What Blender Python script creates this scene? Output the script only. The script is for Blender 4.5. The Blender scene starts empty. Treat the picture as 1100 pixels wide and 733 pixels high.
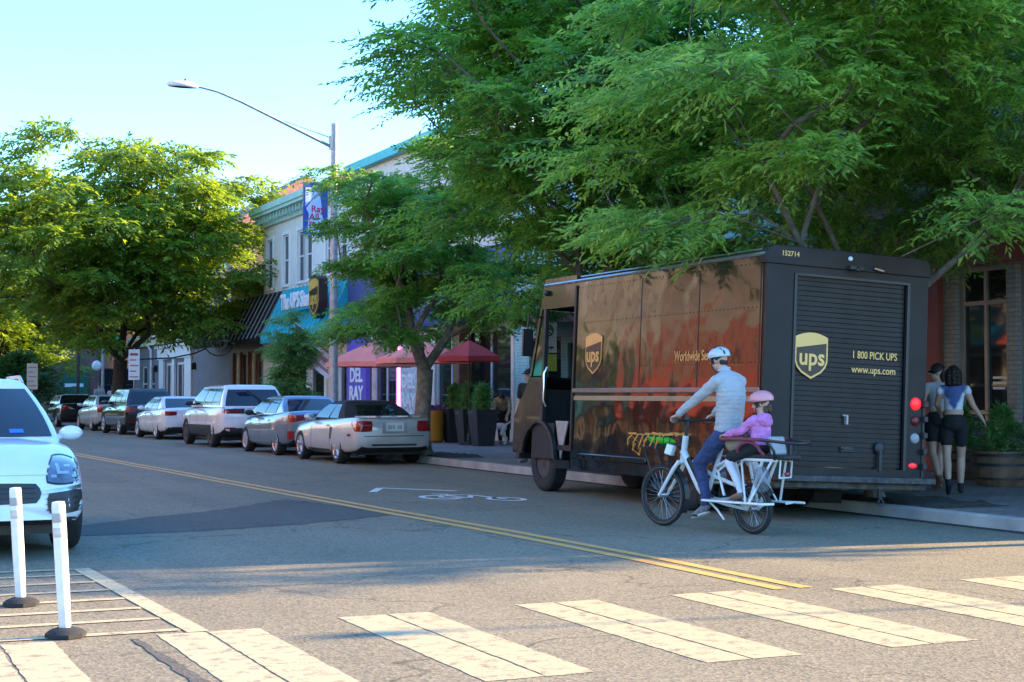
import bpy, bmesh, math, random
import numpy as np
import mathutils.noise as mnoise
from mathutils import Vector, Matrix, Quaternion
from mathutils.bvhtree import BVHTree

R = math.radians
scene = bpy.context.scene
COL = scene.collection

# ------------------------------------------------------------------ camera, sky, sun, exposure
cam_data = bpy.data.cameras.new("camera")
cam_data.sensor_width = 36.0
cam_data.lens = 54.0
cam_data.clip_start = 0.1
cam_data.clip_end = 2000.0
cam = bpy.data.objects.new("camera", cam_data)
COL.objects.link(cam)
cam.location = (0, 0, 1.5)
cam.rotation_euler = (R(90 + 1.96), 0, R(-24.3))
scene.camera = cam

SUN_ELEV = R(20.0)
SUN_AZ = R(96.9)            # clockwise from +Y
world = bpy.data.worlds.new("World")
scene.world = world
world.use_nodes = True
wn = world.node_tree
wn.nodes.clear()
w_out = wn.nodes.new("ShaderNodeOutputWorld")
w_bg = wn.nodes.new("ShaderNodeBackground")
w_sky = wn.nodes.new("ShaderNodeTexSky")
w_sky.sky_type = 'NISHITA'
w_sky.sun_disc = False
w_sky.sun_elevation = SUN_ELEV
w_sky.sun_rotation = SUN_AZ
w_sky.air_density = 1.5
w_sky.dust_density = 0.0
w_sky.ozone_density = 11.0
w_bg.inputs['Strength'].default_value = 0.15
wn.links.new(w_sky.outputs[0], w_bg.inputs['Color'])
wn.links.new(w_bg.outputs[0], w_out.inputs['Surface'])

sun_data = bpy.data.lights.new("sun", 'SUN')
sun_data.energy = 3.9
sun_data.angle = R(0.5)
sun_data.color = (1.0, 0.72, 0.37)
sun = bpy.data.objects.new("sun", sun_data)
COL.objects.link(sun)
to_sun = Vector((math.sin(SUN_AZ) * math.cos(SUN_ELEV), math.cos(SUN_AZ) * math.cos(SUN_ELEV), math.sin(SUN_ELEV)))
sun.rotation_euler = to_sun.to_track_quat('Z', 'Y').to_euler()
sun.location = to_sun * 80

scene.view_settings.view_transform = 'Standard'
scene.view_settings.look = 'None'
scene.view_settings.gamma = 1.0
scene.view_settings.use_curve_mapping = False
scene.view_settings.exposure = 2.45
scene.cycles.max_bounces = 8
scene.cycles.diffuse_bounces = 3
scene.cycles.transparent_max_bounces = 12

# ------------------------------------------------------------------ materials
def mat(name, col, rough=0.6, metal=0.0, var=0.12, scale=4.0, bump=0.0, bscale=40.0, spec=0.5, coat=0.0,
        emit=None, estr=0.0, col2=None, detail=4.0):
    m = bpy.data.materials.new(name)
    m.use_nodes = True
    nt = m.node_tree
    b = nt.nodes['Principled BSDF']
    b.inputs['Roughness'].default_value = rough
    b.inputs['Metallic'].default_value = metal
    b.inputs['Specular IOR Level'].default_value = spec
    b.inputs['Coat Weight'].default_value = coat
    b.inputs['Coat Roughness'].default_value = 0.04
    tc = nt.nodes.new('ShaderNodeTexCoord')
    no = nt.nodes.new('ShaderNodeTexNoise')
    no.inputs['Scale'].default_value = scale
    no.inputs['Detail'].default_value = detail
    nt.links.new(tc.outputs['Object'], no.inputs['Vector'])
    mx = nt.nodes.new('ShaderNodeMix')
    mx.data_type = 'RGBA'
    c1 = tuple(c * (1 - var) for c in col)
    c2 = col2 if col2 else tuple(min(1, c * (1 + var)) for c in col)
    mx.inputs['A'].default_value = (*c1, 1)
    mx.inputs['B'].default_value = (*c2, 1)
    mr = nt.nodes.new('ShaderNodeMapRange')
    mr.inputs['From Min'].default_value = 0.32
    mr.inputs['From Max'].default_value = 0.68
    nt.links.new(no.outputs['Fac'], mr.inputs['Value'])
    nt.links.new(mr.outputs[0], mx.inputs['Factor'])
    nt.links.new(mx.outputs['Result'], b.inputs['Base Color'])
    if bump:
        n2 = nt.nodes.new('ShaderNodeTexNoise')
        n2.inputs['Scale'].default_value = bscale
        n2.inputs['Detail'].default_value = 3
        nt.links.new(tc.outputs['Object'], n2.inputs['Vector'])
        bp = nt.nodes.new('ShaderNodeBump')
        bp.inputs['Strength'].default_value = min(1.0, bump)
        bp.inputs['Distance'].default_value = 0.02
        nt.links.new(n2.outputs['Fac'], bp.inputs['Height'])
        nt.links.new(bp.outputs[0], b.inputs['Normal'])
    if emit:
        b.inputs['Emission Color'].default_value = (*emit, 1)
        b.inputs['Emission Strength'].default_value = estr
    return m

def nodes_of(m):
    return m.node_tree, m.node_tree.nodes['Principled BSDF']

def asphalt_mat(name, c_dark, c_light, rough=0.85):
    m = bpy.data.materials.new(name)
    m.use_nodes = True
    nt, b = nodes_of(m)
    b.inputs['Roughness'].default_value = rough
    b.inputs['Specular IOR Level'].default_value = 0.35
    tc = nt.nodes.new('ShaderNodeTexCoord')
    def noise(s, d, v=None):
        n = nt.nodes.new('ShaderNodeTexNoise')
        n.inputs['Scale'].default_value = s
        n.inputs['Detail'].default_value = d
        nt.links.new(v or tc.outputs['Object'], n.inputs['Vector'])
        return n.outputs['Fac']
    # long wear streaks along the travel direction
    mp = nt.nodes.new('ShaderNodeMapping')
    mp.inputs['Scale'].default_value = (1.6, 0.12, 1)
    nt.links.new(tc.outputs['Object'], mp.inputs['Vector'])
    streak = noise(1.0, 4, mp.outputs[0])
    big = noise(0.35, 5)
    fine = noise(55.0, 3)
    vor = nt.nodes.new('ShaderNodeTexVoronoi')
    vor.inputs['Scale'].default_value = 42.0
    nt.links.new(tc.outputs['Object'], vor.inputs['Vector'])
    def math_(op, a, bb, clamp=False):
        n = nt.nodes.new('ShaderNodeMath')
        n.operation = op
        n.use_clamp = clamp
        for k, x in enumerate((a, bb)):
            if isinstance(x, (int, float)):
                n.inputs[k].default_value = x
            else:
                nt.links.new(x, n.inputs[k])
        return n.outputs[0]
    sepc = nt.nodes.new('ShaderNodeSeparateColor')
    nt.links.new(vor.outputs['Color'], sepc.inputs[0])
    f = math_('ADD', math_('MULTIPLY', streak, 0.45), math_('MULTIPLY', big, 0.5))
    f = math_('ADD', f, math_('MULTIPLY', math_('SUBTRACT', fine, 0.5), 0.85))
    f = math_('ADD', f, math_('MULTIPLY', math_('SUBTRACT', sepc.outputs[0], 0.5), 0.55), True)
    mx = nt.nodes.new('ShaderNodeMix')
    mx.data_type = 'RGBA'
    mx.inputs['A'].default_value = (*c_dark, 1)
    mx.inputs['B'].default_value = (*c_light, 1)
    nt.links.new(f, mx.inputs['Factor'])
    # cracks
    vc = nt.nodes.new('ShaderNodeTexVoronoi')
    vc.feature = 'DISTANCE_TO_EDGE'
    vc.inputs['Scale'].default_value = 0.28
    wob = nt.nodes.new('ShaderNodeTexNoise')
    wob.inputs['Scale'].default_value = 1.3
    wob.inputs['Detail'].default_value = 5
    nt.links.new(tc.outputs['Object'], wob.inputs['Vector'])
    vm = nt.nodes.new('ShaderNodeVectorMath')
    vm.operation = 'MULTIPLY_ADD'
    vm.inputs[1].default_value = (1.6, 1.6, 0)
    nt.links.new(wob.outputs['Color'], vm.inputs[0])
    nt.links.new(tc.outputs['Object'], vm.inputs[2])
    nt.links.new(vm.outputs[0], vc.inputs['Vector'])
    crack = nt.nodes.new('ShaderNodeMapRange')
    crack.inputs['From Min'].default_value = 0.001
    crack.inputs['From Max'].default_value = 0.006
    crack.inputs['To Min'].default_value = 0.55
    crack.inputs['To Max'].default_value = 1.0
    nt.links.new(vc.outputs['Distance'], crack.inputs['Value'])
    m2 = nt.nodes.new('ShaderNodeMix')
    m2.data_type = 'RGBA'
    m2.blend_type = 'MULTIPLY'
    m2.inputs['Factor'].default_value = 1.0
    nt.links.new(mx.outputs['Result'], m2.inputs['A'])
    nt.links.new(crack.outputs[0], m2.inputs['B'])
    nt.links.new(m2.outputs['Result'], b.inputs['Base Color'])
    bp = nt.nodes.new('ShaderNodeBump')
    bp.inputs['Strength'].default_value = 0.55
    bp.inputs['Distance'].default_value = 0.008
    hh = math_('ADD', fine, math_('MULTIPLY', vor.outputs['Distance'], 0.6))
    nt.links.new(hh, bp.inputs['Height'])
    nt.links.new(bp.outputs[0], b.inputs['Normal'])
    return m

def paint_mat(name, col, under, wear=0.46):
    """road paint worn through to the asphalt in patches"""
    m = bpy.data.materials.new(name)
    m.use_nodes = True
    nt, b = nodes_of(m)
    b.inputs['Roughness'].default_value = 0.7
    tc = nt.nodes.new('ShaderNodeTexCoord')
    a = nt.nodes.new('ShaderNodeTexNoise')
    a.inputs['Scale'].default_value = 7.5
    a.inputs['Detail'].default_value = 9
    a.inputs['Roughness'].default_value = 0.72
    nt.links.new(tc.outputs['Object'], a.inputs['Vector'])
    mr = nt.nodes.new('ShaderNodeMapRange')
    mr.inputs['From Min'].default_value = wear - 0.10
    mr.inputs['From Max'].default_value = wear + 0.02
    nt.links.new(a.outputs['Fac'], mr.inputs['Value'])
    g = nt.nodes.new('ShaderNodeTexNoise')
    g.inputs['Scale'].default_value = 60
    nt.links.new(tc.outputs['Object'], g.inputs['Vector'])
    c = nt.nodes.new('ShaderNodeMix')
    c.data_type = 'RGBA'
    c.inputs['A'].default_value = (*[x * 0.78 for x in col], 1)
    c.inputs['B'].default_value = (*[min(1, x * 1.12) for x in col], 1)
    nt.links.new(g.outputs['Fac'], c.inputs['Factor'])
    mx = nt.nodes.new('ShaderNodeMix')
    mx.data_type = 'RGBA'
    mx.inputs['A'].default_value = (*under, 1)
    nt.links.new(c.outputs['Result'], mx.inputs['B'])
    nt.links.new(mr.outputs[0], mx.inputs['Factor'])
    nt.links.new(mx.outputs['Result'], b.inputs['Base Color'])
    bp = nt.nodes.new('ShaderNodeBump')
    bp.inputs['Strength'].default_value = 0.4
    bp.inputs['Distance'].default_value = 0.006
    nt.links.new(g.outputs['Fac'], bp.inputs['Height'])
    nt.links.new(bp.outputs[0], b.inputs['Normal'])
    return m

def brick_mat(name, c1, c2, mortar, bw=0.22, bh=0.075, flat=False, rough=0.85, msize=0.012, bump=0.5):
    m = bpy.data.materials.new(name)
    m.use_nodes = True
    nt, b = nodes_of(m)
    b.inputs['Roughness'].default_value = rough
    tc = nt.nodes.new('ShaderNodeTexCoord')
    se = nt.nodes.new('ShaderNodeSeparateXYZ')
    nt.links.new(tc.outputs['Object'], se.inputs[0])
    co = nt.nodes.new('ShaderNodeCombineXYZ')
    if flat:
        nt.links.new(se.outputs[0], co.inputs[0])
        nt.links.new(se.outputs[1], co.inputs[1])
    else:
        ad = nt.nodes.new('ShaderNodeMath')
        nt.links.new(se.outputs[0], ad.inputs[0])
        nt.links.new(se.outputs[1], ad.inputs[1])
        nt.links.new(ad.outputs[0], co.inputs[0])
        nt.links.new(se.outputs[2], co.inputs[1])
    br = nt.nodes.new('ShaderNodeTexBrick')
    br.inputs['Scale'].default_value = 1.0
    br.inputs['Brick Width'].default_value = bw
    br.inputs['Row Height'].default_value = bh
    br.inputs['Mortar Size'].default_value = msize
    br.inputs['Mortar Smooth'].default_value = 0.2
    br.inputs['Color1'].default_value = (*c1, 1)
    br.inputs['Color2'].default_value = (*c2, 1)
    br.inputs['Mortar'].default_value = (*mortar, 1)
    nt.links.new(co.outputs[0], br.inputs['Vector'])
    no = nt.nodes.new('ShaderNodeTexNoise')
    no.inputs['Scale'].default_value = 0.9
    no.inputs['Detail'].default_value = 6
    nt.links.new(tc.outputs['Object'], no.inputs['Vector'])
    mr = nt.nodes.new('ShaderNodeMapRange')
    mr.inputs['From Min'].default_value = 0.3
    mr.inputs['From Max'].default_value = 0.7
    mr.inputs['To Min'].default_value = 0.72
    mr.inputs['To Max'].default_value = 1.12
    nt.links.new(no.outputs['Fac'], mr.inputs['Value'])
    mx = nt.nodes.new('ShaderNodeMix')
    mx.data_type = 'RGBA'
    mx.blend_type = 'MULTIPLY'
    mx.inputs['Factor'].default_value = 1
    nt.links.new(br.outputs['Color'], mx.inputs['A'])
    nt.links.new(mr.outputs[0], mx.inputs['B'])
    nt.links.new(mx.outputs['Result'], b.inputs['Base Color'])
    bp = nt.nodes.new('ShaderNodeBump')
    bp.inputs['Strength'].default_value = bump
    bp.inputs['Distance'].default_value = 0.01
    bp.invert = True
    nt.links.new(br.outputs['Fac'], bp.inputs['Height'])
    nt.links.new(bp.outputs[0], b.inputs['Normal'])
    return m

def siding_mat(name, col, pitch=0.14, rough=0.55):
    m = mat(name, col, rough, var=0.06, scale=1.2)
    nt, b = nodes_of(m)
    tc = nt.nodes.new('ShaderNodeTexCoord')
    se = nt.nodes.new('ShaderNodeSeparateXYZ')
    nt.links.new(tc.outputs['Object'], se.inputs[0])
    d = nt.nodes.new('ShaderNodeMath'); d.operation = 'DIVIDE'; d.inputs[1].default_value = pitch
    nt.links.new(se.outputs[2], d.inputs[0])
    f = nt.nodes.new('ShaderNodeMath'); f.operation = 'FRACT'
    nt.links.new(d.outputs[0], f.inputs[0])
    bp = nt.nodes.new('ShaderNodeBump')
    bp.inputs['Strength'].default_value = 1.0
    bp.inputs['Distance'].default_value = 0.05
    bp.invert = True
    nt.links.new(f.outputs[0], bp.inputs['Height'])
    nt.links.new(bp.outputs[0], b.inputs['Normal'])
    return m

def leaf_mat(name, dark, light, trans=0.45, scale=0.8):
    m = bpy.data.materials.new(name)
    m.use_nodes = True
    nt, b = nodes_of(m)
    out = nt.nodes['Material Output']
    b.inputs['Roughness'].default_value = 0.42
    b.inputs['Specular IOR Level'].default_value = 0.5
    tc = nt.nodes.new('ShaderNodeTexCoord')
    n1 = nt.nodes.new('ShaderNodeTexNoise'); n1.inputs['Scale'].default_value = scale; n1.inputs['Detail'].default_value = 2
    n2 = nt.nodes.new('ShaderNodeTexNoise'); n2.inputs['Scale'].default_value = scale * 7; n2.inputs['Detail'].default_value = 1
    nt.links.new(tc.outputs['Object'], n1.inputs['Vector'])
    nt.links.new(tc.outputs['Object'], n2.inputs['Vector'])
    ad = nt.nodes.new('ShaderNodeMath'); ad.operation = 'ADD'
    nt.links.new(n1.outputs['Fac'], ad.inputs[0]); nt.links.new(n2.outputs['Fac'], ad.inputs[1])
    mr = nt.nodes.new('ShaderNodeMapRange'); mr.inputs['From Min'].default_value = 0.72; mr.inputs['From Max'].default_value = 1.3
    nt.links.new(ad.outputs[0], mr.inputs['Value'])
    mx = nt.nodes.new('ShaderNodeMix'); mx.data_type = 'RGBA'
    mx.inputs['A'].default_value = (*dark, 1); mx.inputs['B'].default_value = (*light, 1)
    nt.links.new(mr.outputs[0], mx.inputs['Factor'])
    nt.links.new(mx.outputs['Result'], b.inputs['Base Color'])
    tr = nt.nodes.new('ShaderNodeBsdfTranslucent')
    hs = nt.nodes.new('ShaderNodeHueSaturation')
    hs.inputs['Hue'].default_value = 0.475; hs.inputs['Saturation'].default_value = 1.1; hs.inputs['Value'].default_value = 2.0
    nt.links.new(mx.outputs['Result'], hs.inputs['Color'])
    nt.links.new(hs.outputs[0], tr.inputs['Color'])
    ms = nt.nodes.new('ShaderNodeMixShader'); ms.inputs[0].default_value = trans
    nt.links.new(b.outputs[0], ms.inputs[1]); nt.links.new(tr.outputs[0], ms.inputs[2])
    nt.links.new(ms.outputs[0], out.inputs['Surface'])
    return m

def glass_mat(name, tint=(0.7, 0.75, 0.75), clear=0.75):
    """clear pane: mostly see-through, with a mirror-like film"""
    m = bpy.data.materials.new(name)
    m.use_nodes = True
    nt = m.node_tree
    out = nt.nodes['Material Output']
    b = nt.nodes['Principled BSDF']
    b.inputs['Base Color'].default_value = (0.02, 0.025, 0.03, 1)
    b.inputs['Roughness'].default_value = 0.03
    t = nt.nodes.new('ShaderNodeBsdfTransparent')
    t.inputs[0].default_value = (*tint, 1)
    ms = nt.nodes.new('ShaderNodeMixShader')
    ms.inputs[0].default_value = clear
    nt.links.new(b.outputs[0], ms.inputs[1]); nt.links.new(t.outputs[0], ms.inputs[2])
    nt.links.new(ms.outputs[0], out.inputs['Surface'])
    return m

def paver_rows(name, *a):
    return brick_mat(name, *a)

M = {}
M['road'] = asphalt_mat('asphalt', (0.100, 0.087, 0.062), (0.310, 0.260, 0.172))
M['patch'] = asphalt_mat('fresh_asphalt', (0.056, 0.050, 0.042), (0.135, 0.122, 0.100))
M['ground'] = mat('earth', (0.09, 0.085, 0.07), 0.95, var=0.3, scale=0.5)
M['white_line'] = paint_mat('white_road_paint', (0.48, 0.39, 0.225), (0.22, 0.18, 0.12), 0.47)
M['worn_line'] = paint_mat('worn_road_paint', (0.78, 0.77, 0.70), (0.17, 0.15, 0.12), 0.40)
M['yellow_line'] = paint_mat('yellow_road_paint', (0.68, 0.36, 0.095), (0.19, 0.15, 0.10), 0.42)
M['pavers'] = brick_mat('brick_pavers', (0.20, 0.155, 0.135), (0.27, 0.215, 0.19), (0.11, 0.10, 0.09), 0.24, 0.12, flat=True, msize=0.012, bump=0.6)
M['concrete'] = mat('concrete', (0.33, 0.315, 0.29), 0.85, var=0.22, scale=2.0, bump=0.3, bscale=60)
M['soil'] = mat('tree_pit_soil', (0.045, 0.032, 0.022), 1.0, var=0.5, scale=14, bump=1.0, bscale=25)
M['bark'] = mat('grey_bark', (0.125, 0.105, 0.085), 0.9, var=0.35, scale=9, bump=0.8, bscale=22)
M['bark_pale'] = mat('pale_bark', (0.20, 0.175, 0.145), 0.9, var=0.35, scale=9, bump=0.8, bscale=22)
M['bark_dark'] = mat('dark_bark', (0.055, 0.043, 0.034), 0.95, var=0.3, scale=9, bump=0.8, bscale=22)
M['leaf'] = leaf_mat('zelkova_leaf', (0.070, 0.195, 0.036), (0.205, 0.430, 0.078))
M['leaf_near'] = leaf_mat('young_leaf', (0.100, 0.235, 0.050), (0.290, 0.480, 0.110), 0.55)
M['leaf_far'] = leaf_mat('street_tree_leaf', (0.070, 0.165, 0.024), (0.230, 0.320, 0.045), scale=0.4)
M['leaf_dark'] = leaf_mat('dark_leaf', (0.022, 0.055, 0.014), (0.055, 0.110, 0.025), 0.3)
M['leaf_conifer'] = leaf_mat('conifer_leaf', (0.075, 0.20, 0.055), (0.20, 0.38, 0.11), 0.4, 2.0)
M['black_paint'] = mat('black_paint', (0.018, 0.018, 0.02), 0.4)
M['rubber'] = mat('tyre_rubber', (0.018, 0.018, 0.019), 0.8, bump=0.3, bscale=90)
M['dark_metal'] = mat('dark_metal', (0.05, 0.05, 0.053), 0.5, 0.6)
M['alloy'] = mat('alloy', (0.55, 0.56, 0.58), 0.3, 0.9)
M['chrome'] = mat('chrome', (0.75, 0.75, 0.76), 0.15, 1.0)
M['galv'] = mat('galvanised_steel', (0.36, 0.37, 0.37), 0.5, 0.5, var=0.2, scale=8)
M['glass_dark'] = mat('tinted_glass', (0.012, 0.015, 0.018), 0.04, spec=0.6)
M['glass_shop'] = mat('shop_glass', (0.020, 0.020, 0.020), 0.03, spec=0.6)
M['glass_clear'] = glass_mat('clear_glass')
M['tail'] = mat('red_lens', (0.27, 0.008, 0.010), 0.2, coat=0.6)
M['tail_lit'] = mat('lit_red_lens', (0.45, 0.012, 0.015), 0.3, emit=(1, .02, .03), estr=0.2)
M['plate'] = mat('number_plate', (0.62, 0.63, 0.62), 0.45)
M['white_plastic'] = mat('white_plastic', (0.72, 0.70, 0.68), 0.5, var=0.10, scale=9)
M['grey_plastic'] = mat('grey_plastic', (0.32, 0.32, 0.32), 0.5)
M['skin'] = mat('skin', (0.52, 0.31, 0.22), 0.5, var=0.05)
M['hair_dark'] = mat('dark_hair', (0.016, 0.011, 0.009), 0.45, var=0.3, scale=30, bump=0.8, bscale=60)
M['hair_brown'] = mat('brown_hair', (0.075, 0.04, 0.022), 0.5, var=0.3, scale=30, bump=0.8, bscale=60)

# ------------------------------------------------------------------ mesh builder
class MB:
    def __init__(s, T=None):
        s.v = []; s.f = []; s.m = []; s.T = T or Matrix()
    def add(s, vs, fs, mi=0, T=None):
        o = len(s.v)
        X = s.T @ T if T is not None else s.T
        for p in vs:
            s.v.append(tuple(X @ Vector(p)))
        for f in fs:
            s.f.append(tuple(i + o for i in f)); s.m.append(mi)
        return s
    def box(s, c, sz, mi=0, rot=None):
        x, y, z = (a / 2 for a in sz)
        vs = [(i * x, j * y, k * z) for i in (-1, 1) for j in (-1, 1) for k in (-1, 1)]
        fs = [(0, 1, 3, 2), (4, 6, 7, 5), (0, 4, 5, 1), (2, 3, 7, 6), (0, 2, 6, 4), (1, 5, 7, 3)]
        T = Matrix.Translation(c)
        if rot is not None:
            T = T @ rot
        return s.add(vs, fs, mi, T)
    def b2(s, lo, hi, mi=0):
        return s.box([(a + b) / 2 for a, b in zip(lo, hi)], [abs(b - a) for a, b in zip(lo, hi)], mi)
    def tube(s, pts, r, n=8, mi=0, cap=True):
        P = [Vector(p) for p in pts]
        rs = list(r) if isinstance(r, (list, tuple)) else [r] * len(P)
        k = len(P)
        T = []
        for i in range(k):
            a = P[max(i - 1, 0)]; b = P[min(i + 1, k - 1)]
            d = (b - a)
            T.append(d.normalized() if d.length > 1e-9 else Vector((0, 0, 1)))
        up = Vector((0, 0, 1)) if abs(T[0].z) < 0.9 else Vector((1, 0, 0))
        nrm = (up - T[0] * up.dot(T[0])).normalized()
        vs = []; fs = []
        for i in range(k):
            nrm = (nrm - T[i] * nrm.dot(T[i]))
            nrm = nrm.normalized() if nrm.length > 1e-6 else T[i].orthogonal().normalized()
            bi = T[i].cross(nrm)
            for j in range(n):
                a = 2 * math.pi * j / n
                vs.append(P[i] + (nrm * math.cos(a) + bi * math.sin(a)) * rs[i])
        for i in range(k - 1):
            for j in range(n):
                a = i * n + j; b = i * n + (j + 1) % n
                fs.append((a, b, b + n, a + n))
        if cap:
            fs.append(tuple(range(n - 1, -1, -1)))
            fs.append(tuple((k - 1) * n + j for j in range(n)))
        return s.add(vs, fs, mi)
    def lathe(s, prof, n=20, mi=0, T=None, closed=False):
        vs = []; fs = []
        k = len(prof)
        for (r, z) in prof:
            for j in range(n):
                a = 2 * math.pi * j / n
                vs.append((r * math.cos(a), r * math.sin(a), z))
        for i in range(k - 1 if not closed else k):
            for j in range(n):
                a = i * n + j; b = i * n + (j + 1) % n
                c = ((i + 1) % k) * n
                fs.append((a, b, c + (j + 1) % n, c + j))
        if not closed:
            if prof[0][0] > 1e-6: fs.append(tuple(range(n - 1, -1, -1)))
            if prof[-1][0] > 1e-6: fs.append(tuple((k - 1) * n + j for j in range(n)))
        return s.add(vs, fs, mi, T)
    def prism(s, poly, t0, t1, mi=0, T=None):
        """polygon in local XY extruded from z=t0 to t1"""
        n = len(poly)
        vs = [(x, y, t0) for x, y in poly] + [(x, y, t1) for x, y in poly]
        fs = [tuple(range(n - 1, -1, -1)), tuple(range(n, 2 * n))]
        fs += [(i, (i + 1) % n, n + (i + 1) % n, n + i) for i in range(n)]
        return s.add(vs, fs, mi, T)
    def sph(s, c, rad, nu=14, nv=9, mi=0, rot=None, z0=-1.0, z1=1.0):
        if isinstance(rad, (int, float)): rad = (rad,) * 3
        vs = []; fs = []
        p0 = math.asin(z0); p1 = math.asin(z1)
        for i in range(nv + 1):
            ph = p0 + (p1 - p0) * i / nv
            for j in range(nu):
                a = 2 * math.pi * j / nu
                vs.append((rad[0] * math.cos(ph) * math.cos(a), rad[1] * math.cos(ph) * math.sin(a), rad[2] * math.sin(ph)))
        for i in range(nv):
            for j in range(nu):
                a = i * nu + j; b = i * nu + (j + 1) % nu
                fs.append((a, b, b + nu, a + nu))
        if z0 > -0.999: fs.append(tuple(range(nu - 1, -1, -1)))
        if z1 < 0.999: fs.append(tuple(nv * nu + j for j in range(nu)))
        T = Matrix.Translation(c)
        if rot is not None: T = T @ rot
        return s.add(vs, fs, mi, T)
    def grid(s, fn, nu, nv, mi=0, T=None):
        vs = [fn(i / nu, j / nv) for j in range(nv + 1) for i in range(nu + 1)]
        fs = [(j * (nu + 1) + i, j * (nu + 1) + i + 1, (j + 1) * (nu + 1) + i + 1, (j + 1) * (nu + 1) + i) for j in range(nv) for i in range(nu)]
        return s.add(vs, fs, mi, T)
    def build(s, name, mats, parent=None, smooth=True, bevel=0.0, ang=38, recalc=True, seg=2, weld=True):
        me = bpy.data.meshes.new(name)
        me.from_pydata(s.v, [], s.f)
        if not isinstance(mats, (list, tuple)): mats = [mats]
        for m in mats: me.materials.append(m)
        me.polygons.foreach_set('material_index', s.m)
        if recalc:
            bm = bmesh.new(); bm.from_mesh(me)
            if weld: bmesh.ops.remove_doubles(bm, verts=bm.verts, dist=1e-6)
            bmesh.ops.recalc_face_normals(bm, faces=bm.faces)
            bm.to_mesh(me); bm.free()
        if smooth:
            me.polygons.foreach_set('use_smooth', [True] * len(me.polygons))
            me.set_sharp_from_angle(angle=R(ang))
        me.update()
        o = bpy.data.objects.new(name, me)
        COL.objects.link(o)
        if parent is not None: o.parent = parent
        if bevel:
            b = o.modifiers.new('bevel', 'BEVEL'); b.width = bevel; b.segments = seg; b.limit_method = 'ANGLE'; b.angle_limit = R(40)
            b.harden_normals = False
        return o

def tag(o, label=None, cat=None, group=None, kind=None):
    if label: o['label'] = label
    if cat: o['category'] = cat
    if group: o['group'] = group
    if kind: o['kind'] = kind
    return o

def empty(name, loc=(0, 0, 0), rz=0.0):
    o = bpy.data.objects.new(name, None)
    o.empty_display_size = 0.2
    COL.objects.link(o)
    o.location = loc; o.rotation_euler = (0, 0, rz)
    return o

def children(o):
    return [c for c in bpy.data.objects if c.parent == o]

def copy_tree(o, parent=None):
    kids = children(o)
    c = o.copy(); COL.objects.link(c)
    if parent is not None: c.parent = parent
    for k in kids: copy_tree(k, c)
    return c

def text(body, size, T, m, parent, name='lettering', depth=0.008, align='CENTER', bold=0.0, squeeze=1.0, spacing=1.0):
    cu = bpy.data.curves.new('tmp_text', 'FONT')
    cu.body = body; cu.size = size; cu.extrude = depth / 2; cu.align_x = align; cu.align_y = 'CENTER'
    cu.offset = bold; cu.space_character = spacing; cu.resolution_u = 3
    t = bpy.data.objects.new('tmp_text', cu)
    COL.objects.link(t)
    dg = bpy.context.evaluated_depsgraph_get()
    me = bpy.data.meshes.new_from_object(t.evaluated_get(dg))
    bpy.data.objects.remove(t); bpy.data.curves.remove(cu)
    me.transform(T @ Matrix.Diagonal((squeeze, 1, 1, 1)))
    me.name = name
    me.materials.clear(); me.materials.append(m)
    o = bpy.data.objects.new(name, me)
    COL.objects.link(o)
    if parent is not None: o.parent = parent
    return o

FRONT = Matrix.Rotation(R(90), 4, 'X')                              # reads from -Y
SIDE = Matrix.Rotation(R(-90), 4, 'Z') @ Matrix.Rotation(R(90), 4, 'X')   # reads from -X
def at(x, y, z): return Matrix.Translation((x, y, z))
def lerp(a, b, t): return a + (b - a) * t
# ------------------------------------------------------------------ the setting
def sheet(name, polys, z, m, kind='structure', parent=None):
    """flat sheet of one or more polygons"""
    vs = []; fs = []
    for poly in polys:
        o = len(vs)
        vs += [(x, y, z) for x, y in poly]
        fs.append(tuple(range(o, o + len(poly))))
    me = bpy.data.meshes.new(name)
    me.from_pydata(vs, [], fs)
    me.materials.append(m)
    ob = bpy.data.objects.new(name, me)
    COL.objects.link(ob)
    for p in me.polygons:
        if p.normal.z < 0: p.flip()
    if kind: ob['kind'] = kind
    return ob

def rect(x0, y0, x1, y1): return [(x0, y0), (x1, y0), (x1, y1), (x0, y1)]

KX = 11.95           # right kerb face
sheet('ground', [rect(-500, -400, 500, 700)], -0.03, M['ground'])
sheet('road', [rect(-90, -90, 90, 135)], 0.0, M['road'])
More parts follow.
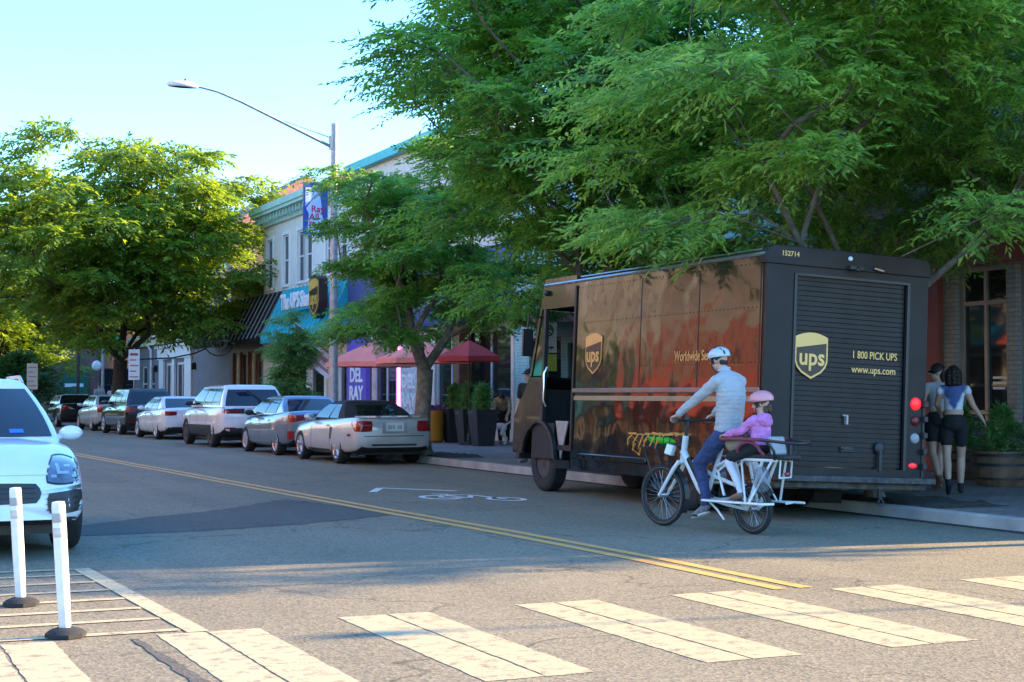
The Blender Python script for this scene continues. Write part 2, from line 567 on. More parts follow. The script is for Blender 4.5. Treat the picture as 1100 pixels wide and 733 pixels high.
# raised blocks: pavement on both sides, rounded at the corner
def block(name, x0, y0, x1, y1, corner, m, z=0.13):
    r = 3.0
    pts = []
    if corner == 'left':      # rounded corner at (x0, y0)
        pts = [(x0 + r - r * math.cos(R(a)), y0 + r - r * math.sin(R(a))) for a in range(0, 91, 10)]
        pts += [(x1, y0), (x1, y1), (x0, y1)]
    else:
        pts = [(x1 - r + r * math.sin(R(a)), y0 + r - r * math.cos(R(a))) for a in range(0, 91, 10)]
        pts += [(x1, y1), (x0, y1), (x0, y0)]
    b = MB(); b.prism(pts, -0.02, z)
    o = b.build(name, m, smooth=False); o['kind'] = 'structure'
    return pts
pr = block('pavement', KX + 0.15, 5.15, 90, 135, 'left', M['pavers'])
block('pavement', -90, 5.15, -0.05, 135, 'right', M['concrete'])
def kerb(path, w=0.15, h=0.137):
    b = MB()
    P = [Vector((x, y, 0)) for x, y in path]
    L = [0]
    n = len(P); vs = []; fs = []
    for i in range(n):
        d = (P[min(i + 1, n - 1)] - P[max(i - 1, 0)]).normalized()
        s = Vector((d.y, -d.x, 0))
        for (off, z) in ((0, -0.02), (0.012, h - 0.02), (0.03, h), (w, h), (w, -0.02)):
            vs.append(P[i] + s * off + Vector((0, 0, z)))
    for i in range(n - 1):
        for j in range(4):
            fs.append((i * 5 + j, i * 5 + j + 1, (i + 1) * 5 + j + 1, (i + 1) * 5 + j))
    b.add(vs, fs)
    o = b.build('kerb', M['concrete'], ang=30); o['kind'] = 'structure'
arc = [(KX + 3.15 - 3.15 * math.cos(R(a)), 8.15 - 3.15 * math.sin(R(a))) for a in range(90, -1, -10)]
kerb([(90, 5.0)] + arc + [(KX, 8.3 + k * 2.5) for k in range(51)])
arc = [(0.10 - 3.15 + 3.15 * math.cos(R(a)), 8.15 - 3.15 * math.sin(R(a))) for a in range(0, 91, 10)]
kerb([(0.10, 135.0)] + arc + [(-90, 5.0)])

# darker repair in the near lane
def rag(poly, amp=.05, step=.18):
    out = []
    for i in range(len(poly)):
        a = Vector(poly[i]); c = Vector(poly[(i + 1) % len(poly)]); n = max(1, int((c - a).length / step))
        for k in range(n):
            q = a + (c - a) * (k / n); out.append((q.x + random.uniform(-amp, amp), q.y + random.uniform(-amp, amp)))
    return out
sheet('asphalt_patch', [rag([(2.2, 17.4), (3.4, 18.6), (4.8, 19.7), (6.1, 21.3), (6.42, 19.6), (6.5, 18.0), (5.1, 17.1), (3.9, 16.75), (2.4, 16.6)])], 0.004, M['patch'])

# zebra stripes: two strips with a thin joint
def stripe(x0, x1, y0, y1, sk=0.0, slanted=0.0):
    xm = (x0 + x1) / 2 + random.uniform(-.03, .03)
    polys = []
    for a, b in ((x0, xm - 0.009), (xm + 0.009, x1)):
        polys.append(rag([(a, y0), (b, y0), (b + sk, y1), (a + sk, y1)], .006, .07))
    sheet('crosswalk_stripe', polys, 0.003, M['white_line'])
random.seed(4)
for k, x in enumerate((-0.55, 0.70, 1.97, 3.22, 4.56, 5.83, 7.13, 8.42, 9.70, 10.95)):
    stripe(x - 0.03, x + 0.62, 7.40 if k != 1 else 7.2, (9.62, 9.66, 9.66, 9.90, 9.98, 10.0, 9.80, 9.85, 9.85, 9.8)[k])

sheet('tar_seam', [rag([(1.80, 7.1), (1.90, 7.1), (1.86, 8.4), (1.80, 9.55), (1.76, 9.55), (1.78, 8.4)], .012, .1)], 0.004, M['patch'])
# hatched no-parking area by the left kerb
def strip(pts, w, z=0.006):
    P = [Vector((x, y, 0)) for x, y in pts]
    out = []
    for i in range(len(P) - 1):
        d = (P[i + 1] - P[i]).normalized(); s = Vector((-d.y, d.x, 0)) * (w / 2)
        out.append([tuple((P[i] + s).xy), tuple((P[i] - s).xy), tuple((P[i + 1] - s).xy), tuple((P[i + 1] + s).xy)])
    return out
hp = strip([(2.07, 13.55), (2.20, 9.66)], 0.14)
for y in (9.80, 10.35, 10.90, 11.45, 12.0, 12.55, 13.1, 13.52):
    hp += strip([(0.2, y + 0.02), (2.0 + (13.5 - y) * 0.03, y)], 0.10)
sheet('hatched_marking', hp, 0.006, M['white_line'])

# double yellow centre line drifting left as the street bends
yl = [(6.86, 9.93), (6.87, 12.1), (6.80, 15.1), (6.65, 18.3), (6.49, 22.0), (6.2, 30.0), (5.85, 38.0), (5.3, 52.0), (4.5, 72.0), (3.4, 100.0)]
yp = []
def polyline_strip(pts, off, w):
    P = [Vector((x, y, 0)) for x, y in pts]
    Lp = []; Rp = []
    for i in range(len(P)):
        d = (P[min(i + 1, len(P) - 1)] - P[max(i - 1, 0)]).normalized(); s = Vector((-d.y, d.x, 0))
        Lp.append((P[i] + s * (off + w / 2)).xy); Rp.append((P[i] + s * (off - w / 2)).xy)
    return [[tuple(Lp[i]), tuple(Rp[i]), tuple(Rp[i + 1]), tuple(Lp[i + 1])] for i in range(len(P) - 1)]
sheet('centre_line', polyline_strip(yl, 0.115, 0.12) + polyline_strip(yl, -0.115, 0.12), 0.005, M['yellow_line'])

# shared-lane bicycle marking
def ring(cx, cy, rx, ry, w, n=22):
    out = []
    for i in range(n):
        a0 = 2 * math.pi * i / n; a1 = 2 * math.pi * (i + 1) / n
        out.append([(cx + (rx) * math.cos(a0), cy + ry * math.sin(a0)), (cx + (rx - w) * math.cos(a0), cy + (ry - w * 1.6) * math.sin(a0)),
                    (cx + (rx - w) * math.cos(a1), cy + (ry - w * 1.6) * math.sin(a1)), (cx + rx * math.cos(a1), cy + ry * math.sin(a1))])
    return out
bm_ = ring(8.20, 20.65, 0.30, 0.46, 0.085) + ring(8.92, 19.95, 0.27, 0.40, 0.075)
bm_ += strip([(8.20, 20.65), (8.45, 21.2), (8.80, 20.95), (8.52, 20.35), (8.45, 21.2)], 0.09)
bm_ += strip([(8.52, 20.35), (8.20, 20.65)], 0.085) + strip([(8.80, 20.95), (8.92, 19.95)], 0.085) + strip([(8.32, 21.35), (8.56, 21.3)], 0.09)
bm_ += strip([(7.70, 22.2), (8.14, 23.1), (8.95, 21.9)], 0.13)
sheet('bicycle_marking', bm_, 0.007, M['worn_line'])
# small leaf litter and grit along the kerb: a worn dirt line
sheet('gutter_dirt', polyline_strip([(KX - 0.12, 8.5 + k * 3) for k in range(40)], 0.0, 0.16), 0.004, M['soil'])

# tree pit beside the truck
def pit(x0, y0, x1, y1, seed):
    rnd = random.Random(seed)
    nx, ny = 10, 16
    b = MB()
    hs = [[(0.0 if i in (0, nx) or j in (0, ny) else rnd.uniform(0.01, 0.06)) for i in range(nx + 1)] for j in range(ny + 1)]
    b.grid(lambda u, v: (lerp(x0, x1, u), lerp(y0, y1, v), 0.134 + hs[round(v * ny)][round(u * nx)]), nx, ny)
    o = b.build('tree_pit', M['soil']); o['kind'] = 'structure'
pit(12.12, 14.6, 13.25, 17.7, 1)
pit(12.12, 22.8, 13.2, 25.4, 2)
pit(12.12, 30.3, 13.1, 32.9, 3)

# ------------------------------------------------------------------ trees
def np_mesh(name, verts, quads, m, parent):
    me = bpy.data.meshes.new(name)
    nv = len(verts); nf = len(quads)
    me.vertices.add(nv); me.vertices.foreach_set('co', verts.astype(np.float32).ravel())
    me.loops.add(nf * 4); me.loops.foreach_set('vertex_index', quads.astype(np.int32).ravel())
    me.polygons.add(nf)
    me.polygons.foreach_set('loop_start', np.arange(0, nf * 4, 4, dtype=np.int32))
    me.polygons.foreach_set('loop_total', np.full(nf, 4, dtype=np.int32))
    me.materials.append(m)
    me.update(calc_edges=True)
    o = bpy.data.objects.new(name, me)
    COL.objects.link(o)
    if parent is not None: o.parent = parent
    return o

def unit(a): return a / np.maximum(np.linalg.norm(a, axis=-1, keepdims=True), 1e-9)

def leaf_cloud(rng, O, D, ln, K, LL, LW, droop=0.25, spread=0.8):
    """sprays: origins O, directions D, lengths ln; K leaves each -> verts, quads"""
    S = len(O)
    up = np.array([0, 0, 1.0])
    N0 = unit(up + rng.normal(0, 0.22, (S, 3)))
    Sd = unit(np.cross(D, N0)); N = np.cross(Sd, D)
    k = np.arange(K)
    t = (k + 0.6) / K
    side = np.where(k % 2 == 0, 1.0, -1.0)
    base = O[:, None, :] + D[:, None, :] * (ln[:, None] * t)[..., None]
    base[..., 2] -= (t ** 2)[None, :] * ln[:, None] * droop
    ld = D[:, None, :] * 0.6 + Sd[:, None, :] * (side * spread)[None, :, None] + rng.normal(0, 0.22, (S, K, 3))
    ld[..., 2] -= 0.22
    ld[:, -1, :] = D + rng.normal(0, 0.1, (S, 3))
    ld = unit(ld)
    nn = unit(N[:, None, :] + rng.normal(0, 0.30, (S, K, 3)))
    lw = unit(np.cross(ld, nn)); nn = np.cross(lw, ld)
    L = LL * rng.uniform(0.45, 1.40, (S, K, 1)); W = LW * rng.uniform(0.7, 1.2, (S, K, 1))
    v0 = base
    v1 = base + ld * L * 0.45 + lw * W * 0.5 + nn * W * 0.14
    v2 = base + ld * L - nn * L * 0.12
    v3 = base + ld * L * 0.45 - lw * W * 0.5 + nn * W * 0.14
    V = np.stack([v0, v1, v2, v3], axis=2).reshape(-1, 3)
    Q = np.arange(len(V)).reshape(-1, 4)
    return V, Q

def tree(label, loc, th, tr, crown, ncl, clr, S, K, leaf, seed, leafm, barkm, group=None, cat='tree', name='street_tree',
         vase=0.55, lean=(0, 0), spray=0.55, flat=0.5, inner=2.3, limbs=True, cut=-0.75, kpipe=0.017):
    rng = np.random.default_rng(seed)
    root = empty(name, loc)
    tag(root, label, cat, group)
    cz, rx, ry, rz = crown
    ctr = np.array([lean[0], lean[1], cz])
    C = []
    tries = 0
    while len(C) < ncl and tries < 20000:
        tries += 1
        d = unit(rng.normal(0, 1, 3))
        if d[2] < cut: continue
        r = rng.uniform(0, 1) ** (1 / inner)
        wob = 1 + 0.18 * math.sin(3 * math.atan2(d[1], d[0]) + seed) + 0.10 * math.sin(7 * math.atan2(d[1], d[0]) + 2 * seed + 4 * d[2])
        w = 1.0
        if d[2] < 0: w = 1.0 - vase * (d[2] * d[2])          # narrower towards the fork
        p = ctr + d * r * wob * np.array([rx * w, ry * w, rz])
        if all(np.linalg.norm(p - q) > clr * 0.72 for q in C):
            C.append(p)
    C = np.array(C)
    # limbs: every clump hangs on the nearest node nearer the fork
    top = np.array([lean[0] * 0.15, lean[1] * 0.15, th])
    nodes = [np.zeros(3), np.array([lean[0] * .05, lean[1] * .05, th * 0.5]), top]
    par = [-1, 0, 1]
    load = [0.0, 0.0, 0.0]
    order = np.argsort(np.linalg.norm((C - top) * np.array([1, 1, 0.8]), axis=1))
    tips = []
    for ci in order:
        c = C[ci]
        A = np.array(nodes[2:])
        dc = np.linalg.norm(A - c, axis=1)
        dt = np.linalg.norm(A - top, axis=1)
        cost = dc + 0.35 * dt
        cost = cost + np.where(A[:, 2] > c[2] + 0.2, 1.5, 0)
        j = int(np.argmin(cost)) + 2
        a = nodes[j]
        n = 2 if dc[j - 2] > 1.2 else 1
        prev = j
        for q in range(1, n + 1):
            f = q / n
            p = a + (c - a) * f
            if q < n:
                p = p + rng.normal(0, 0.09, 3) * np.linalg.norm(c - a) + np.array([0, 0, 0.10 * np.linalg.norm(c - a)])
            nodes.append(p); par.append(prev); load.append(0.0); prev = len(nodes) - 1
        tips.append(prev)
    for t_ in tips: load[t_] += 1.0
    for i in range(len(nodes) - 1, 0, -1): load[par[i]] += load[i]
    scale_r = tr / math.sqrt(load[0])
    b = MB()
    hgt = th
    for i in range(1, len(nodes)):
        if i == 1: continue
        p = par[i]
        if i == 2:
            zs = [0, 0.06, 0.18, 0.5, 0.8, 1.0]
            pts = [np.array([top[0] * z, top[1] * z, top[2] * z]) + np.array([math.sin(z * 5 + seed) * .03, math.cos(z * 4 + seed) * .03, 0]) * (1 if z > 0 else 0) for z in zs]
            b.tube([tuple(x) for x in pts], [tr * 1.75, tr * 1.38, tr * 1.16, tr * 1.02, tr * 0.98, tr * 1.05], 14)
            continue
        r0 = max(0.012, scale_r * math.sqrt(load[i]) * 1.06); r1 = max(0.009, scale_r * math.sqrt(load[i]) * 0.86)
        if not limbs and r1 < 0.02: continue
        b.tube([tuple(nodes[p]), tuple(nodes[i])], [r0, r1], 7)
    # sprays
    per = max(1, S // len(C))
    n = per * len(C)
    ci = np.repeat(np.arange(len(C)), per)
    off = unit(rng.normal(0, 1, (n, 3)))
    rad = rng.uniform(0.15, 1, (n, 1)) ** (1 / 2.2)
    size = rng.uniform(0.75, 1.25, len(C))[ci][:, None]
    O = C[ci] + off * rad * np.array([clr, clr, clr * flat]) * size
    ax = O - np.array([lean[0], lean[1], 0]); ax[:, 2] = 0
    D = unit(ax) * 0.75 + off * np.array([0.7, 0.7, 0.35]) + rng.normal(0, 0.35, (n, 3))
    D[:, 2] = D[:, 2] * 0.6 - 0.05
    D = unit(D)
    ln = spray * rng.uniform(0.6, 1.25, n)
    O = O - D * (ln * 0.5)[:, None]
    V, Q = leaf_cloud(rng, O, D, ln, K, leaf[0], leaf[1])
    # twigs of the sprays belong to the trunk mesh (thin strips, every third one)
    for i in range(0, n, 3):
        e = O[i] + D[i] * ln[i] * 0.8 - np.array([0, 0, ln[i] * 0.16])
        s_ = C[ci[i]] * 0.35 + O[i] * 0.65
        b.tube([tuple(s_), tuple(O[i]), tuple(e)], [0.009, 0.006, 0.003], 3, cap=False)
    b.build('trunk', barkm, root, recalc=False)
    np_mesh('crown', V, Q, leafm, root)
    return root

SCALE_LEAF = 1.0
tree('tall leafy street tree with pale trunk in the soil pit behind the delivery truck tail', (12.5, 16.25, 0.13), 2.2, 0.085,
     (5.9, 3.9, 4.0, 3.7), 125, 0.90, 7600, 17, (0.140, 0.050), 11, M['leaf_near'], M['bark'], 'street trees along the right pavement', vase=-0.12, cut=-0.80, lean=(0.5, 0.4), spray=0.75, flat=.32)
tree('largest broad green street tree rising behind the front of the delivery truck', (12.6, 24.2, 0.13), 2.4, 0.18,
     (6.5, 3.6, 3.9, 4.1), 130, 1.0, 10000, 17, (0.135, 0.054), 23, M['leaf'], M['bark'], 'street trees along the right pavement', vase=0.08, cut=-0.86, spray=0.75, flat=.32)
tree('small open street tree on the pavement behind the silver convertible', (12.14, 31.7, 0.13), 1.9, 0.175,
     (4.40, 2.5, 2.6, 2.5), 72, 0.66, 5200, 14, (0.115, 0.048), 35, M['leaf'], M['bark_pale'], 'street trees along the right pavement', vase=0.0, cut=-0.84, spray=0.55, flat=.36, lean=(.25, -.15))
tree('wide sunlit street tree spreading over the far parked cars', (12.4, 71.0, 0.13), 2.9, 0.30,
     (7.5, 6.7, 6.7, 5.3), 165, 1.45, 8200, 13, (0.28, 0.13), 47, M['leaf_far'], M['bark_dark'], 'street trees along the right pavement', vase=0.55, cut=-0.72, spray=1.1, flat=.34, lean=(.6, -.3))
tree('dark tree at the far end of the street left of the brick building', (9.4, 97.0, 0.0), 3.0, 0.30,
     (7.6, 5.6, 5.6, 6.4), 110, 1.5, 3600, 12, (0.30, 0.13), 59, M['leaf_far'], M['bark_dark'], 'trees at the far end', cut=-0.85, spray=1.0)
tree('low dark tree beside the far pavement under the taller trees', (9.8, 103.0, 0.0), 1.6, 0.18,
     (4.6, 4.4, 4.4, 3.2), 70, 1.2, 2400, 12, (0.28, 0.12), 61, M['leaf_dark'], M['bark_dark'], 'trees at the far end', cut=-0.85, spray=0.9)
tree('small dense conical young tree in front of the teal awning', (13.6, 47.0, 0.13), 0.7, 0.07,
     (2.25, 0.80, 0.80, 1.65), 60, 0.34, 1900, 12, (0.105, 0.040), 73, M['leaf_conifer'], M['bark'], None, name='young_tree', vase=0.1, cut=-1.0, spray=0.4, inner=2.0)

# wooded rise closing the far end of the street
rng = np.random.default_rng(5)
n = 5200
cx = rng.uniform(-40, 45, n); cy = rng.uniform(140, 165, n)
hh = 7 + 3.0 * np.sin(cx * 0.35) + 2.0 * np.sin(cx * 0.9 + 1)
O = np.stack([cx, cy, rng.uniform(0.0, 1.0, n) ** 0.7 * hh], 1)
D = unit(rng.normal(0, 1, (n, 3)) * np.array([1, 1, 0.4]) + np.array([0, -0.4, 0]))
V, Q = leaf_cloud(rng, O, D, np.full(n, 2.0), 9, 0.9, 0.5)
tag(np_mesh('woods', V, Q, M['leaf_dark'], None), 'dark wood closing the far end of the street', 'woods', kind='stuff')
# ------------------------------------------------------------------ buildings
def wall(root, w, h, ops, m, D, th=0.28, name='wall', y0=0.0):
    xs = sorted({0.0, w, *[o[0] for o in ops], *[o[2] for o in ops]})
    zs = sorted({0.0, h, *[o[1] for o in ops], *[o[3] for o in ops]})
    def hole(x, z): return any(o[0] < x < o[2] and o[1] < z < o[3] for o in ops)
    b = MB()
    for i in range(len(xs) - 1):
        for j in range(len(zs) - 1):
            if hole((xs[i] + xs[i + 1]) / 2, (zs[j] + zs[j + 1]) / 2): continue
            b.add([(xs[i], y0, zs[j]), (xs[i + 1], y0, zs[j]), (xs[i + 1], y0, zs[j + 1]), (xs[i], y0, zs[j + 1])], [(0, 1, 2, 3)])
    for (x0, z0, x1, z1) in ops:
        b.add([(x0, y0, z0), (x1, y0, z0), (x1, y0, z1), (x0, y0, z1), (x0, y0 + th, z0), (x1, y0 + th, z0), (x1, y0 + th, z1), (x0, y0 + th, z1)],
              [(0, 4, 5, 1), (1, 5, 6, 2), (2, 6, 7, 3), (3, 7, 4, 0)])
    b.add([(0, y0, 0), (w, y0, 0), (w, y0, h), (0, y0, h), (0, D, 0), (w, D, 0), (w, D, h), (0, D, h)],
          [(0, 3, 7, 4), (1, 5, 6, 2), (3, 2, 6, 7), (4, 7, 6, 5)])
    return b.build(name, m, root, smooth=False, recalc=False)

def win(root, o, fm, gm, nx=1, nz=1, fw=0.06, dep=0.12, name='window', y0=0.0, sill=None, xs=None, zs=None, inset=0.05):
    """window: frame with glazing bars, its pane as a child"""
    x0, z0, x1, z1 = o
    b = MB()
    d = y0 + dep
    b.b2((x0, d - 0.05, z0), (x0 + fw, d + 0.05, z1)); b.b2((x1 - fw, d - 0.05, z0), (x1, d + 0.05, z1))
    b.b2((x0 + fw, d - 0.05, z0), (x1 - fw, d + 0.05, z0 + fw)); b.b2((x0 + fw, d - 0.05, z1 - fw), (x1 - fw, d + 0.05, z1))
    vx = xs if xs is not None else [lerp(x0, x1, k / nx) for k in range(1, nx)]
    vz = zs if zs is not None else [lerp(z0, z1, k / nz) for k in range(1, nz)]
    for x in vx: b.b2((x - fw * .4, d - 0.04, z0 + fw), (x + fw * .4, d + 0.04, z1 - fw))
    for z in vz: b.b2((x0 + fw, d - 0.037, z - fw * .4), (x1 - fw, d + 0.043, z + fw * .4))
    if sill: b.b2((x0 - 0.06, y0 - 0.08, z0 - 0.08), (x1 + 0.06, y0 + 0.06, z0 - 0.002))
    f = b.build(name, fm, root, smooth=False)
    p = MB(); p.b2((x0 + fw * .5, d + 0.0, z0 + fw * .5), (x1 - fw * .5, d + 0.02, z1 - fw * .5))
    p.build('pane', gm, f, smooth=False)
    return f

def bar(root, name, lo, hi, m, bevel=0.0):
    b = MB(); b.b2(lo, hi)
    return b.build(name, m, root, smooth=bool(bevel), bevel=bevel)

def building(label, xf, yfar, cat='building', name='shop_building', rot=-90, z=0.13):
    r = empty(name, (xf, yfar, z), R(rot))
    return tag(r, label, cat)

XF = 18.0
m_taupe = brick_mat('taupe_brick', (0.30, 0.265, 0.23), (0.36, 0.32, 0.28), (0.22, 0.20, 0.18), 0.24, 0.08)
m_redbrick = brick_mat('red_brick', (0.25, 0.085, 0.055), (0.34, 0.125, 0.08), (0.28, 0.23, 0.20))
m_darkbrick = brick_mat('brown_brick', (0.17, 0.075, 0.055), (0.23, 0.105, 0.07), (0.20, 0.17, 0.15))
m_redstone = mat('red_painted_stone', (0.25, 0.06, 0.04), 0.6, scale=2)
m_mint = brick_mat('mint_painted_brick', (0.34, 0.62, 0.58), (0.40, 0.68, 0.64), (0.28, 0.52, 0.49), 0.22, 0.09, bump=0.9)
m_bluewall = mat('blue_painted_wall', (0.042, 0.065, 0.185), 0.55, scale=1.5)
m_purple = mat('violet_painted_wall', (0.105, 0.085, 0.46), 0.55, scale=1.5)
m_cream = siding_mat('cream_clapboard', (0.68, 0.63, 0.52))
m_creamwall = mat('cream_stucco', (0.66, 0.60, 0.50), 0.8, bump=0.2)
m_bluesiding = siding_mat('pale_blue_clapboard', (0.48, 0.58, 0.68))
m_greywall = mat('grey_painted_wall', (0.17, 0.175, 0.20), 0.7, scale=2, bump=0.15, bscale=80)
m_whitetrim = mat('white_trim', (0.74, 0.74, 0.70), 0.5, var=0.05)
m_creamtrim = mat('cream_trim', (0.66, 0.62, 0.46), 0.5, var=0.05)
m_mintrim = mat('mint_trim', (0.36, 0.55, 0.46), 0.5, var=0.08)
m_teal = mat('teal_awning', (0.006, 0.34, 0.40), 0.6, var=0.10, scale=3)
m_blackaw = mat('black_awning_metal', (0.016, 0.014, 0.013), 0.75, var=0.2, spec=0.15)
m_seam = mat('pale_awning_seam', (0.20, 0.20, 0.20), 0.5)
m_mauve = mat('mauve_awning', (0.25, 0.13, 0.13), 0.7, var=0.12)
m_brownwood = mat('stained_wood', (0.15, 0.065, 0.032), 0.45, var=0.3, scale=6)
m_alum = mat('bronze_aluminium', (0.34, 0.31, 0.27), 0.45, 0.3)
m_darkframe = mat('dark_window_frame', (0.03, 0.032, 0.036), 0.4)
m_greenpaint = mat('deep_green_paint', (0.012, 0.11, 0.075), 0.5)
m_gold = mat('gold_paint', (0.66, 0.46, 0.10), 0.4, 0.25, var=0.06)
m_blackbox = mat('dark_brown_paint', (0.030, 0.018, 0.012), 0.4)
m_white_letter = mat('white_letter', (0.8, 0.8, 0.78), 0.4, var=0.02)
m_warm_glow = mat('lit_interior_glass', (0.25, 0.17, 0.06), 0.1, var=0.7, scale=1.6, emit=(1.0, 0.66, 0.25), estr=0.25)
m_lit_pane = mat('tan_lit_pane', (0.50, 0.40, 0.22), 0.7, var=0.3, scale=3)  # tan colour stands in for the light in the yellowish shop panes
m_neon = mat('pink_neon', (0.9, 0.2, 0.7), 0.3, emit=(1.0, 0.12, 0.72), estr=2.2)
m_redroof = mat('brown_tile_roof', (0.30, 0.13, 0.085), 0.8, var=0.25, scale=3, bump=0.5, bscale=12)

def awning(root, x0, x1, ztop, zbot, out, m, pitch=0.32, y0=-0.01, sm=None, name='awning'):
    """sloped metal awning with raised standing seams; hollow beneath"""
    b = MB()
    t = 0.04
    b.add([(x0, y0, ztop), (x1, y0, ztop), (x1, -out, zbot), (x0, -out, zbot),
           (x0, y0, ztop - t * 2), (x1, y0, ztop - t * 2), (x1, -out + 0.02, zbot - t), (x0, -out + 0.02, zbot - t)],
          [(0, 3, 2, 1), (4, 5, 6, 7), (0, 1, 5, 4), (1, 2, 6, 5), (2, 3, 7, 6), (3, 0, 4, 7)])
    # gable cheeks
    for x in (x0, x1):
        s = 0.02 if x == x0 else -0.02
        b.add([(x, y0, ztop - .09), (x, -out + .03, zbot - .05), (x, y0, zbot - .05), (x + s, y0, ztop - .09), (x + s, -out + .03, zbot - .05), (x + s, y0, zbot - .05)],
              [(0, 1, 2), (3, 5, 4), (0, 3, 4, 1), (1, 4, 5, 2), (2, 5, 3, 0)])
    b.b2((x0, -out - 0.015, zbot - 0.16), (x1, -out + 0.015, zbot - 0.0))
    o = b.build(name, m, root, smooth=False)
    s = MB()
    n = int((x1 - x0) / pitch)
    d = Vector((0, -out - y0, zbot - ztop))
    L = d.length
    ang = math.atan2(d.z, d.y)
    for k in range(n + 1):
        x = lerp(x0 + .02, x1 - .02, k / n)
        s.box((x, (y0 - out) / 2, (ztop + zbot) / 2 + 0.02), (0.055, L, 0.07), 0, Matrix.Rotation(ang, 4, 'X'))
    s.build('seam', sm or m, o, smooth=False)
    return o

# corner building: pale brick over a dark shopfront with red lintel
r = building('tall pale brick corner building with red lintel band above a dark shopfront', XF, 25.0, name='corner_building')
ops = [(0.4, .36, 3.0, 3.55), (3.85, .36, 5.12, 3.55), (5.35, .36, 8.5, 3.55), (8.9, .36, 13.1, 3.55)]
upx = (0.7, 3.0, 5.6, 8.2, 10.9)
ops += [(x, 5.0, x + 1.7, 7.2) for x in upx] + [(x, 8.7, x + 1.7, 10.9) for x in upx]
wall(r, 13.6, 13.2, ops, m_taupe, 16)
for o in ops[:4]:
    win(r, o, m_alum, M['glass_shop'], 2, 1, 0.09, 0.16, zs=[1.05, 2.92], xs=[(o[0] + o[2]) / 2])
for o in ops[4:]:
    win(r, o, m_darkframe, M['glass_shop'], 2, 2, 0.06, 0.14, sill=True)
bar(r, 'lintel_band', (-0.02, -0.10, 3.56), (13.62, 0.0, 4.25), m_redstone)
bar(r, 'ledge', (-0.02, -0.22, 4.252), (13.62, 0.0, 4.36), m_redstone)
for x in (3.2, 8.52):
    bar(r, 'column', (x, -0.14, 0), (x + 0.36, 0.0, 3.55), m_redstone, 0.02)
for x in upx:
    for z in (7.2, 10.9):
        bar(r, 'window_lintel', (x - 0.15, -0.05, z + .005), (x + 1.85, 0.02, z + 0.34), m_redstone)
for z in (4.62, 8.15, 11.8):
    bar(r, 'brick_course', (-0.01, -0.03, z), (13.61, 0.02, z + 0.16), m_redbrick)
bar(r, 'parapet', (-0.15, -0.2, 13.2), (13.75, 0.3, 13.5), m_redstone)
b = MB()
b.tube([(3.0, -0.62, 4.75), (7.5, -0.62, 4.75)], 0.025); b.tube([(3.0, -0.62, 5.1), (7.5, -0.62, 5.1)], 0.025)
for k in range(16): b.tube([(3.0 + k * .3, -0.62, 4.36), (3.0 + k * .3, -0.62, 5.4)], 0.014, 6)
b.tube([(3.0, -0.62, 5.4), (7.5, -0.62, 5.4)], 0.03)
b.b2((2.9, -0.66, 4.30), (7.6, -0.22, 4.36))
b.build('balcony_rail', M['black_paint'], r)
b = MB()
for k, wd in enumerate((0.5, 0.42, 0.36)):
    b.b2((4.62, 0.146, 1.62 - k * .09), (4.62 + wd * .8, 0.152, 1.66 - k * .09))
b.build('door_decal', m_white_letter, r, smooth=False)

# mint shop
r = building('mint painted brick shop with a mauve awning, half hidden by the truck', XF, 39.7)
ops = [(1.0, .45, 3.0, 2.9), (3.4, .1, 4.5, 2.7), (5.0, .45, 8.0, 2.9), (8.5, .45, 13.6, 2.9)] + [(x, 5.2, x + 1.2, 7.1) for x in (1.5, 4.5, 7.5, 10, 12.6)]
wall(r, 14.65, 8.5, ops, m_mint, 14)
for o in ops: win(r, o, m_darkframe, M['glass_shop'], 1, 2 if o[1] > 4 else 1, 0.07, 0.14)
b = MB()
b.add([(1.3, 0, 4.3), (11.9, 0, 4.3), (11.9, -1.35, 3.42), (1.3, -1.35, 3.42), (1.3, -1.35, 3.12), (11.9, -1.35, 3.12), (1.3, 0, 4.24), (11.9, 0, 4.24), (11.9, -1.32, 3.38), (1.3, -1.32, 3.38), (11.9, -1.32, 3.12), (1.3, -1.32, 3.12)],
      [(0, 3, 2, 1), (3, 4, 5, 2), (6, 7, 8, 9), (9, 8, 10, 11), (4, 11, 10, 5), (0, 6, 9, 3), (3, 9, 11, 4), (1, 2, 8, 7), (2, 5, 10, 8)])
b.build('awning', m_mauve, r, smooth=False)
bar(r, 'cornice', (-0.05, -0.25, 8.3), (14.64, 0.1, 8.65), m_mintrim)

# cafe with blue fascia, violet pier with lettering, neon and glazed front
r = building('blue and violet cafe building behind the red parasols', XF, 54.4, name='cafe_building')
W = 14.65
ops = [(2.45, .3, 4.9, 3.3), (5.75, .25, 8.2, 3.3), (8.5, .25, 10.9, 3.3), (11.15, .25, 14.45, 3.3)] + [(x, 6.3, x + 1.1, 8.2) for x in (1.2, 4.0, 6.8, 9.6, 12.4)]
wall(r, W, 9.5, ops, m_creamwall, 14)
m_paleblue = mat('pale_blue_frame', (0.45, 0.58, 0.64), 0.5)
for o in ops[:4]: win(r, o, m_paleblue, M['glass_shop'], 2, 1, 0.09, 0.15)
for o in ops[4:]: win(r, o, m_whitetrim, M['glass_shop'], 1, 2, 0.07, 0.12, sill=True)
bar(r, 'fascia', (-0.02, -0.12, 3.5), (W + .02, 0.0, 5.7), m_bluewall)
o = bar(r, 'pier', (0.0, -0.16, 0.0), (2.2, 0.0, 3.48), m_purple)
text('DEL', 0.72, at(1.1, -0.165, 2.02) @ FRONT, m_white_letter, o, depth=0.02, bold=0.02, squeeze=1.15)
text('RAY', 0.72, at(1.1, -0.165, 1.36) @ FRONT, m_white_letter, o, depth=0.02, bold=0.02, squeeze=1.15)
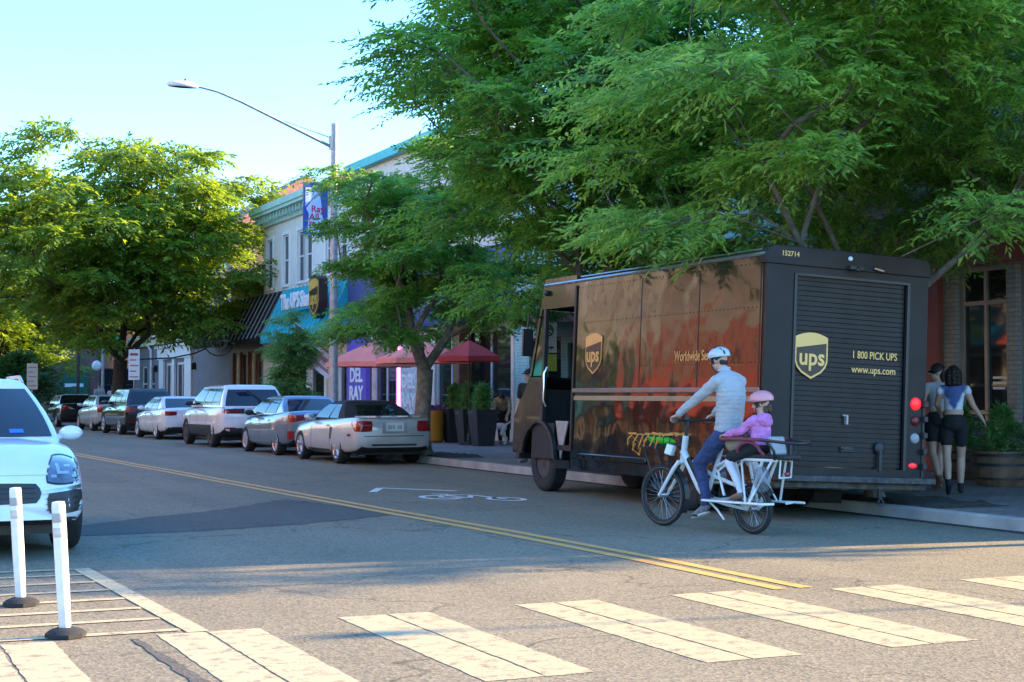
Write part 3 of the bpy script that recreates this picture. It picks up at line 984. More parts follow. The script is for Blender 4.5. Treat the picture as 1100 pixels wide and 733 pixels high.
bar(r, 'timber_post', (11.3, -0.5, 0.0), (11.75, -0.05, 3.5), m_brownwood, 0.03)
b = MB(); b.tube([(5.32, -0.06, 0.5), (5.32, -0.06, 2.95)], 0.05); b.build('neon_tube', m_neon, r)
b = MB()
arch = [(5.55, 0.2), (7.1, 0.2), (7.1, 2.4)] + [(6.325 + .775 * math.cos(R(a)), 2.4 + .775 * math.sin(R(a))) for a in range(15, 180, 15)] + [(5.55, 2.4)]
b.prism(arch, 0.0, 0.05, 0, at(0, -0.03, 0) @ FRONT)
ar = b.build('arched_panel', mat('pale_mural_panel', (0.42, 0.50, 0.52), 0.5, var=0.4, scale=4), r, smooth=False)
text('DEL', 0.66, at(6.33, -0.09, 1.75) @ FRONT, m_white_letter, ar, depth=0.02, squeeze=1.15, bold=0.015)
text('RAY', 0.66, at(6.33, -0.09, 1.12) @ FRONT, m_white_letter, ar, depth=0.02, squeeze=1.15, bold=0.015)
bar(r, 'cornice', (-0.05, -0.3, 9.5), (W + .05, 0.2, 9.8), mat('teal_coping', (0.05, 0.42, 0.40), 0.5))
b = MB(); b.b2((9.0, -0.9, 3.46), (14.0, -0.13, 3.56)); b.add([(9.0, -.9, 3.5), (14, -.9, 3.5), (14, -.13, 4.7), (9, -.13, 4.7), (9, -.13, 3.5), (14, -.13, 3.5)], [(0, 1, 2, 3), (0, 3, 4), (1, 5, 2), (0, 4, 5, 1)])
b.build('awning', mat('navy_awning', (0.02, 0.035, 0.13), 0.7), r, smooth=False)

# parcel shop: cream clapboard with a teal awning
r = building('cream clapboard two storey shop with teal ribbed awning and white sign', XF, 66.7)
W = 12.3
ops = [(7.0, .35, 9.0, 2.9), (9.3, .05, 10.4, 2.9), (10.7, .35, 12.1, 2.9), (3.6, .35, 6.6, 2.9)] + [(x, 5.95, x + 0.95, 8.1) for x in (0.55, 3.1, 5.3, 6.45, 9.2, 10.9)]
wall(r, W, 9.2, ops, m_cream, 14)
for o in ops[:4]: win(r, o, m_whitetrim, M['glass_shop'], 1, 1, 0.1, 0.14)
for o in ops[4:]:
    f = win(r, o, m_whitetrim, M['glass_shop'], 1, 2, 0.07, 0.10, sill=True)
    b = MB()
    for a in (o[0] - 0.14, o[2] + 0.0): b.b2((a, -0.035, o[1]), (a + .14, 0.0, o[3] + .14))
    b.b2((o[0], -0.035, o[3]), (o[2], 0.0, o[3] + .14))
    b.build('casing', m_whitetrim, f, smooth=False)
b = MB()
b.b2((-0.3, -0.55, 9.1), (W + .1, 0.2, 9.24)); b.b2((-0.34, -0.62, 9.24), (W + .1, 0.2, 9.50)); b.b2((-0.2, -0.14, 8.7), (W + .05, 0.0, 9.1))
for k in range(26): b.b2((0.1 + k * .48, -0.42, 8.84), (0.22 + k * .48, -0.14, 9.1))
b.build('cornice', m_mintrim, r, smooth=False)
aw = awning(r, 3.45, W - 0.1, 5.75, 3.62, 1.05, m_teal, 0.52, sm=mat('teal_awning_seam', (0.04, 0.52, 0.58), 0.4))
# raised sign on the awning
sg = MB(); sg.b2((6.4, -0.98, 4.62), (10.9, -0.93, 5.42))
sgo = sg.build('sign', m_teal, aw, smooth=False)
text('The UPS Store', 0.86, at(8.62, -0.995, 5.0) @ FRONT, m_white_letter, aw, 'sign_lettering', 0.09, bold=0.025, squeeze=0.85)
def shield_poly(w, h):
    """outline of the delivery shield, centred, in XY"""
    pts = []
    for k in range(9):
        t = k / 8
        x = lerp(-w / 2, w / 2, t)
        pts.append((x, h * 0.40 + (1 - (2 * t - 1) ** 2) * h * 0.10))
    pts += [(w / 2, -h * 0.12), (w * 0.44, -h * 0.25), (w * 0.30, -h * 0.37), (0, -h * 0.5), (-w * 0.30, -h * 0.37), (-w * 0.44, -h * 0.25), (-w / 2, -h * 0.12)]
    return pts[::-1]
def shield(T, w, parent, brown, gold, ls=0.60, outline=None):
    h = w * 1.18
    b = MB(); b.prism(shield_poly(w, h), 0, 0.012, 0, T); o = b.build('shield_emblem', gold, parent, smooth=False)
    b = MB()
    q = [(x, y) for x, y in shield_poly(w * 0.90, h * 0.90)]
    low = [(x, min(y, h * (0.155 + 0.13 * (x / w + 0.5)))) for x, y in q]
    b.prism(low, 0.012, 0.017, 0, T); b.build('field', brown, o, smooth=False)
    text('ups', w * ls, T @ at(0, -h * 0.045, 0.021), gold, o, 'letters', 0.008, bold=w * 0.012, squeeze=0.96)
    return o
sb = MB(); sb.prism(shield_poly(1.28, 1.62), 0.0, 0.34, 0, at(11.5, -0.85, 4.98) @ FRONT)
sb.build('shield_box', m_blackbox, aw, smooth=False)
shield(at(11.5, -1.195, 4.98) @ FRONT, 1.18, aw, m_blackbox, m_gold)

# shop with the black ribbed awning
r = building('brown timber shopfront under a long black ribbed awning', XF, 72.6)
W = 5.85
ops = [(0.35, .4, 1.5, 3.3), (1.75, .4, 2.9, 3.3), (3.2, .1, 4.3, 3.3), (4.55, .4, 5.6, 3.3)]
wall(r, W, 6.6, ops, m_brownwood, 14)
for k, o in enumerate(ops): win(r, o, m_brownwood, m_lit_pane if k % 2 == 0 else M['glass_shop'], 1, 1, 0.1, 0.16)
awning(r, -3.3, 9.2, 5.75, 3.72, 1.05, m_blackaw, 0.70, sm=m_seam)

# grey cafe with white door surround
r = building('low grey painted shop with white door surround and cream cornice', XF, 97.0)
W = 24.35
ops = [(9.2, 0.1, 11.4, 3.1), (12.1, 0.1, 14.6, 3.1), (2.2, 0.9, 3.8, 3.0), (4.8, .9, 6.2, 3.0)]
wall(r, W, 4.6, ops, m_greywall, 14)
for o in ops[:2]: win(r, o, m_whitetrim, M['glass_shop'], 2, 1, 0.14, 0.12, name='door', zs=[0.9])
for o in ops[2:]: win(r, o, m_whitetrim, M['glass_shop'], 1, 2, 0.09, 0.12)
b = MB()
for x in (7.9, 11.45, 14.65): b.b2((x, -0.12, 0), (x + (1.2 if x < 8 else .6 if x < 12 else 1.6), 0.0, 3.3))
b.b2((7.7, -0.18, 3.3), (16.4, 0.0, 3.95)); b.b2((7.6, -0.32, 3.95), (16.5, 0.0, 4.08))
ds = b.build('door_surround', m_whitetrim, r, smooth=False)
b = MB(); b.b2((-0.1, -0.25, 4.2), (W, 0.0, 4.6)); b.b2((-0.2, -0.45, 4.6), (W, 0.2, 4.82))
b.build('cornice', m_creamtrim, r, smooth=False)
b = MB(); b.tube([(5.6, -0.1, 0.1), (5.6, -0.1, 3.9), (5.0, -0.2, 4.25)], 0.08); b.build('downpipe', m_whitetrim, r)
for x in (6.9, 16.9):
    b = MB(); b.box((x, -0.12, 2.8), (0.22, 0.22, 0.34)); b.tube([(x, -0.0, 2.95), (x, -0.12, 3.0)], 0.03); b.build('wall_lamp', M['black_paint'], r, bevel=0.03)

# houses behind the shops
r = building('pale blue clapboard house rising behind the low grey shop', 23.0, 90.0, 'house', 'clapboard_house')
ops = [(x, z, x + 1.0, z + 1.9) for x in (1.5, 4.5, 7.5, 10.5) for z in (5.4,)]
wall(r, 13, 8.4, ops, m_bluesiding, 10)
for o in ops: win(r, o, m_whitetrim, M['glass_shop'], 1, 2, 0.08, 0.1, sill=True)
b = MB(); b.add([(-.4, -.4, 8.4), (13.4, -.4, 8.4), (13.4, 10.4, 8.4), (-.4, 10.4, 8.4), (-.4, 5, 11.0), (13.4, 5, 11.0)], [(0, 1, 5, 4), (2, 3, 4, 5), (0, 4, 3), (1, 2, 5), (0, 3, 2, 1)])
b.build('roof', M['dark_metal'], r, smooth=False)
r = building('tall brick house with brown tiled roof showing through the far tree crown', 24.0, 112.0, 'house', 'brick_house')
ops = [(x, z, x + 1.2, z + 2) for x in (2, 5.5, 9, 12.5) for z in (2, 6, 9.4)]
wall(r, 16, 12, ops, m_redbrick, 12)
for o in ops: win(r, o, m_whitetrim, M['glass_shop'], 1, 2, 0.08, 0.1, sill=True)
b = MB(); b.add([(-.4, -.4, 12), (16.4, -.4, 12), (16.4, 12.4, 12), (-.4, 12.4, 12), (4.5, 6, 16.2), (11.5, 6, 16.2)], [(0, 1, 5, 4), (2, 3, 4, 5), (0, 4, 3), (1, 2, 5), (0, 3, 2, 1)])
b.build('roof', m_redroof, r, smooth=False)

# brick building closing the view beyond the cross street (faces us)
r = building('brown brick building with green door sign at the far end', 11.6, 114.0, rot=0, name='brick_building')
ops = [(x, .8, x + 1.1, 3.2) for x in (0.6, 2.4, 7.0, 8.6, 10.2)] + [(4.4, 0.05, 6.0, 3.0)] + [(x, 4.6, x + 1.1, 6.6) for x in (0.8, 3.0, 5.2, 7.4, 9.6)]
wall(r, 12, 8.5, ops, m_darkbrick, 12)
for k, o in enumerate(ops): win(r, o, m_darkframe, M['glass_shop'], 1, 2, 0.09, 0.14, name='door' if k == 5 else 'window')
bar(r, 'cornice', (-.1, -.3, 8.5), (12.1, .2, 8.9), m_whitetrim)
bar(r, 'sign_board', (4.2, -.12, 1.0), (6.2, -.03, 2.9), m_greenpaint)
b = MB(); b.b2((4.55, -.135, 1.85), (5.85, -.12, 2.1)); b.build('sign_band', m_white_letter, r, smooth=False)

# across the street: sunlit fronts facing the sunset
m_redpaint = brick_mat('red_painted_brick', (0.36, 0.10, 0.065), (0.42, 0.12, 0.075), (0.32, 0.09, 0.06))
m_peach = mat('peach_stucco', (0.24, 0.185, 0.15), .8, var=.5, scale=.5)
m_redfront = mat('red_shopfront_paint', (0.42, 0.085, 0.05), .6)
m_coralaw = mat('red_awning_canvas', (0.62, 0.10, 0.05), .7)
def opposite(label, y0, W, h, m, trim, aw, base=None):
    r = empty('shop_building', (-4.6, y0, 0.13), R(90)); tag(r, label, 'building')
    n = max(2, int(W / 4)); s = W / n
    ops = [(k * s + .45, .5, (k + 1) * s - .45, 2.9) for k in range(n)] + [(k * s + s / 2 - .6, 4.7, k * s + s / 2 + .6, 6.7) for k in range(n)] + ([(k * s + s / 2 - .6, 7.7, k * s + s / 2 + .6, 9.4) for k in range(n)] if base is None else [])
    wall(r, W, h, ops, m, 12)
    for o in ops: win(r, o, trim, M['glass_shop'], 1, 2, 0.08, 0.14, sill=o[1] > 3)
    bar(r, 'cornice', (-.05, -.3, h - .5), (W + .05, 0.0, h), trim)
    if base is not None:
        b = MB()
        for k in range(n + 1): b.b2((max(0, k * s - .45), -.06, 0), (min(W, k * s + .45), -.003, 2.9))
        b.b2((0, -.07, 2.902), (W, -.003, 4.3))
        for k in range(n): b.b2((k * s + .452, -.05, 0), ((k + 1) * s - .452, -.003, .5))
        b.build('painted_shopfront', base, r, smooth=False)
    if aw is not None:
        b = MB(); b.add([(0.3, 0, 4.0), (W - .3, 0, 4.0), (W - .3, -1.2, 3.2), (0.3, -1.2, 3.2), (0.3, 0, 3.2), (W - .3, 0, 3.2)], [(0, 3, 2, 1), (0, 4, 3), (1, 2, 5), (3, 4, 5, 2)])
        b.build('awning', aw, r, smooth=False)
opposite('cream stucco shop row across the street beside the white suv', 15.0, 13.8, 11.0, m_creamwall, m_darkframe, m_redstone)
opposite('sunlit red painted shop row with red awning across the street from the truck', 29.0, 15.8, 11.8, m_redpaint, m_creamtrim, m_coralaw, m_redfront)
bar([o for o in bpy.data.objects if o.get('label', '').startswith('sunlit red painted shop row')][0], 'upper_panel', (0, -.12, 7.05), (15.8, -.004, 11.25), m_peach)
opposite('sunlit tan shop row across the street from the parked cars', 45.0, 17.8, 11.5, mat('tan_stucco', (0.30, 0.25, 0.21), 0.8, var=.35, scale=.4), m_whitetrim, m_teal)
opposite('orange brick row far across the street', 63.0, 22.8, 10.0, brick_mat('orange_brick', (0.40, 0.16, 0.08), (0.46, 0.2, 0.1), (0.35, 0.3, 0.26)), m_whitetrim, None)
# ------------------------------------------------------------------ delivery truck
def wavy(name, col, rough, metal, wscale, wstr, coat=0.25):
    m = mat(name, col, rough, metal, var=0.07, scale=1.2, coat=coat, detail=3)
    nt, b = nodes_of(m); b.inputs['Specular IOR Level'].default_value = 0.42
    tc = nt.nodes.new('ShaderNodeTexCoord')
    n = nt.nodes.new('ShaderNodeTexNoise'); n.inputs['Scale'].default_value = wscale; n.inputs['Detail'].default_value = 1.5
    nt.links.new(tc.outputs['Object'], n.inputs['Vector'])
    g1 = nt.nodes.new('ShaderNodeTexNoise'); g1.inputs['Scale'].default_value = 1.1; g1.inputs['Detail'].default_value = 3; nt.links.new(tc.outputs['Object'], g1.inputs['Vector'])
    r1 = nt.nodes.new('ShaderNodeMapRange'); r1.inputs['From Min'].default_value = .35; r1.inputs['From Max'].default_value = .75; r1.inputs['To Min'].default_value = rough * .85; r1.inputs['To Max'].default_value = rough * 1.7
    nt.links.new(g1.outputs['Fac'], r1.inputs['Value']); nt.links.new(r1.outputs[0], b.inputs['Roughness'])
    bp = nt.nodes.new('ShaderNodeBump'); bp.inputs['Strength'].default_value = wstr; bp.inputs['Distance'].default_value = 0.05
    nt.links.new(n.outputs['Fac'], bp.inputs['Height'])
    nt.links.new(bp.outputs[0], b.inputs['Normal']); nt.links.new(bp.outputs[0], b.inputs['Coat Normal'])
    return m
m_tside = wavy('glossy_brown_panel', (0.015, 0.0125, 0.0115), 0.10, 0.25, 2.0, 0.42, 0.18)
m_trear = mat('rear_brown_paint', (0.020, 0.017, 0.016), 0.5, 0.0, var=0.25, scale=2.5, spec=0.3)
m_tdark = mat('truck_underside', (0.012, 0.011, 0.011), 0.8)
m_tint = mat('cab_interior', (0.014, 0.014, 0.015), 0.7)
m_goldvinyl = mat('gold_vinyl', (0.62, 0.40, 0.14), 0.35, 0.35, var=0.05)
m_stripe = mat('tan_stripe', (0.34, 0.23, 0.13), 0.5, 0.1, var=0.1)
m_rail = mat('polished_rail', (0.22, 0.215, 0.21), 0.3, 0.7, var=0.1)

m_cab = wavy('cab_brown_paint', (0.030, 0.026, 0.024), 0.22, 0.4, 1.2, 0.08)
truck = empty('delivery_truck', (11.25, 15.26, 0.0))
tag(truck, 'dark brown parcel delivery truck with gold shield emblems parked by the kerb', 'truck')
LEAN = at(0, 0, 0.4) @ Matrix.Rotation(R(2.6), 4, 'Y') @ at(0, 0, -0.4)
def TB(): return MB(LEAN)
HW = 1.20
def baked_bool(o, cutter):
    md = o.modifiers.new('cut', 'BOOLEAN'); md.operation = 'DIFFERENCE'; md.object = cutter; md.solver = 'EXACT'
    dg = bpy.context.evaluated_depsgraph_get()
    me = bpy.data.meshes.new_from_object(o.evaluated_get(dg))
    o.modifiers.remove(md)
    old = o.data; me.name = old.name; o.data = me; bpy.data.meshes.remove(old)
    bpy.data.objects.remove(cutter)
prof = [(-HW, 0.34), (HW, 0.34), (HW, 3.08)] + [(HW - .12 + .12 * math.cos(R(a)), 3.08 + .12 * math.sin(R(a))) for a in (22, 45, 68, 90)]
prof += [(-HW + .12 - .12 * math.cos(R(a)), 3.08 + .12 * math.sin(R(a))) for a in (90, 68, 45, 22)] + [(-HW, 3.08)]
b = TB(); b.prism(prof, -4.95, -0.03, 0, FRONT)
cargo = b.build('cargo_body', m_tside, truck, smooth=True, ang=25)
c = TB()
c.b2((-2, 1.05, -1), (-0.62, 2.62, 1.02)); c.b2((0.62, 1.05, -1), (2, 2.62, 1.02)); c.b2((-0.95, -1, -1), (0.95, 4.80, 0.62)); c.b2((-2, -1, -1), (2, 1.05, 0.50))
cut = c.build('tmp_cutter', m_tdark, None, smooth=False)
baked_bool(cargo, cut)
cargo.data.polygons.foreach_set('use_smooth', [True] * len(cargo.data.polygons)); cargo.data.set_sharp_from_angle(angle=R(25))
# rear wall: frame skin proud of the cargo box, with roll-up door
b = TB()
b.b2((-HW + .01, -0.03, 0.56), (-0.80, 0.03, 3.0)); b.b2((0.90, -0.03, 0.50), (HW - .01, 0.03, 3.0)); b.b2((-0.80, -0.03, 2.90), (0.90, 0.03, 3.0))
b.b2((-0.80, -0.03, 0.50), (0.90, 0.03, 0.60)); b.b2((-HW + .01, -0.03, 0.44), (-0.80, 0.03, 0.557))
b.build('rear_frame', m_trear, truck, smooth=False)
b = TB()
cap = [(-HW - .015, 2.99), (HW + .015, 2.99), (HW + .015, 3.1)] + [(HW - .12 + .135 * math.cos(R(a)), 3.085 + .135 * math.sin(R(a))) for a in (22, 45, 68, 90)]
cap += [(-HW + .12 - .135 * math.cos(R(a)), 3.085 + .135 * math.sin(R(a))) for a in (90, 68, 45, 22)] + [(-HW - .015, 3.1)]
b.prism(cap, -0.10, 0.05, 0, FRONT)
b.build('roof_cap', m_trear, truck, bevel=0.012)
b = TB()
for k in range(38):
    z = 0.615 + k * 0.0597
    b.b2((-0.755, 0.004, z), (0.855, 0.026, z + 0.0575))
door = b.build('roll_up_door', mat('ribbed_door_paint', (0.017, 0.0145, 0.014), 0.45, var=0.3, scale=3, spec=0.3), truck, smooth=False, bevel=0.004)
b = TB()
b.b2((-0.80, -0.045, 0.60), (-0.765, 0.0, 2.90)); b.b2((0.865, -0.045, 0.60), (0.905, 0.0, 2.90)); b.b2((-0.765, -0.045, 2.875), (0.865, 0.0, 2.905))
b.build('door_track', M['black_paint'], door, smooth=False)
b = TB(); b.b2((0.0, -0.05, 1.13), (0.025, 0.0, 1.24)); b.b2((-0.035, -0.03, 1.228), (0.03, 0.0, 1.245)); b.build('door_latch', M['galv'], door, smooth=False)
b = TB(); b.b2((-0.05, -0.02, 0.80), (0.13, 0.003, 0.86)); b.b2((-0.03, -0.045, 0.825), (0.11, -0.02, 0.84)); b.build('pull_handle', M['dark_metal'], door, smooth=False)
DT = LEAN
shield(DT @ at(-0.52, -0.012, 1.93) @ FRONT, 0.47, door, m_blackbox, m_goldvinyl)
text('1 800 PICK UPS', 0.128, DT @ at(0.085, 0.0, 1.975) @ FRONT, m_goldvinyl, door, 'phone_lettering', 0.006, 'LEFT', 0.001, 0.80)
text('www.ups.com', 0.128, DT @ at(0.085, 0.0, 1.80) @ FRONT, m_goldvinyl, door, 'web_lettering', 0.006, 'LEFT', 0.001, 0.90)
text('152714', 0.085, DT @ at(-0.88, -0.054, 3.12) @ FRONT, m_goldvinyl, truck, 'fleet_number', 0.004, 'CENTER', 0.001)
# roof lamps and camera
b = TB(); b.sph((-0.02, -0.06, 3.13), 0.03); b.build('marker_lamp', M['white_plastic'], truck)
b = TB(); b.b2((-0.05, -0.11, 3.0), (0.14, -0.05, 3.04)); b.sph((0.06, -0.11, 3.0), 0.035); b.build('rear_camera', M['black_paint'], truck)
b = TB(); b.tube([(0.32, -0.075, 3.045), (0.46, -0.075, 3.02)], 0.022); b.build('grab_handle', M['chrome'], truck)
m_dimlens = mat('unlit_red_lens', (0.12, 0.006, 0.008), 0.35)
def disc(c, r, m, name, d=0.03):
    b = TB(); b.lathe([(0, d), (r * .7, d * .95), (r * .92, d * .6), (r, 0.0)], 20, 0, at(*c) @ FRONT); return b.build(name, m, truck)
disc((1.04, -0.03, 1.42), 0.080, M['tail_lit'], 'tail_light'); disc((1.04, -0.03, 1.21), 0.066, m_dimlens, 'tail_light'); disc((1.04, -0.03, 0.995), 0.066, M['grey_plastic'], 'reversing_light')
b = TB(); b.sph((1.02, -0.035, 0.66), (0.065, 0.012, 0.032)); b.build('reflector', M['tail_lit'], truck)
b = TB()
b.b2((-1.12, -0.32, 0.44), (1.15, -0.03, 0.515)); b.b2((-1.10, -0.20, 0.36), (1.10, -0.05, 0.44))
b.build('rear_step', mat('scuffed_step_steel', (0.075, 0.07, 0.068), 0.6, 0.5, var=0.5, scale=12), truck, smooth=False, bevel=0.01)
b = TB(); b.tube([(0.40, -0.2, 0.36), (0.40, -0.2, 0.26)], 0.03); b.tube([(0.40, -0.23, 0.27), (0.44, -0.23, 0.21), (0.40, -0.23, 0.17), (0.36, -0.23, 0.21), (0.40, -0.23, 0.27)], 0.012, 6); b.build('tow_hook', M['dark_metal'], truck)
b = TB()
for z in (0.62, 0.8, 1.0, 1.2, 1.38): b.b2((1.13, -0.10, z), (1.19, 0.02, z + 0.07))
b.b2((1.145, -0.05, 0.5), (1.175, 0.0, 1.5)); b.build('door_hinge', M['dark_metal'], truck, smooth=False, bevel=0.008)
b = TB(); b.sph((0.52, -0.03, 0.86), (0.075, 0.02, 0.075)); b.b2((0.50, -0.05, 0.58), (0.54, -0.03, 0.84)); b.build('lock_bar', M['dark_metal'], truck)
# side trim
m_edge_glint = mat('edge_glint_metal', (0.42, 0.41, 0.40), 0.25, 0.9)  # added metal strips stand in for sky reflected along the rounded roof edge
for s in (-1, 1):
    b = TB(); b.b2((s * (HW + .022), 0.02, 1.455), (s * (HW + .001), 4.93, 1.525)); b.build('rub_rail', m_rail, truck, smooth=True, bevel=0.02)
    b = TB(); b.b2((s * (HW + .004), 0.02, 1.35), (s * (HW - .002), 4.93, 1.415)); b.build('side_stripe', m_stripe, truck, smooth=False)
    b = TB(); b.b2((s * (HW + .03), 2.66, 0.50), (s * (HW - .002), 4.90, 0.59)); b.build('lower_rail', m_tside, truck, bevel=0.02)
    b = TB(); b.b2((s * (HW + .03), 0.02, 0.62), (s * (HW - .002), 1.0, 0.70)); b.build('lower_rail', m_tside, truck, bevel=0.02)
    b = TB(); b.tube([(s * (HW - .01), -0.02, 3.105), (s * (HW - .01), 6.02, 3.105)], 0.030, 8); b.tube([(s * (HW - .055), -0.02, 3.165), (s * (HW - .055), 6.02, 3.165)], 0.022, 8); b.build('roof_edge_glint', m_edge_glint, truck)
b = TB()
for s in (-1, 1):
    for z in (1.82, 2.48, 3.0):
        for k in range(54): b.sph((s * (HW + .001), 0.06 + k * .09, z), (0.006, 0.009, 0.009), 6, 4)
for z in [0.7 + .16 * k for k in range(14)]:
    pass
bm_r = bmesh.new(); bm_r.from_mesh(cargo.data); rv = [bm_r.verts.new(p) for p in b.v]
for f in b.f: bm_r.faces.new([rv[i] for i in f]).smooth = True
bm_r.to_mesh(cargo.data); bm_r.free()
for y in (0.06, 1.45, 2.95):
    b = TB(); b.b2((-HW - .003, y, 1.53), (-HW + .01, y + .02, 3.0)); b.build('panel_joint', m_trear, truck, smooth=False)
for s in (-1, 1):
    b = TB(); b.b2((s * (HW + .02), 4.90, 0.60), (s * (HW - .01), 4.955, 3.04)); b.build('door_edge', m_trear, truck, smooth=False)
shield(DT @ at(-HW - 0.004, 4.30, 2.02) @ SIDE, 0.50, truck, m_blackbox, m_goldvinyl)
text('Worldwide Services', 0.19, DT @ at(-HW - 0.006, 1.46, 1.92) @ SIDE, m_goldvinyl, truck, 'side_lettering', 0.006, 'CENTER', 0.001, 0.72)

# cab: open sliding doors both sides
def side_plate(poly, s, m, name, t=0.05, x=HW):
    b = TB(); n = len(poly)
    vs = [(s * x, y, z) for y, z in poly] + [(s * (x - t), y, z) for y, z in poly]
    fs = [tuple(range(n)), tuple(range(2 * n - 1, n - 1, -1))] + [(i, (i + 1) % n, n + (i + 1) % n, n + i) for i in range(n)]
    b.add(vs, fs); return b.build(name, m, truck, smooth=False)
ay, az, ar_ = 6.10, 0.44, 0.56
for s in (-1, 1):
    side_plate([(4.955, 2.74), (6.16, 2.74), (6.06, 3.12), (4.955, 3.12)], s, m_cab, 'door_header')
    arch = [(ay + ar_ * math.cos(R(a)), az + ar_ * math.sin(R(a))) for a in range(10, 91, 10)]
    side_plate([(5.97, 1.70), (5.97, 1.02), (6.10, 1.0)] + arch[::-1] + [(6.70, 0.52), (7.0, 0.55), (6.99, 1.05), (6.80, 1.30), (6.46, 1.70)], s, m_cab, 'fender')
    ring_o = [(ay + (ar_ + .05) * math.cos(R(a)), az + (ar_ + .05) * math.sin(R(a))) for a in range(98, 186, 8)]
    ring_i = [(ay + ar_ * math.cos(R(a)), az + ar_ * math.sin(R(a))) for a in range(178, 89, -8)]
    side_plate(ring_o + ring_i, s, M['dark_metal'], 'wheel_arch', 0.06, HW + .006)
    side_plate([(5.95, 1.0), (6.03, 1.0), (6.03, 2.74), (5.95, 2.74)], s, M['dark_metal'], 'door_pillar', 0.06, HW + .004)
    side_plate([(6.40, 1.72), (6.47, 1.70), (6.17, 2.74), (6.10, 2.74)], s, m_cab, 'windscreen_pillar')
    side_plate([(6.03, 1.72), (6.40, 1.72), (6.11, 2.70), (6.03, 2.70)], s, M['glass_dark'], 'quarter_window', 0.01, HW - .015)
    side_plate([(4.955, 0.34), (5.50, 0.34), (5.50, 0.46), (4.955, 0.46)], s, m_tside, 'door_sill', 0.10, HW + .01)
    side_plate([(5.20, 1.04), (5.62, 1.04), (5.42, 0.47)], s, M['galv'], 'step_panel', 0.02, HW - .07)
    b = TB(); b.tube([(s * (HW - .02), 5.88, 1.25), (s * (HW + .03), 5.88, 1.35), (s * (HW + .03), 5.88, 1.75), (s * (HW - .02), 5.88, 1.85)], 0.018); b.build('grab_rail', M['chrome'], truck)
    b = TB(); b.tube([(s * HW, 6.12, 2.62), (s * (HW + .20), 6.15, 2.66), (s * (HW + .22), 6.16, 2.2)], 0.018, 6); b.box((s * (HW + .2), 6.16, 2.22), (0.17, 0.05, 0.42)); b.build('mirror', M['black_paint'], truck, bevel=0.02)
    b = TB(); b.sph((s * (HW + .03), 5.9, 2.98), 0.045); b.build('side_lamp', M['black_paint'], truck)
b = TB()
b.add([(-HW, 4.95, 3.198), (HW, 4.95, 3.198), (HW, 6.02, 3.198), (-HW, 6.02, 3.198), (-HW, 4.95, 3.12), (HW, 4.95, 3.12), (HW, 6.06, 3.12), (-HW, 6.06, 3.12)],
      [(0, 3, 2, 1), (4, 5, 6, 7), (0, 1, 5, 4), (1, 2, 6, 5), (2, 3, 7, 6), (3, 0, 4, 7)])
b.add([(-HW, 6.06, 3.12), (HW, 6.06, 3.12), (HW, 6.16, 2.74), (-HW, 6.16, 2.74), (-HW, 6.01, 3.1), (HW, 6.01, 3.1), (HW, 6.11, 2.74), (-HW, 6.11, 2.74)],
      [(0, 1, 2, 3), (4, 7, 6, 5), (0, 4, 5, 1), (2, 6, 7, 3)])
b.build('cab_roof', m_cab, truck, smooth=False)
b = TB()
hood = [(6.44, 1.72), (6.80, 1.30), (6.98, 1.08), (7.0, 0.55)]
vs = []; fs = []
for (y, z) in hood: vs += [(-HW, y, z), (HW, y, z)]
for (y, z) in hood: vs += [(-HW, y - .05, z - .03), (HW, y - .05, z - .03)]
for i in range(3): fs += [(2 * i, 2 * i + 1, 2 * i + 3, 2 * i + 2), (8 + 2 * i, 8 + 2 * i + 2, 8 + 2 * i + 3, 8 + 2 * i + 1)]
fs += [(0, 8, 9, 1), (6, 7, 15, 14)]
b.add(vs, fs); b.build('hood', m_cab, truck, smooth=False)
b = TB(); b.add([(-HW + .06, 6.15, 2.73), (HW - .06, 6.15, 2.73), (HW - .06, 6.44, 1.72), (-HW + .06, 6.44, 1.72), (-HW + .06, 6.14, 2.73), (HW - .06, 6.14, 2.73), (HW - .06, 6.43, 1.72), (-HW + .06, 6.43, 1.72)], [(0, 1, 2, 3), (4, 7, 6, 5)])
b.build('windscreen', M['glass_clear'], truck, smooth=False)
b = TB()
b.b2((-HW + .06, 4.96, 0.60), (HW - .06, 6.40, 0.68)); b.b2((-HW + .06, 4.96, 0.66), (-.25, 5.0, 3.1)); b.b2((.4, 4.96, 0.66), (HW - .06, 5.0, 3.1)); b.b2((-.25, 4.96, 2.6), (.4, 5.0, 3.1))
b.b2((-HW + .07, 6.05, 1.0), (HW - .07, 6.42, 1.52)); b.b2((-HW + .05, 5.62, .46), (-HW + .07, 6.4, 1.0))
b.build('cab_interior', m_tint, truck, smooth=False)
b = TB(); b.box((-0.45, 5.35, 1.05), (0.5, 0.48, 0.12)); b.box((-0.45, 5.13, 1.45), (0.48, 0.12, 0.8)); b.tube([(-0.45, 5.35, .68), (-0.45, 5.35, 1.0)], 0.09); b.build('driver_seat', M['black_paint'], truck, bevel=0.03)
b = TB(); b.lathe([(0.20, -.015), (0.225, 0), (0.20, .015), (0.185, 0)], 20, 0, at(-0.45, 5.85, 1.42) @ Matrix.Rotation(R(35), 4, 'X'), True); b.tube([(-0.45, 5.87, 1.40), (-0.45, 6.1, 1.2)], 0.03); b.b2((-.63, 5.84, 1.405), (-.27, 5.87, 1.43)); b.build('steering_wheel', M['black_paint'], truck)
b = TB(); b.b2((-1.1, 6.96, 0.42), (1.1, 7.12, 0.62)); b.build('front_bumper', M['dark_metal'], truck, bevel=0.02)
for s in (-1, 1):
    b = TB(); b.lathe([(0, .03), (.09, .02), (.11, 0)], 16, 0, at(s * .8, 6.995, 0.9) @ Matrix.Rotation(R(-90), 4, 'X')); b.build('headlight', M['white_plastic'], truck)
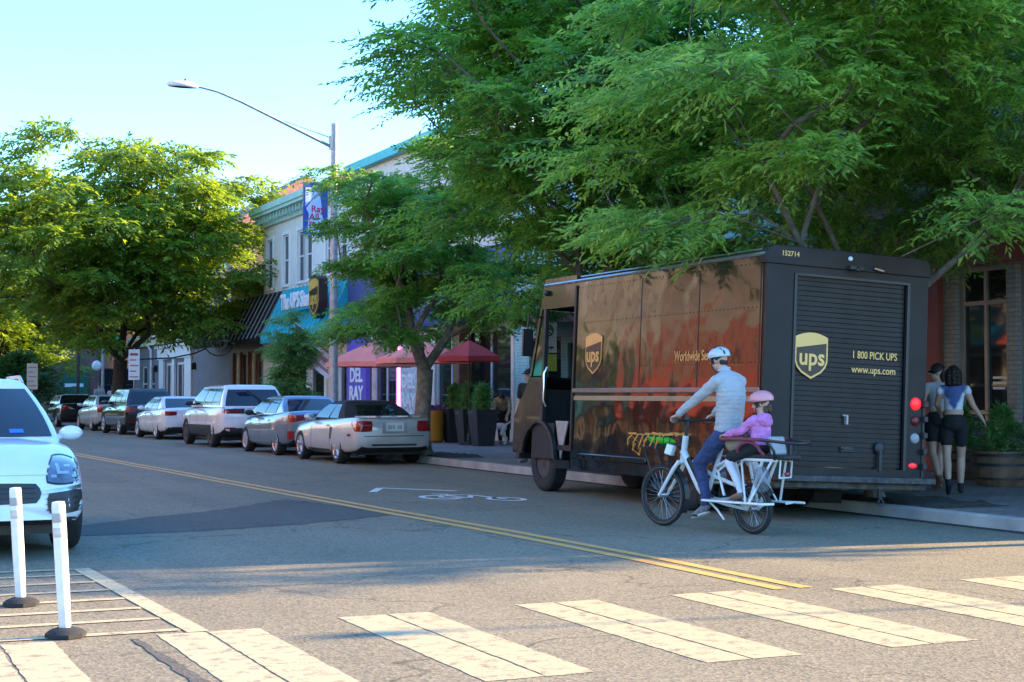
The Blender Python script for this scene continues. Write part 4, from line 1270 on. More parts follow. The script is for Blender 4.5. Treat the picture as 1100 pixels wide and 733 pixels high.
b = MB(); b.b2((-0.45, 0.2, 0.42), (0.45, 6.9, 0.62)); b.tube([(-0.95, 1.85, .44), (0.95, 1.85, .44)], 0.09); b.sph((0, 1.85, .42), .18); b.tube([(-0.9, 6.1, .44), (0.9, 6.1, .44)], 0.06)
b.b2((-0.9, 3.2, 0.40), (-0.5, 4.4, 0.62)); b.b2((0.5, 3.2, 0.36), (0.9, 4.4, 0.62))
b.build('chassis', m_tdark, truck, smooth=False)
def truck_wheel(x, y, s, dual):
    T = at(x, y, 0.435) @ Matrix.Rotation(R(90) * s, 4, 'Y')
    b = MB()
    prof = [(0.24, -.11), (0.36, -.125), (0.415, -.11), (0.435, -.085), (0.435, .085), (0.415, .11), (0.36, .125), (0.24, .11)]
    b.lathe(prof, 32, 0, T, True)
    if dual: b.lathe(prof, 32, 0, at(x - s * .28, y, .435) @ Matrix.Rotation(R(90) * s, 4, 'Y'), True)
    w = b.build('wheel', M['rubber'], truck)
    b = MB(); b.lathe([(0.245, .09), (0.22, .10), (0.19, .02), (0.12, .03), (0.10, .085), (0.06, .10), (0, .10)], 24, 0, T)
    for k in range(8): b.sph(tuple(T @ Vector((.155 * math.cos(k * .785), .155 * math.sin(k * .785), .03))), .018, 6, 4)
    b.build('rim', mat('dull_wheel_steel', (0.085, 0.085, 0.09), 0.55, 0.5) if 'dull_wheel_steel' not in bpy.data.materials else bpy.data.materials['dull_wheel_steel'], w)
for s in (-1, 1):
    truck_wheel(s * 0.98 if s < 0 else 0.58, 6.10, s, False) if s < 0 else truck_wheel(0.56, 6.10, 1, False)
truck_wheel(-0.96, 1.85, -1, True); truck_wheel(0.56, 1.85, 1, True)
for x0, x1 in ((-1.1, -.62), (.3, .72)):
    b = TB(); b.b2((x0, 0.98, 0.13), (x1, 1.01, 0.6)); b.build('mud_flap', M['rubber'], truck, smooth=False)

# ------------------------------------------------------------------ cars
def car_paint(name, col, metal=0.3, rough=0.3):
    return mat(name, col, rough, metal, var=0.04, coat=1.0)
def car(name, label, cat, group, loc, rz, sp):
    root = empty(name, loc, rz); tag(root, label, cat, group)
    L, W = sp['L'], sp['W']; hw = W / 2; paint = sp['paint']; r = sp['r']; clad = sp.get('clad')
    Y, WW, ZS, ZD, ZB = (np.array(a, float) for a in zip(*sp['prof']))
    yy = np.unique(np.concatenate([np.linspace(0, L, 46), [0.03, 0.08, 0.16, L - .03, L - .08, L - .16]]))
    def ip(a):
        f = np.interp(yy, Y, a)
        for _ in range(2): f = np.concatenate([[f[0]], (f[:-2] + 2 * f[1:-1] + f[2:]) / 4, [f[-1]]])
        return f
    w_, zs_, zd_, zb_ = ip(WW) * hw, ip(ZS), ip(ZD), ip(ZB)
    rings = []
    for i, y in enumerate(yy):
        w, zs, zd, zb = w_[i], zs_[i], zd_[i], zb_[i]
        h = zs - zb
        half = [(0, zb), (0.78 * w, zb), (0.93 * w, zb + .03), (0.985 * w, zb + .10), (1.0 * w, zb + .42 * h), (0.992 * w, zb + .62 * h), (0.985 * w, zb + .72 * h),
                (0.955 * w, zs - .045), (0.90 * w, zs - .005), (0.80 * w, zs + .25 * (zd - zs)), (0.45 * w, zs + .85 * (zd - zs)), (0, zd)]
        e = min(y, L - y)
        k = 1.0 if e > 0.2 else 1 - 0.10 * (1 - e / 0.2) ** 2.2
        zm = (zs + zb) / 2
        half = [(x * (1 - (1 - k) * .35), zm + (z - zm) * k) for x, z in half]
        tilt = sp.get('tilt_r', 0) * max(0, 1 - y / .5) if y < L / 2 else sp.get('tilt_f', 0) * max(0, 1 - (L - y) / .8)
        full = [(x, z) for x, z in half] + [(-x, z) for x, z in half[-2:0:-1]]
        rings.append([(x, y - L / 2 + (tilt * (z - zm) if y < L / 2 else -tilt * (z - zm)), z) for x, z in full])
    n = len(rings[0])
    b = MB()
    vs = [p for rg in rings for p in rg]; fs = []
    for i in range(len(rings) - 1):
        for j in range(n):
            fs.append((i * n + j, i * n + (j + 1) % n, (i + 1) * n + (j + 1) % n, (i + 1) * n + j))
    m0 = len(fs)
    for e in (0, len(rings) - 1):
        c = len(vs); ctr = Vector((0, 0, 0))
        for p in rings[e]: ctr += Vector(p)
        ctr /= n; ctr.y += -0.015 if e == 0 else 0.015
        vs.append(tuple(ctr))
        for j in range(n): fs.append((e * n + j, e * n + (j + 1) % n, c))
    b.add(vs, fs)
    body = b.build('body', [paint, M['black_paint']], root, ang=50)
    c = MB()
    for y in (sp['yr'], sp['yf']):
        for s in (-1, 1): c.tube([(s * (hw + .2), y - L / 2, r), (s * (hw - .30), y - L / 2, r)], r + sp.get('gap', .06), 28)
    cut = c.build('tmp_cutter', M['black_paint'], None, smooth=False)
    baked_bool(body, cut)
    me = body.data
    if len(me.materials) < 2: me.materials.append(M['black_paint'])
    for p in me.polygons:
        p.use_smooth = True
        cc = p.center
        p.material_index = 0
        for y in (sp['yr'], sp['yf']):
            d = math.hypot(cc.y - (y - L / 2), cc.z - r)
            if d < r + sp.get('gap', .06) + .02 and abs(cc.x) < hw - .015 and abs(p.normal.x) < 0.99: 
                if d < r + sp.get('gap', .06) - .005 or abs(p.normal.x) < .5: p.material_index = 1
        if clad and cc.z < clad: p.material_index = 1
        if p.normal.z < -0.6 and cc.z < 0.45: p.material_index = 1
    me.set_sharp_from_angle(angle=R(50))
    bvh = BVHTree.FromPolygons([v.co[:] for v in me.vertices], [p.vertices[:] for p in me.polygons])
    # greenhouse
    g = sp['cab']; y0 = -L / 2
    def wid(v): return lerp(g['wb'], g['wr'], v ** 1.15) + 0.025 * math.sin(math.pi * v)
    def yr_(v): return y0 + lerp(g['yb0'], g['yr0'], v ** 0.9) - 0.03 * math.sin(math.pi * v)
    def yf_(v): return y0 + lerp(g['yb1'], g['yr1'], v) + 0.035 * math.sin(math.pi * v)
    def zz(v): return lerp(g['zb'], g['zr'], v)
    def fpt(a, v): return Vector((a * wid(v), yf_(v) + g['bulge'] * (1 - a * a), zz(v)))
    def rpt(a, v): return Vector((a * wid(v), yr_(v) - g.get('rb', .06) * (1 - a * a), zz(v)))
    def spt(s, t, v): return Vector((s * wid(v), lerp(yr_(v), yf_(v), t), zz(v)))
    b = MB(); vs = []; fs = []
    lv = [0, .25, .5, .75, 1.0]
    def loop(v):
        o = [fpt(-1 + 2 * k / 6, v) for k in range(7)]
        o += [spt(1, t, v) for t in (.8, .6, .4, .2)]
        o += [rpt(1 - 2 * k / 6, v) for k in range(7)]
        o += [spt(-1, t, v) for t in (.2, .4, .6, .8)]
        return o
    loops = [loop(v) for v in lv]
    ctr = Vector((0, (yr_(1) + yf_(1)) / 2, g['zr']))
    for k, cr in ((.88, .55), (.6, .85)):
        loops.append([Vector((ctr.x + (p.x - ctr.x) * k, ctr.y + (p.y - ctr.y) * (k + .06), g['zr'] + g['crown'] * cr)) for p in loops[4]])
    n2 = len(loops[0])
    for lp in loops: vs += [tuple(p) for p in lp]
    for i in range(len(loops) - 1):
        for j in range(n2): fs.append((i * n2 + j, i * n2 + (j + 1) % n2, (i + 1) * n2 + (j + 1) % n2, (i + 1) * n2 + j))
    vs.append((ctr.x, ctr.y, g['zr'] + g['crown'])); k = len(vs) - 1
    for j in range(n2): fs.append(((len(loops) - 1) * n2 + j, (len(loops) - 1) * n2 + (j + 1) % n2, k))
    b.add(vs, fs)
    b.build(sp.get('cabin_name', 'cabin'), sp.get('roof_mat', paint), root, ang=32, bevel=0.03, seg=3)
    gm = sp.get('glass', M['glass_dark'])
    def patch(nm, fn, m, off=0.012, nu=10, nv=5, par=root):
        b = MB(); pts = [[fn(i / nu, j / nv) for i in range(nu + 1)] for j in range(nv + 1)]
        P = lambda i, j: pts[min(max(j, 0), nv)][min(max(i, 0), nu)]
        vs = []; cen = Vector((0, ctr.y, g['zb'] - .2))
        for j in range(nv + 1):
            for i in range(nu + 1):
                nn = (P(i + 1, j) - P(i - 1, j)).cross(P(i, j + 1) - P(i, j - 1)).normalized()
                if nn.dot(P(i, j) - cen) < 0: nn = -nn
                vs.append(P(i, j) + nn * off)
        k = len(vs)
        vs += [v - (vs[q] - pts[q // (nu + 1)][q % (nu + 1)]) * 1.4 for q, v in enumerate(list(vs))]
        fs = [(j * (nu + 1) + i, j * (nu + 1) + i + 1, (j + 1) * (nu + 1) + i + 1, (j + 1) * (nu + 1) + i) for j in range(nv) for i in range(nu)]
        fs += [tuple(q + k for q in f[::-1]) for f in fs]
        edge = [i for i in range(nu + 1)] + [(j) * (nu + 1) + nu for j in range(1, nv + 1)] + [nv * (nu + 1) + i for i in range(nu - 1, -1, -1)] + [j * (nu + 1) for j in range(nv - 1, 0, -1)]
        for q in range(len(edge)):
            a, c_ = edge[q], edge[(q + 1) % len(edge)]; fs.append((a, c_, c_ + k, a + k))
        b.add([tuple(v) for v in vs], fs)
        return b.build(nm, m, par, ang=40)
    v0, v1 = g.get('v0', .07), g.get('v1', .92)
    a_w = g.get('aw', .90)
    patch('windscreen', lambda u, v: fpt((u * 2 - 1) * a_w, lerp(g.get('fv0', v0), v1, v)), gm, 0.010)
    rw = g.get('rw', (.88, .14, .88))
    patch('rear_window', lambda u, v: rpt((u * 2 - 1) * rw[0], lerp(rw[1], rw[2], v)), gm, 0.010)
    for s in (-1, 1):
        for q, (t0, t1, u0, u1) in enumerate(g['side']):     # bottom t0..t1, top u0..u1
            patch('side_window', lambda u, v: spt(s, lerp(lerp(t0, t1, u), lerp(u0, u1, u), v), lerp(v0 + .03, v1 - .02, v)), gm, 0.008, 6, 4)
    # conforming patches cast on the body
    def cast(q, d):
        h = bvh.ray_cast(Vector(q), Vector(d))
        return h[0] if h[0] is not None else None
    def proj(nm, quad, side, m, off=0.012, nu=8, nv=4, par=root, name_only=False):
        """quad: 4 (x or y, z) corners bl, br, tr, tl; side: rear/front/left/right"""
        rk = ROUND.get(nm, 0.0)
        def rnd_(u, v):
            if not rk: return u, v
            p, q = 2 * u - 1, 2 * v - 1
            return (lerp(p, p * math.sqrt(1 - q * q / 2), rk) + 1) / 2, (lerp(q, q * math.sqrt(1 - p * p / 2), rk) + 1) / 2
        d = {'rear': (0, 1, 0), 'front': (0, -1, 0), 'left': (1, 0, 0), 'right': (-1, 0, 0)}[side]
        pts = []; 
        for j in range(nv + 1):
            for i in range(nu + 1):
                u, v = rnd_(i / nu, j / nv)
                a = lerp(lerp(quad[0][0], quad[1][0], u), lerp(quad[3][0], quad[2][0], u), v)
                z = lerp(lerp(quad[0][1], quad[1][1], u), lerp(quad[3][1], quad[2][1], u), v)
                o_ = (a, -6, z) if side == 'rear' else (a, 6, z) if side == 'front' else (-3, a, z) if side == 'left' else (3, a, z)
                h = cast(o_, d)
                pts.append(h)
        good = [p for p in pts if p is not None]
        if not good: return None
        for q, p in enumerate(pts):
            if p is None:
                i, j = q % (nu + 1), q // (nu + 1)
                u, v = rnd_(i / nu, j / nv)
                a = lerp(lerp(quad[0][0], quad[1][0], u), lerp(quad[3][0], quad[2][0], u), v); z = lerp(lerp(quad[0][1], quad[1][1], u), lerp(quad[3][1], quad[2][1], u), v)
                near = min(good, key=lambda g_: (g_.z - z) ** 2 + ((g_.x if side in ('rear', 'front') else g_.y) - a) ** 2)
                pts[q] = Vector((a, near.y, z)) if side in ('rear', 'front') else Vector((near.x, a, z))
        D = Vector(d)
        vs = [p - D * off for p in pts] + [p + D * .01 for p in pts]; k = len(pts)
        b = MB()
        fs = [(j * (nu + 1) + i, j * (nu + 1) + i + 1, (j + 1) * (nu + 1) + i + 1, (j + 1) * (nu + 1) + i) for j in range(nv) for i in range(nu)]
        fs += [tuple(q + k for q in f[::-1]) for f in fs]
        edge = [i for i in range(nu + 1)] + [(j) * (nu + 1) + nu for j in range(1, nv + 1)] + [nv * (nu + 1) + i for i in range(nu - 1, -1, -1)] + [j * (nu + 1) for j in range(nv - 1, 0, -1)]
        for q in range(len(edge)):
            a, c_ = edge[q], edge[(q + 1) % len(edge)]; fs.append((a, c_, c_ + k, a + k))
        b.add([tuple(v) for v in vs], fs)
        return b.build(nm, m, par, ang=40)
    for it in sp.get('bits', ()):
        nm, quad, side, m = it[:4]; off = it[4] if len(it) > 4 else .012; mirror = it[5] if len(it) > 5 else False
        if side in ('left', 'right') : quad = [(y - L / 2, z) for y, z in quad]
        proj(nm, quad, side, m, off)
        if mirror:
            if side in ('rear', 'front'): proj(nm, [(-x, z) for x, z in quad], side, m, off)
            else: proj(nm, quad, 'right' if side == 'left' else 'left', m, off)
    if sp.get('marks'):
        x0, x1, z0, z1 = sp['marks']
        for k in range(6):
            if k == 3: continue
            a = lerp(x0, x1, k / 6); proj('plate_mark', [(a + .008, z0), (a + .042, z0), (a + .042, z1), (a + .008, z1)], 'rear', M['grey_plastic'], .024, 1, 1)
    for s, sd in ((-1, 'left'), (1, 'right')):
        for (ya, z0, z1) in sp.get('seams', ()):
            proj('door_seam', [(ya - .008 - L / 2, z0), (ya + .008 - L / 2, z0), (ya + .008 - L / 2, z1), (ya - .008 - L / 2, z1)], sd, M['black_paint'], .002, 1, 6)
        for (ya, z) in sp.get('handles', ()):
            proj('door_handle', [(ya - L / 2, z), (ya + .2 - L / 2, z), (ya + .2 - L / 2, z + .035), (ya - L / 2, z + .035)], sd, sp.get('handle_mat', paint), .03, 4, 1)
        my, mz = sp['mirror']
        b = MB(); b.sph((s * (g['wb'] + .14), my - L / 2, mz), (.12, .075, .075), 12, 8); b.tube([(s * (g['wb'] - .05), my - L / 2, mz - .05), (s * (g['wb'] + .08), my - L / 2, mz - .03)], .03)
        mo = b.build('mirror', sp.get('mirror_mat', paint), root)
    if sp.get('rails'):
        for s in (-1, 1):
            b = MB(); b.tube([(s * g['wr'] * .98, yr_(1) + .1, g['zr'] + .01), (s * g['wr'] * .97, yr_(1) + .25, g['zr'] + .07), (s * g['wr'] * .97, yf_(1) - .35, g['zr'] + .075), (s * g['wr'] * .98, yf_(1) - .15, g['zr'] + .01)], .022, 8)
            b.build('roof_rail', M['alloy'], root)
    # wheels
    for y in (sp['yr'], sp['yf']):
        for s in (-1, 1):
            tw = sp.get('tw', .22)
            T = at(s * (hw - tw / 2 - .015), y - L / 2, r) @ Matrix.Rotation(R(90) * s, 4, 'Y')
            b = MB(); q = sp.get('rim', .67) * r
            b.lathe([(q, -tw / 2), (r * .90, -tw / 2 - .005), (r * .975, -tw / 2 + .02), (r, -tw / 2 + .05), (r, tw / 2 - .05), (r * .975, tw / 2 - .02), (r * .90, tw / 2 + .005), (q, tw / 2)], 30, 0, T, True)
            w = b.build('wheel', M['rubber'], root)
            b = MB(); d0 = tw / 2
            b.lathe([(q * 1.02, d0 - .01), (q * .98, d0 + .004), (q * .90, d0 - .01), (q * .86, d0 - .07), (q * .3, d0 - .09), (0, d0 - .09)], 26, 0, T)
            ns = sp.get('spokes', 5)
            for k in range(ns):
                a = 2 * math.pi * k / ns
                for da in ((-.12, .12) if sp.get('twin') else (0,)):
                    p0 = T @ Vector((.05 * math.cos(a), .05 * math.sin(a), d0 - .02)); p1 = T @ Vector((q * .92 * math.cos(a + da), q * .92 * math.sin(a + da), d0 - .015))
                    b.tube([tuple(p0), tuple(p1)], [.035 * sp.get('sw', 1), .028 * sp.get('sw', 1)], 6)
            b.lathe([(.06, d0 - .05), (.055, d0 - .008), (0, d0)], 14, 0, T)
            b.build('rim', sp.get('rim_mat', M['alloy']), w)
    b = MB(); b.b2((-hw * .8, -L / 2 + .35, .20), (hw * .8, L / 2 - .35, .42)); b.build('underbody', M['black_paint'], root, smooth=False)
    return root, proj, patch, fpt

ROUND = dict(headlight=.6, headlight_rim=.6, air_intake=.35, fog_lamp=1.0, fog_lamp_recess=.5, grille=.3, tail_light=.25)
def quad(x0, z0, x1, z1): return [(x0, z0), (x1, z0), (x1, z1), (x0, z1)]
GP = 'cars parked along the right kerb'
p_silver = car_paint('silver_paint', (0.62, 0.62, 0.61), 0.35, 0.32)
p_blue = car_paint('blue_grey_paint', (0.19, 0.24, 0.31), 0.5, 0.3)
p_white = car_paint('white_paint', (0.76, 0.76, 0.75), 0.0, 0.3)
p_black = car_paint('black_car_paint', (0.014, 0.013, 0.013), 0.3, 0.2)
p_silver2 = car_paint('pale_silver_paint', (0.50, 0.49, 0.47), 0.5, 0.32)
m_fabric = mat('black_canvas', (0.022, 0.022, 0.024), 0.85, bump=0.3, bscale=120)
m_darktrim = mat('dark_trim', (0.03, 0.03, 0.032), 0.5)
CX = 11.0
def place(px_y_rear, L, X=CX): return (X, px_y_rear + L / 2, 0.0)

car('convertible_car', 'silver two door convertible with a black canvas top, nearest of the parked row', 'car', GP, place(30.5, 4.62, 11.02), R(1), dict(
    L=4.62, W=1.86, paint=p_silver, r=.335, yr=1.10, yf=3.66, tilt_r=-.06, rim=.66, twin=False, sw=1.1,
    prof=[(0, .86, .92, .95, .34), (.12, .93, .98, 1.0, .28), (.5, .975, .99, 1.02, .24), (1.0, 1.0, .97, 1.0, .2), (2.2, .985, .93, .96, .2), (3.0, .985, .90, .96, .2), (3.9, .97, .82, .88, .22), (4.4, .88, .70, .76, .26), (4.62, .74, .62, .64, .34)],
    cab=dict(yb0=.78, yr0=1.5, yr1=2.35, yb1=3.15, zb=.92, zr=1.30, wb=.80, wr=.58, crown=.06, bulge=.10, v0=.1, side=[(.20, .46, .12, .40), (.50, .90, .42, .98)], rw=(.62, .22, .85), aw=.88),
    roof_mat=m_fabric, cabin_name='canvas_top', mirror=(2.9, .98), marks=(-.16, .16, .755, .835), seams=[(1.55, .3, .93), (2.85, .3, .9)], handles=[(1.66, .80)],
    bits=[('tail_light', quad(-.86, .70, -.50, .93), 'rear', M['tail'], .018, True), ('plate_recess', quad(-.28, .66, .28, .93), 'rear', M['grey_plastic'], .008), ('number_plate', quad(-.2, .71, .2, .89), 'rear', M['plate'], .02),
          ('bumper_seam', quad(-.9, .60, .9, .615), 'rear', m_darktrim, .004), ('bumper_slot', quad(-.5, .40, .5, .44), 'rear', m_darktrim, .006), ('spoiler', quad(-.72, .995, .72, 1.03), 'rear', p_silver, .10), ('diffuser', quad(-.75, .27, .75, .34), 'rear', m_darktrim, .01),
          ('side_scoop', [(1.45, .52), (1.55, .52), (1.55, .78), (1.38, .78)], 'left', m_darktrim, .004, True), ('side_marker', quad(.28, .60, .44, .65), 'left', M['tail'], .006, True), ('rocker', quad(1.55, .24, 3.1, .30), 'left', m_darktrim, .004, True)]))
car('sedan_car', 'blue grey four door sedan parked between the silver convertible and the white suv', 'car', GP, place(35.6, 4.55, 11.02), R(1), dict(
    L=4.55, W=1.78, paint=p_blue, r=.325, yr=.98, yf=3.66, tilt_r=-.10, spokes=9, sw=.6,
    prof=[(0, .84, 1.02, 1.05, .36), (.12, .93, 1.06, 1.09, .28), (.5, .975, 1.06, 1.10, .24), (1.0, 1.0, 1.02, 1.05, .2), (2.2, .99, .96, .99, .2), (3.1, .99, .93, 1.0, .2), (3.9, .96, .86, .92, .22), (4.35, .86, .72, .78, .26), (4.55, .70, .62, .64, .34)],
    cab=dict(yb0=.42, yr0=1.18, yr1=2.55, yb1=3.5, zb=.98, zr=1.40, wb=.80, wr=.60, crown=.055, bulge=.12, side=[(.24, .52, .06, .47), (.55, .92, .50, .97)], rw=(.84, .15, .9)),
    mirror=(3.05, 1.02), marks=(-.16, .16, .67, .73), seams=[(1.45, .35, .98), (2.35, .28, .98), (3.25, .3, .95)], handles=[(1.55, .84), (2.45, .83)], handle_mat=M['chrome'], mirror_mat=M['black_paint'],
    bits=[('tail_light', [(-.84, .80), (-.42, .86), (-.42, .95), (-.86, 1.0)], 'rear', M['tail'], .015, True), ('trunk_lamp', quad(-.42, .87, .42, .93), 'rear', M['chrome'], .008), ('number_plate', quad(-.2, .62, .2, .78), 'rear', M['plate'], .015), ('reflector', quad(-.82, .40, -.70, .60), 'rear', M['tail'], .01, True), ('diffuser', quad(-.6, .28, .6, .42), 'rear', m_darktrim, .006)]))
car('suv_car', 'large white suv with black lower cladding parked ahead of the blue grey sedan', 'car', GP, place(41.7, 4.95, 10.98), R(1), dict(
    L=4.95, W=1.98, paint=p_white, r=.40, yr=1.06, yf=3.98, gap=.075, clad=.50, tilt_r=-.04, spokes=10, sw=.6, rim_mat=m_darktrim,
    prof=[(0, .90, 1.10, 1.13, .42), (.12, .95, 1.14, 1.16, .34), (.6, .985, 1.14, 1.17, .28), (1.2, 1.0, 1.13, 1.16, .26), (2.4, .99, 1.11, 1.14, .26), (3.4, .99, 1.09, 1.15, .26), (4.3, .97, 1.04, 1.10, .28), (4.75, .92, .95, 1.0, .32), (4.95, .86, .84, .86, .42)],
    cab=dict(yb0=.08, yr0=.42, yr1=2.8, yb1=3.7, zb=1.12, zr=1.70, wb=.90, wr=.70, crown=.06, bulge=.12, rb=.04, side=[(.07, .30, .07, .28), (.325, .58, .30, .60), (.61, .93, .63, .97)], rw=(.90, .06, .84)),
    mirror=(3.3, 1.22), marks=(-.16, .16, .83, .89), seams=[(1.55, .5, 1.12), (2.6, .4, 1.12), (3.55, .4, 1.1)], handles=[(1.75, .98), (2.8, .96)], mirror_mat=M['black_paint'],
    bits=[('tail_light', quad(-.92, .98, -.42, 1.05), 'rear', M['tail'], .016, True), ('tail_light_housing', quad(-.94, .95, -.30, 1.085), 'rear', m_darktrim, .010, True), ('number_plate', quad(-.22, .78, .22, .93), 'rear', M['plate'], .015), ('reflector', quad(-.85, .53, -.55, .57), 'rear', M['tail'], .014, True), ('bumper_trim', quad(-.92, .36, .92, .55), 'rear', m_darktrim, .01), ('roof_spoiler', quad(-.6, 1.10, .6, 1.11), 'rear', m_darktrim, .008)]))
car('sedan_car', 'white four door sedan parked between the white suv and the black suv', 'car', GP, place(49.7, 4.70, 10.95), R(1.5), dict(
    L=4.70, W=1.84, paint=p_white, r=.34, yr=1.0, yf=3.8, tilt_r=-.10, spokes=10, sw=.7,
    prof=[(0, .85, .98, 1.0, .36), (.12, .93, 1.02, 1.05, .28), (.5, .975, 1.02, 1.06, .24), (1.0, 1.0, .99, 1.02, .2), (2.2, .99, .95, .98, .2), (3.2, .99, .92, .98, .2), (4.1, .96, .84, .90, .22), (4.5, .86, .72, .78, .26), (4.7, .72, .62, .64, .34)],
    cab=dict(yb0=.5, yr0=1.35, yr1=2.6, yb1=3.45, zb=.96, zr=1.37, wb=.80, wr=.60, crown=.05, bulge=.12, side=[(.24, .52, .06, .47), (.55, .92, .50, .97)], rw=(.84, .15, .9)),
    mirror=(3.05, 1.02), seams=[(1.45, .35, .95), (2.45, .28, .95)], handles=[(1.6, .82), (2.55, .82)],
    bits=[('tail_light', [(-.86, .78), (-.45, .80), (-.45, .92), (-.86, .94)], 'rear', M['tail'], .015, True), ('number_plate', quad(-.22, .62, .22, .76), 'rear', M['plate'], .015), ('diffuser', quad(-.8, .28, .8, .42), 'rear', m_darktrim, .006)]))
car('suv_car', 'black suv parked between the white sedan and the silver sedan, reflecting sunlit trees', 'car', GP, place(56.0, 4.75, 10.9), R(2), dict(
    L=4.75, W=1.90, paint=p_black, r=.38, yr=1.05, yf=3.85, gap=.07, clad=.42, tilt_r=-.05, spokes=6,
    prof=[(0, .90, 1.08, 1.10, .40), (.12, .95, 1.10, 1.13, .34), (.6, .985, 1.10, 1.13, .28), (1.2, 1.0, 1.09, 1.12, .26), (2.4, .99, 1.07, 1.10, .26), (3.4, .99, 1.05, 1.10, .26), (4.1, .97, .99, 1.04, .28), (4.55, .92, .90, .95, .32), (4.75, .84, .80, .82, .42)],
    cab=dict(yb0=.12, yr0=.55, yr1=2.7, yb1=3.6, zb=1.08, zr=1.64, wb=.86, wr=.66, crown=.06, bulge=.12, rb=.05, side=[(.07, .30, .07, .28), (.325, .58, .30, .60), (.61, .93, .63, .97)], rw=(.86, .1, .85)),
    mirror=(3.2, 1.18), seams=[(1.5, .4, 1.08), (2.5, .4, 1.08)], handles=[(1.7, .95), (2.7, .93)],
    bits=[('tail_light', quad(-.88, .84, -.58, 1.02), 'rear', M['tail'], .016, True), ('number_plate', quad(-.22, .72, .22, .88), 'rear', M['plate'], .015), ('reflector', quad(-.8, .46, -.5, .50), 'rear', M['tail'], .014, True)]))
car('sedan_car', 'silver sedan at the far end of the parked row under the wide tree', 'car', GP, place(62.3, 4.6, 10.85), R(2), dict(
    L=4.6, W=1.80, paint=p_silver2, r=.33, yr=1.0, yf=3.7, tilt_r=-.10, spokes=7,
    prof=[(0, .85, 1.02, 1.05, .36), (.12, .93, 1.06, 1.09, .28), (.5, .975, 1.06, 1.10, .24), (1.0, 1.0, 1.02, 1.05, .2), (2.2, .99, .97, 1.0, .2), (3.1, .99, .93, 1.0, .2), (4.0, .96, .85, .91, .22), (4.4, .86, .74, .80, .26), (4.6, .72, .64, .66, .34)],
    cab=dict(yb0=.5, yr0=1.15, yr1=2.6, yb1=3.45, zb=.99, zr=1.42, wb=.80, wr=.62, crown=.05, bulge=.12, side=[(.20, .52, .06, .47), (.55, .92, .50, .97)], rw=(.84, .12, .9)),
    mirror=(3.05, 1.04), seams=[(1.45, .35, .98), (2.35, .28, .98)], handles=[(1.55, .86), (2.45, .85)],
    bits=[('tail_light', [(-.86, .74), (-.55, .78), (-.50, 1.0), (-.84, 1.03)], 'rear', M['tail'], .015, True), ('number_plate', quad(-.22, .80, .22, .94), 'rear', M['plate'], .015)]))
car('sedan_car', 'dark sedan just visible beyond the silver sedan at the far kerb', 'car', GP, place(70.5, 4.6, 10.6), R(2), dict(
    L=4.6, W=1.80, paint=p_black, r=.33, yr=1.0, yf=3.7, tilt_r=-.10, spokes=7,
    prof=[(0, .85, 1.0, 1.03, .36), (.12, .93, 1.04, 1.07, .28), (.5, .975, 1.04, 1.08, .24), (1.0, 1.0, 1.0, 1.03, .2), (3.1, .99, .93, 1.0, .2), (4.0, .96, .85, .91, .22), (4.6, .72, .64, .66, .34)],
    cab=dict(yb0=.5, yr0=1.15, yr1=2.6, yb1=3.45, zb=.97, zr=1.42, wb=.80, wr=.62, crown=.05, bulge=.12, side=[(.20, .52, .06, .47), (.55, .92, .50, .97)]),
    mirror=(3.05, 1.04), bits=[('tail_light', [(-.86, .74), (-.55, .78), (-.50, .95), (-.84, .98)], 'rear', M['tail'], .015, True)]))

